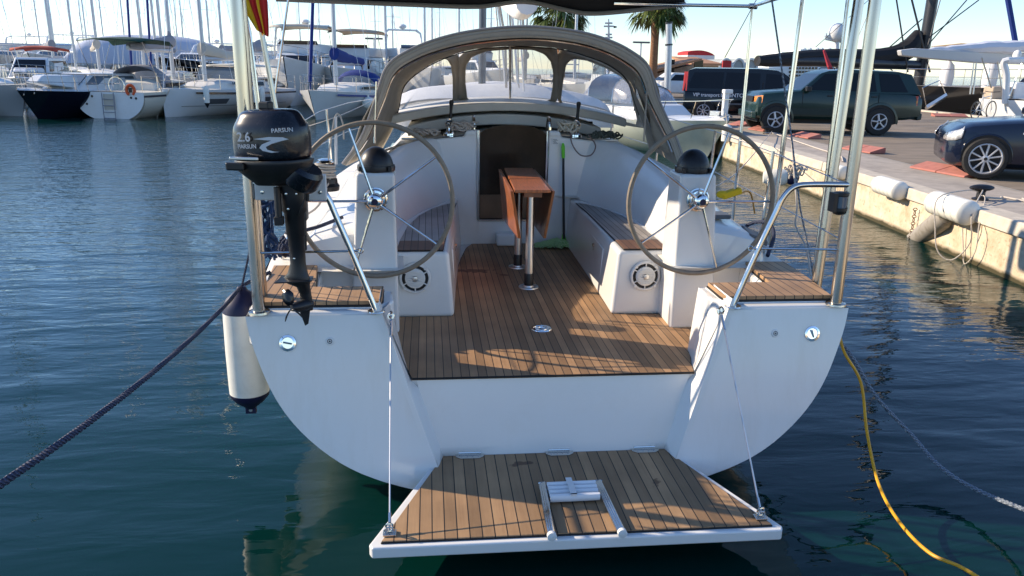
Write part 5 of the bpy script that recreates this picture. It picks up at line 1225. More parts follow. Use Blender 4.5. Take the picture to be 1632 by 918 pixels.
gy = cabin(T, [(.80,1.09),(.25,1.56),(.05,1.62),(-.6,1.655),(-1.75,1.62),(-1.98,1.56),(-2.20,1.06)], .86, .70, 1.1, 1.65, M['gpaint'], M['glass'],
    [[(.62,1.13),(.16,1.54),(-.30,1.57),(-.32,1.12)],[(-.42,1.12),(-.41,1.57),(-1.10,1.58),(-1.18,1.12)],[(-1.30,1.12),(-1.22,1.58),(-1.74,1.56),(-1.92,1.12)]], ((.76,1.12),(.27,1.54)), ((-2.19,1.10),(-2.0,1.54)))
for side in (-1, 1):
    for x in (xf, xr):
        arch_ring(T, x, side, .918, .425, M['gpaint'], zc=.36, depth=.03); wheel_on(T, x, side, .955, wr, .21, (5,.030,.0))
side = 1 if (wmat(T) @ V(0,1,0)).y < ctr.y else -1
for sd in (-1, 1):
    side_poly(T, [(1.0,.50),(-.85,.50),(-.85,.66),(1.0,.66)], sd, lambda z: .915, M['trim'], 'side_cladding', .014)
    b = MB(); Mx = wmat(T)
    b.prism([Mx @ V(*q) for q in ((2.155,sd*.60,.80),(2.155,sd*.60,.94),(1.98,sd*.895,.97),(2.02,sd*.895,.78))], [Mx @ V(*q) for q in ((2.13,sd*.58,.80),(2.13,sd*.58,.94),(1.90,sd*.85,.97),(1.94,sd*.85,.78))]); b.build('headlight', mat('amber_lens', (.75,.24,.03), .2, coat=.5), T)
    b = MB(); b.prism([Mx @ V(*q) for q in ((-2.30,sd*.62,.78),(-2.30,sd*.62,1.02),(-2.12,sd*.895,1.02),(-2.12,sd*.905,.78))], [Mx @ V(*q) for q in ((-2.24,sd*.60,.78),(-2.24,sd*.60,1.02),(-2.06,sd*.84,1.02),(-2.06,sd*.84,.78))]); tl = b.build('tail_light', mat('red_lens', (.45,.015,.01), .2, coat=.5), T)
    b = MB(); b.prism([Mx @ V(*q) for q in ((-2.305,sd*.62,.84),(-2.305,sd*.62,.90),(-2.115,sd*.909,.90),(-2.115,sd*.909,.84))], [Mx @ V(*q) for q in ((-2.24,sd*.60,.84),(-2.24,sd*.60,.90),(-2.06,sd*.84,.90),(-2.06,sd*.84,.84))]); b.build('indicator', mat('amber_lens2', (.7,.25,.05), .2), tl)
    b = MB(); b.cbox(Mx @ V(.62,sd*.97,1.16), (.14,.16,.13), rot=Matrix.Rotation(rz, 4, 'Z')); b.build('wing_mirror', M['blk'], T, bevel=.02)
    for x in (.42, -.72):
        b = MB(); b.cbox(Mx @ V(x-.40,sd*.922,.99), (.14,.02,.03), rot=Matrix.Rotation(rz, 4, 'Z')); b.build('door_handle', M['blk'], T, bevel=.005)
    for x in (.72, -.36, -1.24):
        b = MB(); b.cbox(Mx @ V(x,sd*.915,.76), (.008,.012,.62), rot=Matrix.Rotation(rz, 4, 'Z')); b.build('door_seam', M['darkin'], T)
    b = MB(); b.tube([Mx @ V(-.1,sd*.60,1.665), Mx @ V(-.15,sd*.60,1.70), Mx @ V(-1.55,sd*.58,1.70), Mx @ V(-1.62,sd*.58,1.655)], .014, 8); b.build('roof_rail', M['blk'], T)
b = MB(); b.prism([Mx @ V(*q) for q in ((2.12,-.84,.36),(2.12,.84,.36),(2.12,.84,.56),(2.12,-.84,.56))], [Mx @ V(*q) for q in ((2.24,-.72,.38),(2.24,.72,.38),(2.24,.72,.55),(2.24,-.72,.55))]); b.build('front_bumper', M['gpaint'], T, bevel=.03)
b = MB(); b.prism([Mx @ V(*q) for q in ((-2.18,-.86,.40),(-2.18,.86,.40),(-2.18,.86,.60),(-2.18,-.86,.60))], [Mx @ V(*q) for q in ((-2.34,-.78,.42),(-2.34,.78,.42),(-2.34,.78,.58),(-2.34,-.78,.58))]); b.build('rear_bumper', M['trim'], T, bevel=.03)
b = MB(); b.cbox(Mx @ V(2.145,0,.86), (.03,.9,.15), rot=Matrix.Rotation(rz, 4, 'Z')); b.build('grille', M['blk'], T)
b = MB(); b.cbox(Mx @ V(0,0,.34), (3.6,1.3,.14), rot=Matrix.Rotation(rz, 4, 'Z')); b.build('underbody', M['darkin'], T)
for x in (.1, -.75):
    b = MB(); b.cbox(Mx @ V(x,0,1.05), (.14,1.3,.5), rot=Matrix.Rotation(rz, 4, 'Z')); b.build('seat_row', M['darkin'], T, bevel=.04)
def shift_x(T, x0, x1, d):
    Mi = wmat(T).inverted(); Mw = wmat(T)
    def walk(o):
        for c in kids(o):
            for v in c.data.vertices:
                q = Mi @ v.co; t = max(0, min(1, (q.x-x0)/(x1-x0)))
                if t > 0: q.x += d*t; v.co = Mw @ q
            walk(c)
    walk(T)
shift_x(T, 1.78, 2.0, -.26); shift_x(T, -1.75, -2.1, -.13)
# ---- black van ----
p = PZ(1117,192,QZ); 
M['vpaint'] = mat('black_van_paint', (.006,.007,.010), .14, coat=.3, spec=.4)
rz = math.atan2(PZ(1270,186,QZ).y-PZ(1117,189,QZ).y, PZ(1270,186,QZ).x-PZ(1117,189,QZ).x); rz = R(-1)
# near side wheels: rear at px 1117, van points right and slightly away
rear = PZ(1114,191,QZ); rz = R(-18)
fd = V(math.cos(rz), math.sin(rz), 0); sd_ = V(-math.sin(rz), math.cos(rz), 0)
hw = .95; ctr = rear+fd*1.62+sd_*hw
T = thing('parked_van', 'black passenger van with tinted windows and white lettering parked beyond the green car', 'van', (ctr.x, ctr.y, QZ), rz)
T.scale = (.93,.93,.88); WM[T.name] = WM[T.name] @ Matrix.Diagonal((.93,.93,.88,1))
Mx = wmat(T)
loft_car(T, [(-2.35,.35,1.05,.88),(-2.30,.30,1.08,.94),(-1.6,.28,1.10,.955),(0,.28,1.10,.96),(1.3,.28,1.10,.96),(1.75,.28,1.08,.95),(2.15,.30,.98,.92),(2.38,.32,.86,.86),(2.45,.42,.76,.78)], None, .95, M['vpaint'])
vy = cabin(T, [(2.02,1.0),(1.72,1.14),(.98,1.74),(.75,1.84),(.2,1.885),(-2.0,1.87),(-2.22,1.80),(-2.36,1.04)], .945, .80, 1.1, 1.88, M['vpaint'], M['darkglass'],
    [[(1.50,1.18),(.92,1.68),(.42,1.72),(.40,1.16)],[(.24,1.16),(.22,1.72),(-.92,1.74),(-.96,1.16)],[(-1.04,1.16),(-1.0,1.74),(-2.02,1.72),(-2.20,1.30),(-2.18,1.16)]], ((1.76,1.17),(.98,1.76)), ((-2.33,1.2),(-2.22,1.74)))
for side in (-1, 1):
    for x in (1.55, -1.62): arch_ring(T, x, side, .978, .40, M['vpaint'], zc=.33, w_=.03); wheel_on(T, x, side, 1.0, .33, .21, (8,.022,0))
    side_poly(T, [(1.05,.58),(-1.15,.58),(-1.15,.64),(1.05,.64)], side, lambda z: .972, M['grey'], 'rubbing_strip', .012)
    b = MB(); b.prism([Mx @ V(*q) for q in ((-2.36,side*.90,1.05),(-2.33,side*.83,1.74),(-2.22,side*.845,1.74),(-2.24,side*.945,1.05))], [Mx @ V(*q) for q in ((-2.40,side*.86,1.05),(-2.37,side*.80,1.74),(-2.25,side*.86,1.74),(-2.26,side*.965,1.05))]); b.build('tail_light', mat('van_red_lens', (.40,.02,.012), .25), T)
    b = MB(); b.cbox(Mx @ V(1.25,side*1.06,1.22), (.13,.20,.22), rot=Matrix.Rotation(rz, 4, 'Z')); b.build('wing_mirror', M['blk'], T, bevel=.03)
    for x in (.33, -1.0):
        b = MB(); b.cbox(Mx @ V(x,side*.966,.85), (.010,.012,1.0), rot=Matrix.Rotation(rz, 4, 'Z')); b.build('door_seam', M['darkin'], T)
    for x in (.48, .14):
        b = MB(); b.cbox(Mx @ V(x,side*.975,1.04), (.16,.02,.03), rot=Matrix.Rotation(rz, 4, 'Z')); b.build('door_handle', M['alu'], T, bevel=.005)
b = MB(); b.cbox(Mx @ V(0,0,.26), (4.0,1.5,.12), rot=Matrix.Rotation(rz, 4, 'Z')); b.build('underbody', M['darkin'], T)
wl = mat('white_lettering', (.8,.8,.8), .5)
text_mesh('VIP transport by', .155, 'van_lettering', wl, plate(Mx @ V(-2.02,-.978,.86), Mx.to_3x3() @ V(1,0,0), (0,0,1)), T, True, .002)
text_mesh('PENTO', .165, 'van_lettering', wl, plate(Mx @ V(-.86,-.978,.86), Mx.to_3x3() @ V(1,0,0), (0,0,1)), T, True, .003)
text_mesh('Yacht', .155, 'van_lettering', wl, plate(Mx @ V(-.26,-.978,.86), Mx.to_3x3() @ V(1,0,0), (0,0,1)), T, False, .002)
# ---- dark blue saloon, nose to the left ----
fw_ = PZ(1562,284,QZ)
M['bpaint'] = mat('navy_car_paint', (.0045,.008,.024), .2, coat=.4)
rz = R(180-27); fd = V(math.cos(rz), math.sin(rz), 0); sd_ = V(math.sin(rz), -math.cos(rz), 0)   # sd_: away from camera
ctr = fw_-fd*1.38+V(-sd_.x, -sd_.y, 0)*(-.80) if sd_.y > 0 else fw_-fd*1.38+V(-sd_.x,-sd_.y,0)*.80
if ctr.y < fw_.y: ctr = fw_-fd*1.38+V(sd_.x, sd_.y, 0)*.80
T = thing('parked_car', 'dark blue saloon car with silver multi-spoke wheel cut off by the right edge', 'car', (ctr.x, ctr.y, QZ), rz); Mx = wmat(T)
loft_car(T, [(2.26,.30,.60,.66),(2.24,.22,.665,.74),(2.16,.18,.72,.81),(1.95,.18,.775,.86),(1.6,.18,.83,.88),(1.2,.18,.88,.89),(.75,.18,.92,.895),(.2,.18,.91,.90),(-1.3,.18,.93,.90),(-1.9,.20,.93,.87),(-2.25,.28,.88,.80)], None, .88, M['bpaint'], ang=45)
cabin(T, [(.60,.90),(.0,1.28),(-.25,1.37),(-.8,1.385),(-1.3,1.28),(-1.85,.93)], .84, .62, .9, 1.38, M['bpaint'], M['glass'],
    [[(.42,.95),(.0,1.22),(-.30,1.30),(-.32,.95)],[(-.38,.95),(-.36,1.30),(-.85,1.29),(-1.25,1.14),(-1.30,.95)]], ((.55,.93),(.03,1.27)), ((-1.8,.97),(-1.32,1.27)))
for side in (-1, 1):
    for x in (1.38, -1.38): arch_ring(T, x, side, .905, .36, M['bpaint'], zc=.32, w_=.012, depth=.016); wheel_on(T, x, side, .955, .318, .235, (5,.020,.30))
    tp_ = ((2.245,.50,.665),(2.20,.70,.70),(2.12,.80,.735),(1.98,.872,.765),(1.78,.888,.800)); bt_ = ((2.275,.50,.57),(2.235,.72,.56),(2.15,.825,.575),(2.02,.885,.61),(1.88,.90,.68))
    b = MB(); b.grid([[Mx @ V(x+.012, side*(y+.012), z) for x, y, z in tp_], [Mx @ V((p[0]+q[0])/2+.03, side*((p[1]+q[1])/2+.018), (p[2]+q[2])/2) for p, q in zip(tp_, bt_)], [Mx @ V(x+.012, side*(y+.012), z) for x, y, z in bt_]]); b.build('headlight', mat('clear_lens', (.70,.70,.68), .15, coat=1, metal=.3, var=.4, vs=20), T, solid=.012)
    b = MB(); b.ball(Mx @ V(2.13,side*.66,.34), .045, 12, 8); b.build('fog_light', M['alu'], T)
    b = MB(); b.cbox(Mx @ V(.88,side*.91,.72), (.10,.012,.025), rot=Matrix.Rotation(rz, 4, 'Z')); b.build('side_indicator', M['white'], T)
    b = MB(); b.cbox(Mx @ V(.55,side*.98,1.0), (.12,.2,.13), rot=Matrix.Rotation(rz, 4, 'Z')); b.build('wing_mirror', M['bpaint'], T, bevel=.03)
    for x in (.62, -.36, -1.2):
        b = MB(); b.cbox(Mx @ V(x,side*.905,.62), (.006,.012,.60), rot=Matrix.Rotation(rz, 4, 'Z')); b.build('door_seam', M['darkin'], T)
for sgn in (-1, 1):
    b = MB(); b.cbox(Mx @ V(2.24,sgn*.14,.50), (.03,.22,.12), rot=Matrix.Rotation(rz, 4, 'Z')); b.build('grille', M['chrome'], T, bevel=.02)
b = MB(); b.cbox(Mx @ V(2.20,0,.30), (.04,.95,.10), rot=Matrix.Rotation(rz, 4, 'Z')); b.build('air_intake', M['darkin'], T)
b = MB(); b.cbox(Mx @ V(0,0,.2), (3.8,1.4,.1), rot=Matrix.Rotation(rz, 4, 'Z')); b.build('underbody', M['darkin'], T)
for x in (-.1, -.95):
    b = MB(); b.cbox(Mx @ V(x,0,.85), (.14,1.3,.45), rot=Matrix.Rotation(rz, 4, 'Z')); b.build('seat_row', M['darkin'], T, bevel=.04)

shift_x(T, 1.72, 2.1, -.34)
# ================= other boats in the harbour =================
def tb(b, T, name, m, parent=None, **k):
    Mx = wmat(T); b.v = [tuple(Mx @ Vector(p)) for p in b.v]; return b.build(name, m, parent or T, **k)
M['mastw'] = mat('mast_alloy', (.52,.53,.55), .4, .5)
M['mastd'] = mat('mast_dark', (.03,.03,.035), .35, .3)
M['hullw'] = mat('hull_white', (.72,.73,.73), .3, coat=.2, dirt=(.55,.52,.46), ds=1.5, da=.3)
M['hullc'] = mat('hull_cream', (.66,.62,.52), .35, dirt=(.45,.42,.33), ds=1.5, da=.3)
M['hulln'] = mat('hull_navy', (.006,.007,.016), .12, coat=.8)
M['hullk'] = mat('hull_black', (.008,.008,.009), .15, coat=.7)
M['hullg'] = mat('hull_grey', (.42,.44,.46), .35)
M['stripe'] = mat('boot_stripe', (.012,.015,.03), .4)
M['bluest'] = mat('blue_stripe', (.015,.05,.22), .4)
M['cream'] = mat('cream_canvas', (.55,.50,.42), .85, bump=.5, bs=5)
M['beige'] = mat('beige_canvas', (.46,.37,.28), .85)
M['bluec'] = mat('blue_canvas', (.012,.035,.19), .8, bump=.5, bs=6)
M['greenc'] = mat('green_canvas', (.012,.055,.04), .8)
M['redc'] = mat('terracotta_canvas', (.42,.075,.045), .85)
M['greyc'] = mat('grey_canvas', (.26,.27,.31), .85, bump=.5, bs=5)
M['blackc'] = mat('black_sail_cover', (.010,.010,.012), .75, bump=.5, bs=4)
M['orange'] = mat('lifebuoy_orange', (.70,.10,.02), .5)
def hull_mesh(L, B, fb, fbow, stern_w=.8, n=16, transom_round=True, draft=.25, rake=.09):
    rows = []
    for i in range(n+1):
        t = i/n; x = -L/2+L*t
        w_ = B/2*(stern_w+(1-stern_w)*math.sin(min(1, t/.55)*PI/2)) if t < .55 else B/2*max(.012, math.cos((t-.55)/.45*PI/2)**.78)
        f = fb+(fbow-fb)*t**1.7; row = []
        for k in range(9):
            v = k/8; ww = w_*(1-v**(2.6-1.5*t))**(.62+.2*t) if v < 1 else 0
            xx = x-rake*L*max(0, t-.6)/.4*v*1.0+(.05*L*v if t == 0 else 0)*.6
            row.append((xx, ww, f-(f+draft)*v))
        rows.append(row)
    return rows
def sailboat(label, cat, pos, rz, L=10, B=3.3, fb=1.05, fbow=1.35, hull='hullw', stripe='stripe', mh=14, cover=None, jib=None, hood=None, bim=None, mast='mastw', cabin=True, rails=True, name='sailboat', group=None, sw=.8, mx=.12, boomz=1.25, lean=0, rake=.09, mr=1.0):
    T = thing(name, label, cat, (pos[0], pos[1], WZ), rz, group); rows = hull_mesh(L, B, fb, fbow, sw, rake=rake)
    b = MB(); b.grid(rows); b.grid([[(p[0],-p[1],p[2]) for p in r] for r in rows])
    b.add([(p[0],p[1],p[2]) for p in rows[0]]+[(p[0],-p[1],p[2]) for p in rows[0][::-1]], [tuple(range(18))])
    hl = tb(b, T, 'hull', M[hull], ang=50)
    b = MB(); b.grid([[(r[0][0], r[0][1]*u, r[0][2]+.03*(1-u*u)-.002) for u in (-1,-.5,0,.5,1)] for r in rows]); tb(b, T, 'deck', M['deck'])
    if stripe:
        for s in (-1, 1):
            b = MB(); b.grid([[(r[k][0]*.999, s*(r[k][1]+.012)*1.0, .05+.09*j) for j, k in ((0,7),(1,6))] for r in rows[0:15]])
            b2 = MB(); R_ = []
            for r in rows[:15]:
                f = r[0][2]; z1 = f-.16; v = .16/(f+.25); ww = r[0][1]*(1-v**2.2)**.62
                R_.append([(r[0][0], s*(ww+.012), z1+.05), (r[0][0], s*(ww+.012), z1-.03)])
            b2.grid(R_); tb(b2, T, 'hull_stripe', M[stripe], hl)
    if cabin:
        b = MB(); rr = []
        for (t, w_, h) in ((.20,.30,.30),(.24,.33,.42),(.45,.33,.40),(.62,.27,.30),(.76,.16,.10)):
            x = -L/2+L*t; z = fb+(fbow-fb)*t**1.7
            rr.append([(x,-w_*B,z),(x,-w_*B*.92,z+h*.9),(x,-w_*B*.5,z+h*1.08),(x,w_*B*.5,z+h*1.08),(x,w_*B*.92,z+h*.9),(x,w_*B,z)])
        b.grid(rr); b.add(rr[0], [tuple(range(6))]); b.add(rr[-1], [tuple(range(6))]); cb = tb(b, T, 'coachroof', M['deck'], ang=40)
        for s in (-1, 1):
            b = MB(); z = fb+.14; b.prism([(-L*.22,s*B*.335,z+.02),(L*.08,s*B*.318,z+.10),(L*.08,s*B*.312,z+.20),(-L*.22,s*B*.325,z+.20)], [(-L*.22,s*B*.345,z+.02),(L*.08,s*B*.33,z+.10),(L*.08,s*B*.322,z+.20),(-L*.22,s*B*.335,z+.20)]); tb(b, T, 'cabin_window', M['darkglass'], cb)
    xm = L*mx; zd = fb+.4
    mb = MB(); mb.tube([(xm,0,zd-.5),(xm-lean,0,mh)], [.085*mr,.06*mr], 8, flat=1.2); ms = tb(mb, T, 'mast', M[mast])
    for f, w_ in ((.45,.9),(.72,.65)):
        b = MB(); z = zd+(mh-zd)*f; b.tube([(xm-.15,-w_,z),(xm,0,z+.04),(xm-.15,w_,z)], .022, 5); tb(b, T, 'spreader', M[mast], ms)
    b = MB()
    for s in (-1, 1):
        b.tube([(xm-.2,s*B*.46,fb+.1),(xm-.15,s*.9,zd+(mh-zd)*.45),(xm,0,mh*.97)], .010, 4); b.tube([(xm,s*B*.4,fb+.1),(xm,0,zd+(mh-zd)*.45)], .009, 4)
    b.tube([(-L*.48,0,fb),(xm,0,mh)], .010, 4); tb(b, T, 'rigging', M['steelwire'])
    b = MB(); b.tube([(L*.48,0,fbow),(xm+.1,0,mh*.95)], .03 if jib else .010, 6); tb(b, T, 'forestay', M['steelwire'] if not jib else M[jib])
    if jib:
        b = MB(); b.tube([(L*.475,0,fbow+.3),(xm+.13,0,mh*.92)], [.075,.05], 7); tb(b, T, 'furled_jib', M[jib])
    zb = zd+boomz
    b = MB(); b.tube([(xm,0,zb),(-L*.30,0,zb+.05)], .07, 8, flat=1.3); tb(b, T, 'boom', M[mast])
    if cover:
        b = MB(); rd = random.Random(int(L*100)+len(label)); n = 9
        b.tube([(xm+.08-(.42*L)*i/n, 0, zb+.12+.30*(1-i/n)**1.6+rd.uniform(-.02,.02)) for i in range(n+1)], [.12+.13*(1-i/n)**1.5+rd.uniform(-.02,.02) for i in range(n+1)], 10, flat=1.25)
        b.tube([(xm-.05,0,zb+.25),(xm+.0,0,zb+.9)], [.16,.07], 8); tb(b, T, 'sail_cover', M[cover])
    if hood:
        b = MB(); x0 = -L*.26; rr = []
        for j, (dx, h, w_) in enumerate(((0,.95,.34),(.5,1.0,.34),(.95,.75,.33),(1.25,.42,.32))):
            rr.append([(x0+dx, B*w_*math.cos(PI*k/10), fb+.05+h*abs(math.sin(PI*k/10))**.6) for k in range(11)])
        b.grid(rr[:3]); sh = tb(b, T, 'spray_hood', M[hood], solid=.01)
        b = MB(); b.grid(rr[2:]); tb(b, T, 'hood_window', M['vinyl'], sh)
    if bim:
        b = MB(); x0 = -L*.46; b.grid([[(x0+dx, B*.40*u, fb+1.95+.10*(1-u*u)+h) for u in (-1,-.5,0,.5,1)] for dx, h in ((0,-.05),(.2,0),(1.2,.06),(2.2,.02),(2.5,-.15))]); bi = tb(b, T, 'bimini', M[bim], solid=.02)
        b = MB()
        for s in (-1, 1):
            b.tube([(x0+1.2,s*B*.42,fb),(x0+.1,s*B*.4,fb+1.9)], .014, 5); b.tube([(x0+1.2,s*B*.42,fb),(x0+2.3,s*B*.4,fb+1.9)], .014, 5)
        tb(b, T, 'bimini_frame', M['steel'], bi)
    if rails:
        b = MB()
        for s in (-1, 1):
            P = []
            for i in (0,2,4,6,8,10,12,14,15):
                r = rows[i][0]; b.tube([(r[0],s*r[1]*.97,r[2]),(r[0],s*r[1]*.97,r[2]+.62)], .012, 4); P.append((r[0],s*r[1]*.97,r[2]))
            for h in (.33,.6): b.tube([(p[0],p[1],p[2]+h) for p in P]+[(L*.49,0,fbow+h)], .007, 4)
        tb(b, T, 'guard_rail', M['steel'])
    return T, rows
def motorboat(label, pos, rz, L=12, B=4, fb=1.3, fbow=1.9, hull='hullw', fly=True, arch=True, canvas=None, name='motor_yacht', glass='darkglass', group=None, sc_=1.0, cat='motor yacht', low=False, rails=True):
    T = thing(name, label, cat, (pos[0], pos[1], WZ), rz, group); rows = hull_mesh(L, B, fb, fbow, .88, rake=.14)
    b = MB(); b.grid(rows); b.grid([[(p[0],-p[1],p[2]) for p in r] for r in rows]); b.add([tuple(p) for p in rows[0]]+[(p[0],-p[1],p[2]) for p in rows[0][::-1]], [tuple(range(18))]); hl = tb(b, T, 'hull', M[hull], ang=50)
    b = MB(); b.grid([[(r[0][0], r[0][1]*u, r[0][2]+.10*(1-u*u)-.003) for u in (-1,-.5,0,.5,1)] for r in rows]); tb(b, T, 'deck', M['hullw'])
    h1 = 1.15 if not low else .7
    def block(x0, x1, x2, x3, w0, w1, z0, z1, nm, m, win=True, parent=None):
        b = MB(); A = [(x0,-w0,z0),(x3,-w0*.75,z0),(x3,w0*.75,z0),(x0,w0,z0)]; C = [(x1,-w1,z1),(x2,-w1*.7,z1),(x2,w1*.7,z1),(x1,w1,z1)]
        b.prism(A, C); o = tb(b, T, nm, M[m], parent, bevel=.06, seg=3)
        if win:
            for s in (-1, 1):
                lerp = lambda p, q, t: tuple(p[i]+(q[i]-p[i])*t for i in range(3))
                a0, a1, c0, c1 = A[0 if s < 0 else 3], A[1 if s < 0 else 2], C[0 if s < 0 else 3], C[1 if s < 0 else 2]
                q = [lerp(lerp(a0,c0,.38),lerp(a1,c1,.38),.06), lerp(lerp(a0,c0,.38),lerp(a1,c1,.38),.94), lerp(lerp(a0,c0,.85),lerp(a1,c1,.85),.92), lerp(lerp(a0,c0,.85),lerp(a1,c1,.85),.08)]
                b = MB(); b.prism([(x, y-s*.02, z) for x, y, z in q], [(x, y+s*.025, z) for x, y, z in q]); tb(b, T, 'side_window', M[glass], o)
            lerp = lambda p, q, t: tuple(p[i]+(q[i]-p[i])*t for i in range(3))
            q = [lerp(lerp(A[1],C[1],.35),lerp(A[2],C[2],.35),t) for t in (.06,.94)]+[lerp(lerp(A[1],C[1],.88),lerp(A[2],C[2],.88),t) for t in (.93,.07)]
            b = MB(); b.prism([(x-.02,y,z-.01) for x, y, z in q], [(x+.03,y,z+.02) for x, y, z in q]); tb(b, T, 'windscreen', M[glass], o)
        return o
    z0 = fb+.05
    sh = block(-L*.30, -L*.27, L*.05, L*.22, B*.40, B*.34, z0, z0+h1, 'superstructure', 'hullw')
    b = MB(); b.prism([(L*.15,-B*.26,z0+.1),(L*.40,-B*.10,z0+.35),(L*.40,B*.10,z0+.35),(L*.15,B*.26,z0+.1)], [(L*.15,-B*.22,z0+.62),(L*.34,-B*.08,z0+.62),(L*.34,B*.08,z0+.62),(L*.15,B*.22,z0+.62)]); tb(b, T, 'trunk_cabin', M['hullw'], bevel=.08, seg=3)
    if fly:
        block(-L*.32, -L*.33, L*.02, -L*.0, B*.36, B*.38, z0+h1, z0+h1+.55, 'flybridge', 'hullw', False)
        b = MB(); b.prism([(L*.02,-B*.25,z0+h1+.5),(L*.02,B*.25,z0+h1+.5),(-L*.02,B*.22,z0+h1+.72),(-L*.02,-B*.22,z0+h1+.72)], [(L*.025,-B*.25,z0+h1+.5),(L*.025,B*.25,z0+h1+.5),(-L*.015,B*.22,z0+h1+.72),(-L*.015,-B*.22,z0+h1+.72)]); tb(b, T, 'fly_screen', M[glass])
    if arch:
        zt = z0+h1+(1.7 if fly else .9); b = MB()
        for s in (-1, 1): b.tube([(-L*.22,s*B*.40,z0+h1*.9),(-L*.28,s*B*.38,zt-.2),(-L*.30,s*B*.3,zt)], .10, 6, flat=.6)
        b.tube([(-L*.30,-B*.3,zt),(-L*.30,B*.3,zt)], .10, 6, flat=.6); ar = tb(b, T, 'radar_arch', M['hullw'])
        b = MB(); b.ball((-L*.30,0,zt+.22), (.28,.28,.16), 12, 6); b.tube([(-L*.30,.5,zt),(-L*.33,.5,zt+1.3)], .02, 5); b.tube([(-L*.30,-.5,zt),(-L*.33,-.5,zt+1.0)], .015, 5); tb(b, T, 'radar_dome', M['white'], ar)
    if canvas:
        zt = z0+h1+(1.55 if fly else .45); b = MB(); b.grid([[(x, B*.36*u, zt+.12*(1-u*u)+h) for u in (-1,-.5,0,.5,1)] for x, h in ((-L*.42,-.12),(-L*.38,0),(-L*.2,.05),(-L*.05,0),(-L*.02,-.15))]); cv = tb(b, T, 'canopy', M[canvas], solid=.02)
        b = MB()
        for s in (-1, 1):
            for x in (-L*.4, -L*.05): b.tube([(x,s*B*.36,zt-.05),(-L*.2,s*B*.38,z0+h1*.6)], .016, 5)
        tb(b, T, 'canopy_frame', M['steel'], cv)
    if rails:
        b = MB()
        for s in (-1, 1):
            P = []
            for i in (7,8,9,10,11,12,13,14,15):
                r = rows[i][0]; p = (r[0],s*r[1]*.96,r[2]); P.append(p); b.tube([p,(p[0]+.1,p[1],p[2]+.65)], .013, 4)
            b.tube([(p[0]+.1,p[1],p[2]+.65) for p in P]+[(L*.51,0,fbow+.65)], .016, 5); b.tube([(p[0]+.05,p[1],p[2]+.33) for p in P]+[(L*.505,0,fbow+.33)], .009, 4)
        tb(b, T, 'bow_rail', M['steel'])
    return T, rows
def P0(px_, y): q = PY(px_, 150, y); return (q.x, q.y)
def aim(px0, y0, px1, y1, L=None, anchor='bow'):
    """centre, heading and length of a boat with its bow at px0 (depth y0) and stern at px1 (depth y1)"""
    a, c = P0(px0, y0), P0(px1, y1); d = V(a[0]-c[0], a[1]-c[1]); return ((a[0]+c[0])/2, (a[1]+c[1])/2), math.atan2(d.y, d.x), d.length
# --- left row ---
c, r_, L_ = aim(44, 29.5, -110, 33, 12); T, _ = sailboat('large grey white sloop with cream sail cover at the left edge of the photo', 'sailboat', c, r_+.0, L_, 3.8, 1.0, 1.25, 'hullg', 'stripe', 17, 'cream', None, None, None, mx=.02, boomz=.75)
c, r_, L_ = aim(28, 27.8, 225, 33.5, 9); motorboat('dark navy motorboat with white cabin and its bow pointing towards the open water', c, r_, L_, 3.2, .95, 1.08, 'hulln', False, False, None, glass='paleglass', low=True)
c, r_, L_ = aim(28, 38, 90, 46, 9); motorboat('white motorboat with terracotta canopy behind the bow of the navy motorboat', c, r_, L_, 3.2, 1.1, 1.3, 'hullw', False, False, 'redc')
c, r_, L_ = aim(330, 37, 174, 28.9, 10, 'stern'); T, _ = sailboat('cream sloop with rounded white transom, green bimini and orange lifebuoy', 'sailboat', c, r_, L_, 3.3, 1.02, 1.15, 'hullc', 'stripe', 15, 'greyc', None, 'greyc', 'greenc', sw=.86)
Mx = wmat(T); LL = L_
b = MB(); b.add([(-LL/2-.02, .0, -.18)]+[(-LL/2-.03, 1.44*math.cos(R(180)*k/20-0), 1.02-1.15*math.sin(R(180)*k/20)**.8) for k in range(21)], [tuple(range(1, 22))]); tb(b, T, 'transom', M['hullw'])
b = MB(); b.box(-LL/2-.07,-LL/2-.03,-.22,.22,.35,.95); tb(b, T, 'boarding_door', M['cream'])
b = MB()
for y_ in (-.24, .24): b.tube([(-LL/2-.12,y_,1.0),(-LL/2-.14,y_,-.1)], .018, 5)
for z_ in (.75,.5,.25,.02): b.tube([(-LL/2-.13,-.24,z_),(-LL/2-.13,.24,z_)], .015, 5)
tb(b, T, 'stern_ladder', M['greyc'])
b = MB()
for y_, z_ in ((-.9,.82),(-1.1,.80),(.7,.85),(.95,.55)): b.lathe([(.05,0),(.04,.02)], (-LL/2-.03,y_,z_), (-1,0,0), 10)
tb(b, T, 'stern_fittings', M['blk'])
b = MB(); b.tube(circ((-LL/2+.15,-.25,1.28), .32, (1,0,0), 20), .02, 6, closed=True); tb(b, T, 'helm_wheel', M['steel'])
q = PY(208, 144, 28.7); 
Tb = thing('lifebuoy', 'orange horseshoe lifebuoy on the stern rail of the cream sloop', 'lifebuoy', q)
b = MB(); b.tube([q+V(.15*math.cos(R(a)), 0, .19*math.sin(R(a))) for a in range(-60, 241, 20)], .06, 8); b.build('ring', M['orange'], Tb)
b = MB(); b.box(q.x-.06,q.x+.06,q.y-.05,q.y+.05,q.z-.08,q.z+.1); b.build('light_box', M['blk'], Tb)
c, r_, L_ = aim(257, 30.0, 425, 37.0, 11); T, rows_modern = sailboat('modern white sloop with bare beige sail bag and rectangular hull windows', 'sailboat', c, r_, L_, 3.7, 1.05, 1.14, 'hullw', 'hulln', 16, 'cream', None, None, None, mx=.12, boomz=.9, sw=.9, rake=.015)
LL = L_
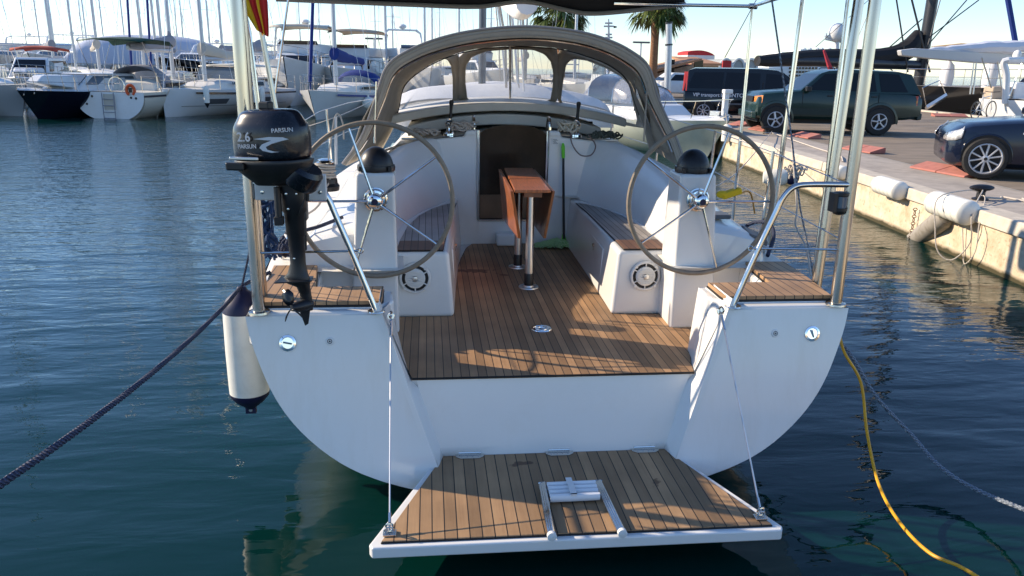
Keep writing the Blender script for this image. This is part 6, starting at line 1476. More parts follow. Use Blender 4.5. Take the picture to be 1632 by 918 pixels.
def skin(rows, x, z):
    """half width of a hull at local x and height z"""
    best = None
    for r0, r1 in zip(rows, rows[1:]):
        if r0[0][0] <= x <= r1[0][0]:
            t = (x-r0[0][0])/(r1[0][0]-r0[0][0])
            def yz(r):
                for p, q in zip(r, r[1:]):
                    if p[2] >= z >= q[2]: u = (p[2]-z)/max(1e-6, p[2]-q[2]); return p[1]*(1-u)+q[1]*u
                return r[0][1]
            return yz(r0)*(1-t)+yz(r1)*t
    return rows[0][0][1]
def hull_patch(T, rows, x0, x1, z0, z1, side, name, m, parent, out=.012, n=6):
    b = MB(); b.grid([[(x0+(x1-x0)*k/n, side*(skin(rows, x0+(x1-x0)*k/n, z)+out), z) for k in range(n+1)] for z in (z0, (z0+z1)/2, z1)]); return tb(b, T, name, m, parent)
sloop_rows = rows_modern; hl = [c_ for c_ in kids(T) if c_.name.startswith('hull')][0]
for s_ in (-1, 1):
    for x in (LL*.24, LL*.05, -LL*.14): hull_patch(T, sloop_rows, x-.42, x+.42, .50, .72, s_, 'hull_window', M['grey'], hl)
    hull_patch(T, sloop_rows, -LL*.40, LL*.42, .415, .435, s_, 'hull_line', M['grey'], hl, n=20)
b = MB(); rr = [[(x, 1.35*u, z+.0) for u in (-1,-.9,-.4,.4,.9,1)] for x, z in ((-.2,1.40),(-.6,2.0),(-2.2,2.1))]
b.grid(rr[:2]); tb(b, T, 'windscreen', M['paleglass'])
b = MB(); b.grid([[(x, 1.35*u, 2.03+.08*(1-u*u)+h) for u in (-1,-.5,0,.5,1)] for x, h in ((-.5,0),(-1.5,.04),(-3.0,0))]); tb(b, T, 'hard_top', M['deck'], solid=.06)
mf = V(*P0(328, 30.4), WZ)
for i, (px_, yy, lab) in enumerate(((329,30.0,'white fender with black tip on the modern white sloop'),(407,31.8,'left of the two fenders seen between the stern poles'),(418,32.0,'right of the two fenders seen between the stern poles'))):
    q = PY(px_, 152, yy); Tb = thing('hanging_fender', lab, 'fender', q); b = MB(); b.lathe([(.03,-.40),(.11,-.30),(.12,0),(.12,.25),(.04,.38)], q, n=12); b.build('body', M['fender'], Tb)
    b = MB(); b.lathe([(.02,-.50),(.09,-.36),(.112,-.30)], q, n=12); b.build('end_cap', M['blk'], Tb)
c, r_, L_ = aim(455, 44, 350, 37); sailboat('white sailboat half hidden behind the left stern poles', 'sailboat', c, r_, 10, 3.3, 1.1, 1.3, 'hullw', 'stripe', 15, 'greyc', None, 'bluec', None)
c, r_, L_ = aim(455, 39, 500, 50); motorboat('big white flybridge motor yacht above the outboard motor, bow facing the camera', c, r_, L_, 4.6, 1.6, 2.5, 'hullw', True, True, 'cream')
c, r_, L_ = aim(492, 29.0, 600, 36.5); sailboat('white sloop with blue stripe and dark blue furled jib, bow towards the camera', 'sailboat', c, r_, L_, 3.2, .95, 1.2, 'hullw', 'bluest', 15, 'bluec', 'bluec', 'bluec', None, mx=.14, boomz=.9)
c, r_, L_ = aim(528, 41, 590, 53); motorboat('white motor cruiser with beige canopy behind the blue striped sloop', c, r_, L_, 4.2, 1.5, 2.1, 'hullw', True, False, 'beige')
q = PY(587, 165, 31); Tb = thing('round_fender', 'round white ball fender on the far side of the blue striped sloop', 'fender', q); b = MB(); b.ball(q, .28, 14, 8); b.lathe([(.05,.25),(.04,.36)], q, n=8); b.build('ball', M['fender'], Tb)
c, r_, L_ = aim(598, 48, 640, 60); sailboat('sailboat with blue bimini just left of the sprayhood', 'sailboat', c, r_, 10, 3.3, 1.1, 1.3, 'hullw', 'stripe', 17, None, None, 'bluec', 'bluec')
rope('distant_mooring_line', [PZ(480,205,WZ+.02), PY(540,185,24), PY(600,158,28)], .015, M['ropepale'], 'long pale mooring line slanting over the water left of the sprayhood')
rope('distant_mooring_line', [PY(38,150,27.6), PZ(42,176,WZ)], .02, M['ropepale'], 'left mooring line at the bow of the navy motorboat')
rope('distant_mooring_line', [PY(55,148,27.8), PZ(43,176,WZ)], .02, M['ropepale'], 'right mooring line at the bow of the navy motorboat')
rope('distant_mooring_line', [PY(270,143,30), PZ(250,186,WZ)], .02, M['ropepale'], 'mooring line falling from the bow of the modern white sloop')
# --- mid distance, behind the first row ---
M['mastb'] = M['bluec']
for (px0, y0, px1, y1, lab, kw) in (
    (120, 50, 60, 60, 'white sloop behind the navy motorboat with a tall pale mast', dict(mh=19, cover='greyc', hull='hullw')),
    (175, 47, 150, 58, 'sloop with pale mast rising right behind the green bimini', dict(mh=20, cover='cream', hull='hullw')),
    (215, 46, 260, 56, 'sloop with dark blue furled jib rising behind the lifebuoy', dict(mh=19, cover='greyc', jib='bluec', hull='hullc')),
    (246, 44, 290, 54, 'white sloop with dark blue furled jib left of the modern sloop mast', dict(mh=20, jib='bluec', cover='greyc', hull='hullw')),
    (268, 52, 240, 62, 'sloop with thick pale mast leaning over the modern sloop bow', dict(mh=21, hull='hullw')),
    (345, 56, 380, 66, 'navy hulled sloop seen behind the left stern poles', dict(mh=20, hull='hulln', cover='greyc')),
    (140, 62, 110, 72, 'distant sloop with twin crossing masts beyond the navy motorboat', dict(mh=21, hull='hullw')),
    (15, 55, -30, 62, 'white sloop with tall mast at the far left behind the grey sloop', dict(mh=20, hull='hullw', cover='bluec')),
    (660, 60, 700, 72, 'sailboat with bare mast seen above the left end of the sprayhood', dict(mh=22, hull='hullw')),
    (725, 66, 740, 78, 'sailboat mast standing close left of the yacht boom', dict(mh=24, hull='hullw')),
    (935, 45, 880, 52, 'white sailboat seen through the right sprayhood window', dict(mh=20, hull='hullw', cover='greyc')),
    (850, 60, 820, 70, 'sailboat with furled sails seen through the middle sprayhood window', dict(mh=9, hull='hullw', cover='cream'))):
    c, r_, L_ = aim(px0, y0, px1, y1); sailboat(lab, 'sailboat', c, r_, 11, 3.5, 1.15, 1.4, stripe=None, rails=y0 < 50, mx=.1, **kw)
for (px0, y0, px1, y1, lab, L__, kw) in (
    (70, 75, 130, 90, 'large white motor yacht with stacked decks far behind the left moorings', 22, dict(fly=True, hull='hullw')),
    (290, 62, 350, 72, 'black hulled motor yacht low behind the modern white sloop', 18, dict(fly=False, hull='hullk')),
    (5, 85, 60, 98, 'far white motor yacht at the left edge beyond the sailboats', 22, dict(fly=True, hull='hullw')),
    (380, 90, 440, 100, 'far white superyacht between the left stern poles', 24, dict(fly=True, hull='hullw')),
    (225, 90, 170, 96, 'far white motor yacht behind the grey boat cover', 20, dict(fly=True, hull='hullw')),
    (1000, 36, 960, 44, 'motorboat under a grey cover seen through the right sprayhood window', 9, dict(fly=False, hull='hullw', canvas='greyc', arch=False)),
    (800, 52, 740, 60, 'white motorboat seen behind the middle sprayhood window', 11, dict(fly=True, hull='hullw')),
    (680, 42, 640, 50, 'white catamaran like motorboat seen through the left sprayhood window', 11, dict(fly=True, hull='hullw'))):
    c, r_, L_ = aim(px0, y0, px1, y1); motorboat(lab, c, r_, L__, L__*.27, 1.2+L__*.03, 1.6+L__*.05, **kw)
b = MB(); c = P0(243, 75)
rr = [[(c[0]+7.5*t, c[1]+1.6*math.cos(PI*k/8), 1.8+2.9*(1-abs(t)**3)**.5*math.sin(PI*k/8)**.6*.9+.4) for k in range(9)] for t in [i/6 for i in range(-6, 7)]]
b.grid(rr); tag(b.build('boat_cover', mat('pale_blue_tarp', (.42,.48,.60), .8, bump=.6, bs=2), ang=60), 'big pale blue tarpaulin over a stored boat behind the lifebuoy boat', 'boat cover')
# distant forest of masts: copies of one small sloop
P_, _ = sailboat('distant white sailboat in the crowd of masts across the harbour', 'sailboat', P0(60, 95), 1.2, 11, 3.4, 1.2, 1.4, 'hullw', None, 15, None, None, None, None, rails=False, mr=.95, group='distant sailboats across the harbour')
rd = random.Random(11)
for i, px_ in enumerate((-20,8,50,66,104,128,160,190,204,240,275,311,334,352,392,432,468,530,610,630,690,705,780,912)):
    y = rd.uniform(80, 150); c = P0(px_+rd.uniform(-4,4), y); s_ = rd.uniform(.85, 1.45)
    place(P_, c[0], c[1], WZ, rd.uniform(0, 6.28), 'distant white sailboat in the crowd of masts across the harbour', s_)
# --- small motorboat with clear tent, bow over the quay edge ---
bw = PY(1162,197,15.6); stn = V(bw.x-2.1, bw.y+5.8, 0)
d = V(bw.x-stn.x, bw.y-stn.y); rz = math.atan2(d.y, d.x); LL = 6.6; c = V(bw.x, bw.y)-d.normalized()*LL/2
T = thing('small_motorboat', 'small pale motorboat with clear tent beside the quay, bow pointing right', 'motorboat', (c.x, c.y, WZ), rz)
rows = hull_mesh(LL, 2.5, .80, 1.02, .9, rake=.14)
b = MB(); b.grid(rows); b.grid([[(p[0],-p[1],p[2]) for p in r] for r in rows]); hl = tb(b, T, 'hull', mat('pale_green_hull', (.52,.55,.46), .35, dirt=(.35,.36,.28), ds=3, da=.4))
b = MB(); b.grid([[(r[0][0], r[0][1]*u, r[0][2]+.12*(1-u*u)) for u in (-1,-.5,0,.5,1)] for r in rows]); tb(b, T, 'deck', M['hullw'])
b = MB(); b.prism([(-1.5,-.85,.85),(1.3,-.55,.95),(1.3,.55,.95),(-1.5,.85,.85)], [(-1.5,-.75,1.35),(.8,-.45,1.30),(.8,.45,1.30),(-1.5,.75,1.35)]); cb = tb(b, T, 'cabin', M['hullw'], bevel=.07, seg=3)
for s in (-1, 1):
    b = MB(); b.cbox((.2,s*.66,1.14), (.4,.06,.12)); tb(b, T, 'cabin_window', M['darkglass'], cb, bevel=.02)
b = MB(); rr = []
for x, h, w_ in ((.45,.02,.55),(-.1,.50,.72),(-.9,.78,.85),(-2.2,.80,.88),(-2.6,.25,.92)):
    rr.append([(x, w_*math.cos(PI*k/12), 1.28+h*abs(math.sin(PI*k/12))**.55) for k in range(13)])
b.grid(rr); tn = tb(b, T, 'tent_window', glassy('hazy_vinyl', (.75,.76,.80), .6, .12, .45, (.7,.7,.75)))
b = MB(); b.grid([[(p[0],p[1]*1.01,p[2]+.012) for p in r] for r in rr[2:4]]); tb(b, T, 'tent_top', M['hulln'], tn)
for r in rr[1:4]:
    b = MB(); b.tube([(p[0],p[1]*1.01,p[2]+.01) for p in r], .018, 6); tb(b, T, 'tent_hoop', M['steel'], tn)
b = MB()
for s in (-1, 1):
    for i in (10,12,14): r = rows[i][0]; b.tube([(r[0],s*r[1]*.9,r[2]+.05),(r[0]+.15,s*r[1]*.9,r[2]+.5)], .012, 5)
    b.tube([(rows[i][0][0]+.15,s*rows[i][0][1]*.9,rows[i][0][2]+.5) for i in (9,10,12,14)]+[(LL*.51,0,1.55)], .012, 6)
tb(b, T, 'bow_rail', M['steel'])
b = MB(); b.cbox((LL/2-.5,0,1.17), (.35,.18,.12)); b.tube([(LL/2-.6,0,1.2),(LL/2-.1,0,1.14)], .03, 6); b.tube([(LL/2-.15,-.2,1.1),(LL/2-.05,0,1.16),(LL/2-.15,.2,1.1)], .025, 6); tb(b, T, 'anchor_roller', M['alu'])
q = PY(1158,212,15.5); Tb = thing('bow_fender', 'white cylinder fender hanging at the bow of the small motorboat', 'fender', q); b = MB(); b.lathe([(.03,-.26),(.12,-.2),(.125,.15),(.05,.22)], q, n=14); b.build('body', M['fender'], Tb); b = MB(); b.tube([q+V(0,0,.2), q+V(-.05,.05,.5)], .01, 5); b.build('lanyard', M['ropepale'], Tb)
q = PY(1156,165,15.8); b = MB(); b.cbox((q.x,q.y,q.z), (.13,.16,.62)); b.cbox((q.x+.03,q.y,q.z+.30), (.22,.22,.10)); tag(b.build('power_pedestal', M['white'], bevel=.02), 'white power pedestal with hanging cable at the bow of the small motorboat', 'power pedestal')
# --- black racing yacht across the pier ---
stn = PY(1500,170,30); 
b_c = PY(1600,150,34)
T = thing('black_sailboat', 'large black hulled sailing yacht with black boom and mast across the pier', 'sailing yacht', (32.4,32.4,WZ), R(11))
rows = hull_mesh(20, 5.2, 1.75, 2.1, .85)
b = MB(); b.grid(rows); b.grid([[(p[0],-p[1],p[2]) for p in r] for r in rows]); b.add([tuple(p) for p in rows[0]]+[(p[0],-p[1],p[2]) for p in rows[0][::-1]], [tuple(range(18))]); hl = tb(b, T, 'hull', M['hullk'], ang=50)
b = MB(); b.grid([[(r[0][0], r[0][1]*u, r[0][2]-.003) for u in (-1,0,1)] for r in rows]); tb(b, T, 'deck', M['teakg'])
b = MB(); b.prism([(-4,-1.4,1.8),(5,-.9,2.0),(5,.9,2.0),(-4,1.4,1.8)], [(-3.6,-1.2,2.4),(3.5,-.7,2.4),(3.5,.7,2.4),(-3.6,1.2,2.4)]); tb(b, T, 'coachroof', M['hullk'], bevel=.08)
for s in (-1, 1):
    b = MB(); b.lathe([(.28,0),(.32,.5),(.26,.95),(.08,1.15)], (-8.5,s*1.2,1.75), n=14); tb(b, T, 'helm_cover', M['whitecloth'])
b = MB()
for s in (-1, 1):
    P = [rows[i][0] for i in range(0, 15)]
    for p in P[::1]: b.tube([(p[0],s*p[1]*.97,p[2]),(p[0],s*p[1]*.97,p[2]+.8)], .02, 4)
    for h in (.4,.78): b.tube([(p[0],s*p[1]*.97,p[2]+h) for p in P], .012, 4)
b.tube([(-9.9,-2.1,2.5),(-9.9,2.1,2.5)], .02, 5); tb(b, T, 'guard_rail', M['steel'])
b = MB(); b.grid([[(x, 1.7*u, 3.55+.1*(1-u*u)) for u in (-1,0,1)] for x in (-9.2,-7.4,-5.6)]); bi = tb(b, T, 'bimini', M['beige'], solid=.03)
for s in (-1, 1):
    for x in (-9.2, -5.6): b = MB(); b.tube([(x,s*1.65,3.55),(x,s*1.8,1.8)], .02, 5); tb(b, T, 'bimini_post', M['steel'], bi)
# its mast and long boom (seen ahead of the hull)
mb_ = PY(1466,118,36); mt_ = PY(1478,-40,36)
b = MB(); b.tube([V(mb_.x,36,1.5), V(mb_.x+.25,36,24)], .26, 12, flat=1.3); ms = b.build('mast', M['mastd'], T)
for z in (6.2,):
    b = MB(); b.tube([V(mb_.x-3.2,36.3,z+.45), V(mb_.x,36,z+.3), V(mb_.x+1,36,z+.45)], .07, 6); b.build('spreader', M['mastd'], ms)
b = MB(); b.tube([V(mb_.x,36,3.0), PY(1300,98,33.5), PY(1207,97,32)], .20, 10, flat=1.2); bm2 = b.build('boom', M['mastd'], T)
b = MB(); P = [PY(1464,52,36), PY(1450,75,35.8), PY(1430,86,35.6), PY(1380,92,35), PY(1300,91,33.8), PY(1235,96,32.5), PY(1207,97,32)]
b.tube(smooth_pts(P, 3), [.25,.34,.42,.48,.52,.50,.48,.44,.42,.42,.42,.40,.36,.34,.33,.3,.28,.25,.22][:len(smooth_pts(P, 3))], 10, flat=1.0); b.build('sail_cover', M['blackc'], bm2)
for (a_, c_, r__) in (((1428,-5),(1447,115),.04),((1452,-5),(1482,115),.05),((1480,60),(1560,0),.03),((1300,75),(1390,-5),.015),((1395,-5),(1345,112),.015),((1476,75),(1545,-5),.03),((1500,-5),(1478,75),.025),((1418,75),(1470,30),.03),((1155,92),(1208,-5),.02)):
    b = MB(); b.tube([PY(a_[0],a_[1],35), PY(c_[0],c_[1],35)], r__, 5); b.build('rigging_wire', M['mastd'], T)
# --- white yacht at the right edge with a long white boom ---
T = thing('white_sailboat', 'large white sailing yacht with long wrinkled white boom at the right edge', 'sailing yacht', (29.6,25.6,WZ), R(5))
rows = hull_mesh(15, 4.6, 1.35, 1.6, .85)
b = MB(); b.grid(rows); b.grid([[(p[0],-p[1],p[2]) for p in r] for r in rows]); b.add([tuple(p) for p in rows[0]]+[(p[0],-p[1],p[2]) for p in rows[0][::-1]], [tuple(range(18))]); tb(b, T, 'hull', M['hullw'], ang=50)
b = MB(); b.grid([[(r[0][0], r[0][1]*u, r[0][2]+.06*(1-u*u)-.003) for u in (-1,0,1)] for r in rows]); tb(b, T, 'deck', M['deck'])
b = MB(); b.prism([(-5,-1.7,1.4),(2.5,-1.2,1.5),(2.5,1.2,1.5),(-5,1.7,1.4)], [(-4.6,-1.5,2.2),(1.0,-.9,2.2),(1.0,.9,2.2),(-4.6,1.5,2.2)]); tb(b, T, 'coachroof', M['deck'], bevel=.1)
b = MB(); bs_ = [PY(1432,86,26.5), PY(1500,90,26.8), PY(1632,98,27.5), PY(1700,103,27.8)]
def slabb(top, bot, th): 
    A = [p for p in top]+[p for p in bot[::-1]]; b = MB(); b.prism([p+V(0,-th,0) for p in A], [p+V(0,th,0) for p in A]); return b
b = slabb([PY(1432,80,26.5), PY(1456,77,26.6), PY(1540,82,27.0), PY(1640,84,27.5), PY(1700,86,27.8)], [PY(1434,89,26.5), PY(1480,94,26.7), PY(1560,101,27.1), PY(1640,103,27.5), PY(1700,105,27.8)], .16)
bo_ = b.build('boom', mat('boom_grey', (.50,.50,.49), .4), T, bevel=.05)
b = MB(); rd = random.Random(2); P = [PY(px_, 80-max(0,(px_-1480))*.045+rd.uniform(-1.2,1.2), 27.1) for px_ in range(1470, 1720, 9)]
b.tube(P, [.10+.20*min(1, i/12)+rd.uniform(-.035,.035) for i in range(len(P))], 8, flat=.8); b.build('flaked_sail', mat('white_sail', (.62,.64,.70), .8, bump=.8, bs=3), bo_)
for s in (0,):
    b = MB(); b.tube(smooth_pts([PY(1602,165,25.5), PY(1604,120,25.5), PY(1600,100,25.5), PY(1612,96,25.5), PY(1660,96,26.5)], 3), .14, 8, flat=.8); b.build('gantry', M['hullw'], T)
    q = PY(1621,88,25.8); b = MB(); b.ball(q, (.16,.16,.20), 14, 8); b.build('satellite_dome', M['white'], T)
b = MB(); b.tube([PY(1618,66,28.5), PY(1603,-20,28.5)], .11, 8); b.build('furled_jib', M['bluec'], T)
for (a_, c_) in (((1590,98),(1600,160)),((1630,98),(1604,165)),((1552,100),(1546,150)),((1556,100),(1551,150)),((1565,92),(1580,140))):
    b = MB(); b.tube([PY(a_[0],a_[1],26), PY(c_[0],c_[1],26)], .03, 5); b.build('stay', M['steelwire'], T)
b = MB(); b.box(0,1,0,1,0,1); q = PY(1590,148,27.0); b = MB(); b.cbox(q, (.9,.6,.5)); b.build('cockpit_bench', M['beige'], T, bevel=.06)
q = PY(1625,145,27.0); b = MB(); b.cbox(q, (.9,.6,.7)); b.build('cockpit_cushion', M['whitecloth'], T, bevel=.08)
# gangway from pier towards the black yacht
b = MB(); b.tube([PY(1476,172,27), PY(1508,152,28)], .05, 4, flat=2.2); T2 = thing('gangway', 'grey gangway leading up to the stern of the black yacht', 'gangway', PY(1478,168,27)); b.build('plank', M['alu'], T2)
b = MB(); b.tube([PY(1470,140,27), PY(1498,128,28)], .02, 4); b.tube([PY(1470,140,27), PY(1476,168,27)], .02, 4); b.tube([PY(1498,128,28), PY(1507,150,28)], .02, 4); b.build('handrail', M['steel'], T2)
# --- bicycle ---
q = PZ(1577,190,QZ); rz = R(25)
T = thing('bicycle', 'white bicycle parked on the pier behind the dark blue car', 'bicycle', (q.x, q.y, QZ), rz); Mx = wmat(T)
def wz(x): return V(x, 0, .34)
for x in (0, -1.02):
    b = MB(); b.tube(circ((x,0,.34), .325, (0,1,0), 28), .022, 6, closed=True); wh = tb(b, T, 'wheel', M['rub'])
    b = MB()
    for k in range(12): a = PI*k/6; b.tube([(x,0,.34),(x+.31*math.cos(a),0,.34+.31*math.sin(a))], .004, 3)
    b.tube(circ((x,0,.34), .305, (0,1,0), 24), .010, 5, closed=True); tb(b, T, 'spokes', M['alu'], wh)
b = MB()
for a, c in (((-1.02,0,.34),(-.60,0,.32)),((-1.02,0,.34),(-.70,0,.80)),((-.60,0,.32),(-.72,0,.92)),((-.60,0,.32),(-.14,0,.80)),((-.70,0,.78),(-.16,0,.86)),((0,0,.34),(-.18,0,.98))): b.tube([a, c], .020, 6)
tb(b, T, 'frame', M['white'])
b = MB(); b.tube([(-.12,-.28,1.02),(-.20,-.1,1.0),(-.20,.1,1.0),(-.12,.28,1.02)], .014, 6); tb(b, T, 'handlebar', M['blk'])
b = MB(); b.prism([(-.84,-.07,.93),(-.60,-.02,.95),(-.60,.02,.95),(-.84,.07,.93)], [(-.84,-.06,.97),(-.60,-.015,.98),(-.60,.015,.98),(-.84,.06,.97)]); tb(b, T, 'saddle', M['blk'], bevel=.01)
# --- radar mast of a big yacht behind the green car ---
T = thing('radar_mast', 'white mast with a big satellite dome and antennas behind the green car', 'radar mast', PY(1333,118,42))
b = MB(); b.tube([PY(1333,125,42), PY(1334,60,42)], .14, 8); b.tube([PY(1315,57,42), PY(1345,68,42)], .08, 6); b.tube([PY(1315,62,42), PY(1334,66,42)], .06, 6)
for px_ in (1317, 1322, 1327): b.tube([PY(px_,58,42), PY(px_,53,42)], .05, 5)
b.build('mast_pole', M['hullw'], T)
b = MB(); b.ball(PY(1334,52,42), (.48,.48,.55), 18, 10); b.build('satellite_dome', M['white'], T)
T = thing('jackstaff_flag', 'red and white rolled flag on a slanting staff behind the green car', 'flag', PY(1325,118,30))
b = MB(); b.tube([PY(1328,150,30), PY(1325,115,30), PY(1313,80,30)], [.13,.12,.05], 8); b.build('rolled_flag', mat('red_white_cloth', (.45,.04,.06), .8), T)
# ================= buildings, palms, lamps =================
def bbox_px(x0, x1, ytop, ybot, y): 
    a = PY(x0, ybot, y); c = PY(x1, ytop, y); return a.x, c.x, c.z
def stone_mat():
    m, nt, b = new('stone_masonry'); L = nt.links; tc = nd(nt, 'ShaderNodeTexCoord'); v = nd(nt, 'ShaderNodeTexVoronoi'); v.inputs['Scale'].default_value = 2.6; L.new(tc.outputs['Object'], v.inputs['Vector'])
    cr = nd(nt, 'ShaderNodeValToRGB'); cr.color_ramp.elements[0].color = (.22,.15,.11,1); cr.color_ramp.elements[1].color = (.48,.38,.30,1); L.new(v.outputs['Color'], cr.inputs[0]); L.new(cr.outputs[0], b.inputs['Base Color']); b.inputs['Roughness'].default_value = .9
    v2 = nd(nt, 'ShaderNodeTexVoronoi', feature='DISTANCE_TO_EDGE'); v2.inputs['Scale'].default_value = 2.6; L.new(tc.outputs['Object'], v2.inputs['Vector']); bp = nd(nt, 'ShaderNodeBump'); bp.inputs['Strength'].default_value = .8; bp.inputs['Distance'].default_value = .1; L.new(v2.outputs[0], bp.inputs['Height']); L.new(bp.outputs[0], b.inputs['Normal'])
    return m
M['stone'] = stone_mat(); M['tile'] = mat('terracotta_tiles', (.42,.22,.12), .85, var=.25, vs=12, stretch=(4,1,1)); M['redw'] = mat('red_wall', (.50,.03,.03), .7, var=.1, vs=1); M['whitew'] = mat('white_wall', (.68,.68,.66), .8, var=.06, vs=1)
# stone house with a sloping tiled roof
y = 58
x0, x1, zt = bbox_px(1034, 1106, 92, 140, y); zq = QZ
T = thing('stone_building', 'low stone building with sloping tiled roof right of the sprayhood', 'building', ((x0+x1)/2, y, zq))
zl = PY(1034,110,y).z; zr = PY(1103,93,y).z
b = MB(); b.prism([(x0+.4,y,zq),(x1,y,zq),(x1,y,zr-.45),(x0+.4,y,zl-.35)], [(x0+.4,y+4,zq),(x1,y+4,zq),(x1,y+4,zr-.45),(x0+.4,y+4,zl-.35)]); b.build('wall', M['stone'], T)
b = MB(); b.prism([(x0-.8,y-1.2,zl-.45),(x1+.25,y-1.2,zr-.15),(x1+.25,y-1.2,zr-.0),(x0-.8,y-1.2,zl-.25)], [(x0-.8,y+5,zl-.45),(x1+.25,y+5,zr-.15),(x1+.25,y+5,zr),(x0-.8,y+5,zl-.25)])
b.build('roof', M['tile'], T)
for xx in (x0+1.6, x0+3.9, x0+6.2):
    b = MB(); b.box(xx-.35,xx+.35,y-.05,y+.1,zq+.4,zq+2.4); f = b.build('door', M['redw'] if xx > x0+5 else M['darkglass'], T); b = MB(); b.box(xx+.2,xx+.26,y-.1,y-.05,zq+1.3,zq+1.4); b.build('handle', M['alu'], f)
# red and white warehouse with arched roof
y = 90
x0, x1, zt = bbox_px(1092, 1140, 80, 140, y)
T = thing('red_white_building', 'red and white striped warehouse with a curved roof behind the van', 'warehouse', ((x0+x1)/2, y, zq))
zs_ = [PY(1110,q,y).z for q in (80,88,96,105)]
xm = PY(1112,88,y).x
b = MB(); b.box(x0,x1,y,y+4,zq,zs_[3]); b.build('white_base', M['whitew'], T)
b = MB(); b.box(x0,x1,y-.1,y+4,zs_[3],zs_[2]); b.build('red_band', M['redw'], T)
b = MB(); b.box(x0,x1,y,y+4,zs_[2],zs_[1]); b.build('white_band', M['whitew'], T)
b = MB(); A = [(x0+(x1-x0)*k/12, zs_[1]+(zs_[0]-zs_[1])*math.sin(PI*(k/12*.85+.15))**.7) for k in range(13)]; b.py([(x0,zs_[1])]+A+[(x1,zs_[1])], y, y+4); b.build('arched_roof', M['redw'], T)
# white boat-shed with barrel vaults
y = 75
T = thing('barrel_vault_shed', 'row of grey sheds with barrel vault roofs behind the van', 'shed', (*P0(1165, y), zq))
for i, px_ in enumerate((1156,1176,1196)):
    a = PY(px_-10,107,y); c = PY(px_+10,107,y); zt = PY(px_,94,y).z; r = (c.x-a.x)/2; xm = (a.x+c.x)/2
    b = MB(); A = [(xm+r*math.cos(PI*k/14), a.z-.2+(zt-a.z+.2)*math.sin(PI*k/14)) for k in range(15)]
    b.prism([(x, y, z) for x, z in A], [(x, y+5, z) for x, z in A]); va = b.build('vault', mat('galvanised', (.34,.36,.35), .6), T)
    b = MB(); b.tube([(x, y-.1, z) for x, z in A], .12, 6); b.build('vault_rim', M['whitew'], va)
b = MB(); a = PY(1128,107,y); c = PY(1208,107,y); b.box(a.x,c.x,y+.3,y+5,zq,a.z+.0); b.build('wall', M['whitew'], T)
b = MB(); a = PY(1104,104,y-4); c = PY(1146,98,y-4); b.box(a.x,c.x,y-4,y+6,zq,a.z); b.build('annexe', mat('sand_wall', (.45,.37,.28), .85), T)
b = MB(); b.prism([(a.x-.3,y-4.5,a.z),(c.x+.3,y-4.5,a.z),(c.x+.3,y-4.5,a.z+.2),(a.x-.3,y-4.5,a.z+.2)], [(a.x,y+3,c.z+.3),(c.x,y+3,c.z+.3),(c.x,y+3,c.z+.5),(a.x,y+3,c.z+.5)]); b.build('tiled_roof', M['tile'], T)
# big white ship with rows of windows
y = 105
T = thing('big_ship', 'huge white yacht with rows of dark windows behind the bare poles', 'ship', (*P0(1270, y), WZ))
def bx(px0, px1, y0, y1, yd, th, nm, m, par=None, bevel=0):
    a = PY(px0, y1, yd); c = PY(px1, y0, yd); b = MB(); b.box(a.x, c.x, yd, yd+th, a.z, c.z); return b.build(nm, m, par or T, bevel=bevel)
bx(1190,1400,112,130,y,10,'hull',M['hullw']); s1 = bx(1225,1345,98,112,y+1,8,'superstructure',M['hullw']); bx(1240,1335,86,98,y+2,6,'upper_deck',M['hullw'])
bx(1275,1345,80,88,y+2.5,4,'bridge',M['hullw']); bx(1245,1290,84,90,y+2.4,4,'sun_deck',M['hullw'])
for r_ in range(4):
    for k in range(9): bx(1258+k*5.2,1261.5+k*5.2,101+r_*6.0,104+r_*6.0,y-.15,.2,'ship_window',M['darkglass'],s1)
for px_ in (1282,1291,1303,1310,1322):
    b = MB(); b.tube([PY(px_,82,y+3), PY(px_,76,y+3)], .15, 5); b.tube([PY(px_-3,78,y+3), PY(px_+3,78,y+3)], .08, 4); b.build('antenna', M['hullw'], T)
# distant low white building with lettering on the left
y = 165
T = thing('terminal_building', 'long white building across the harbour behind the left masts', 'building', (*P0(180, y), WZ))
a = PY(160,104,y); c = PY(204,91,y); b = MB(); b.box(a.x,c.x,y,y+5,0,c.z); wl_ = b.build('wall', M['whitew'], T)
for k in range(8): bx(166+k*4,168.5+k*4,93,95.5,y-.2,.3,'window',M['darkglass'],wl_)
a = PY(118,97,y+8); c = PY(160,93,y+8); b = MB(); b.box(a.x,c.x,y+8,y+16,0,c.z); b.build('pink_annexe', mat('pink_wall', (.40,.28,.25), .9), T)
# breakwater on the horizon
b = MB(); a = PY(-80,96,230); c = PY(620,108,230); rd = random.Random(3); N = 60
b.prism([(a.x,230,-1)]+[(a.x+(c.x-a.x)*k/N,230,2.2+rd.uniform(-.3,.5)) for k in range(N+1)]+[(c.x,230,-1)], [(a.x,240,-1)]+[(a.x+(c.x-a.x)*k/N,240,2.4) for k in range(N+1)]+[(c.x,240,-1)])
o = b.build('breakwater', mat('breakwater_rock', (.22,.19,.17), .95, var=.3, vs=.5)); struct(o)
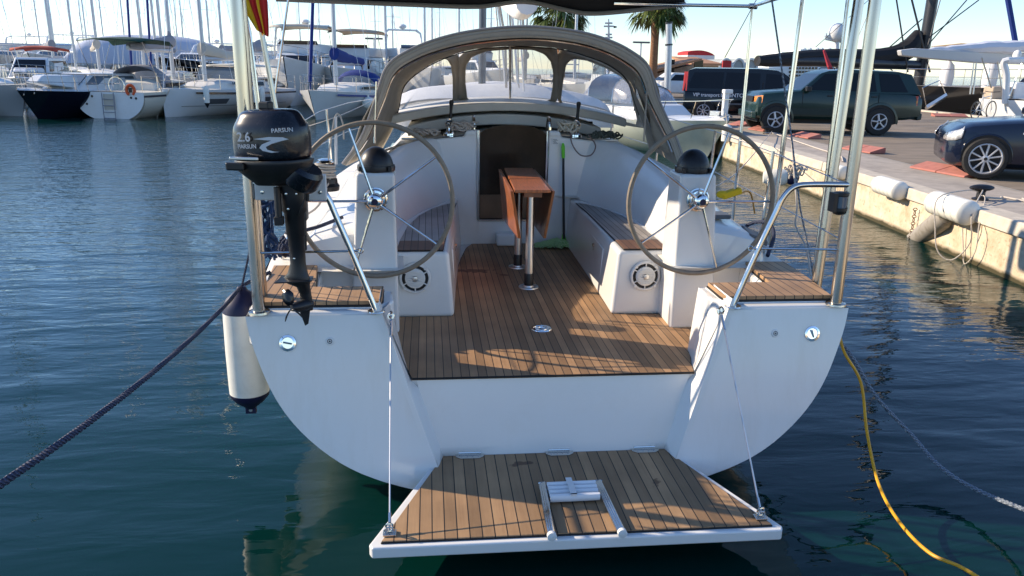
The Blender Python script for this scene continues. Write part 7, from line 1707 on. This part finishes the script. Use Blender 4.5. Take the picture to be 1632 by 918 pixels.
# tall steel post
q = PY(1066,120,27)
T = thing('steel_post', 'tall grey steel post with black cap between the sprayhood and the van', 'post', (q.x, q.y, QZ))
b = MB(); b.cyl((q.x,q.y,QZ), PY(1066,72,27), .13, 14); b.build('lower_tube', M['mastw'], T)
b = MB(); b.cyl(PY(1066,71,27), PY(1066,38,27), .12, 14); b.build('upper_tube', M['mastw'], T); b = MB(); b.cyl(PY(1066,72.5,27), PY(1066,70,27), .15, 14); b.cyl(PY(1066,38,27), PY(1066,35,27), .14, 14); b.build('collar', M['blk'], T)
def lamp(px_, ytop, y, lab, h=.12):
    q = PY(px_, ytop, y); T = thing('street_lamp', lab, 'street lamp', (q.x, y, QZ)); b = MB(); b.tube([(q.x,y,QZ),(q.x,y,q.z)], [h,h*.7], 6); b.build('pole', M['mastw'], T)
    b = MB(); b.box(q.x-.9*h/.12,q.x+.9*h/.12,y-.2,y+.2,q.z,q.z+.18*h/.12); b.build('lamp_head', M['grey'], T)
lamp(596, 63, 110, 'thin lamp post standing alone left of the sprayhood', .16); lamp(1022, 69, 95, 'thin lamp post just left of the right palm trunk', .14); lamp(472, 72, 120, 'twin headed lamp post above the big white flybridge yacht', .18)
# signal mast
T = thing('signal_mast', 'grey lattice signal mast with cross arms behind the sprayhood', 'mast', PY(970,90,120))
b = MB(); b.tube([PY(970,100,120), PY(970,30,120)], [.35,.1], 6)
for yy, w_ in ((37,6),(42,8),(55,5),(60,6)): b.tube([PY(970-w_,yy,120), PY(970+w_,yy,120)], .14, 5)
b.build('mast_pole', M['hullg'], T)
b = MB(); a = PY(978,41,120); b.add([a, PY(983,42,120), PY(983,44,120), PY(978,45,120)], [(0,1,2,3)]); b.build('pennant', M['blk'], T, solid=.05)
# palms
def frond_leaf():
    m, nt, b = new('palm_leaf'); tc = nd(nt, 'ShaderNodeTexCoord'); n = nd(nt, 'ShaderNodeTexNoise'); n.inputs['Scale'].default_value = .8; nt.links.new(tc.outputs['Object'], n.inputs['Vector'])
    cr = nd(nt, 'ShaderNodeValToRGB'); cr.color_ramp.elements[0].position = .35; cr.color_ramp.elements[1].position = .65; cr.color_ramp.elements[0].color = (.03,.065,.012,1); cr.color_ramp.elements[1].color = (.16,.19,.045,1); nt.links.new(n.outputs[0], cr.inputs[0]); nt.links.new(cr.outputs[0], b.inputs['Base Color']); b.inputs['Roughness'].default_value = .5
    return m
M['palm'] = frond_leaf(); M['trunk'] = mat('palm_trunk', (.24,.12,.06), .9, var=.35, vs=6, bump=1, bs=8, stretch=(1,1,4))
def palm(pxc, pyc, y, rad, pxb, lab, seed):
    c = PY(pxc, pyc, y); rd = random.Random(seed)
    T = thing('palm_tree', lab, 'palm tree', (PY(pxb,130,y).x, y, QZ))
    b = MB(); base = V(PY(pxb,130,y).x, y, QZ); P = [base.lerp(c, t/8) for t in range(9)]; b.tube(P, [.42,.36,.33,.31,.30,.30,.31,.36,.30], 12); b.build('trunk', M['trunk'], T)
    b = MB()
    for i in range(64):
        az = rd.uniform(0, 2*PI); el = rd.uniform(-.9, 1.35); Ln = rad*rd.uniform(.62,.85)
        d = V(math.cos(az)*math.cos(el), math.sin(az)*math.cos(el), math.sin(el)); st = [c+d*Ln*t+V(0,0,-.28*rad*t*t*math.cos(el)) for t in (0,.3,.6)]
        b.tube(st, [.05,.035,.02], 4)
        o = st[-1]; dd = (st[-1]-st[-2]).normalized(); side = dd.cross(V(0,0,1)).normalized() if abs(dd.z) < .95 else V(1,0,0); upn = side.cross(dd)
        for k in range(17):
            a = R(-80+160*k/16+rd.uniform(-3,3)); ld_ = (dd*math.cos(a)+side*math.sin(a)+upn*rd.uniform(-.05,.12)).normalized(); ln = rad*rd.uniform(.38,.5)
            tip = o+ld_*ln+V(0,0,-.16*rad*rd.uniform(.5,1.4)); mid = o+ld_*ln*.55; w_ = V(0,0,1).cross(ld_).normalized()*.045*rad/1.6
            b.add([tuple(o), tuple(mid-w_), tuple(tip), tuple(mid+w_)], [(0,1,2,3)])
    b.build('crown', M['palm'], T, weld=False, fixn=False)
palm(891, 14, 62, 3.0, 895, 'palm tree whose leafy crown shows above the sprayhood', 3)
palm(1047, 3, 55, 2.9, 1040, 'palm tree with a bare brown trunk beyond the quay, right of centre', 5)
# parked cars and odds beyond, seen under the tent boat
T = thing('distant_car', 'small pale car parked left of the black van', 'car', (*P0(1092, 44), QZ), R(10))
loft_car(T, [(-2.0,.3,.9,.7),(-1.9,.25,.95,.8),(0,.2,.95,.85),(1.4,.2,.9,.82),(2.0,.3,.7,.7)], None, .8, M['hullw']); cabin(T, [(1.2,.9),(.5,1.38),(-1.2,1.42),(-1.9,.92)], .8, .65, .9, 1.4, M['hullw'], M['darkglass'], [[(.9,.98),(.45,1.3),(-1.1,1.33),(-1.5,.98)]], ((1.1,.96),(.55,1.34)), ((-1.85,.98),(-1.25,1.36)))
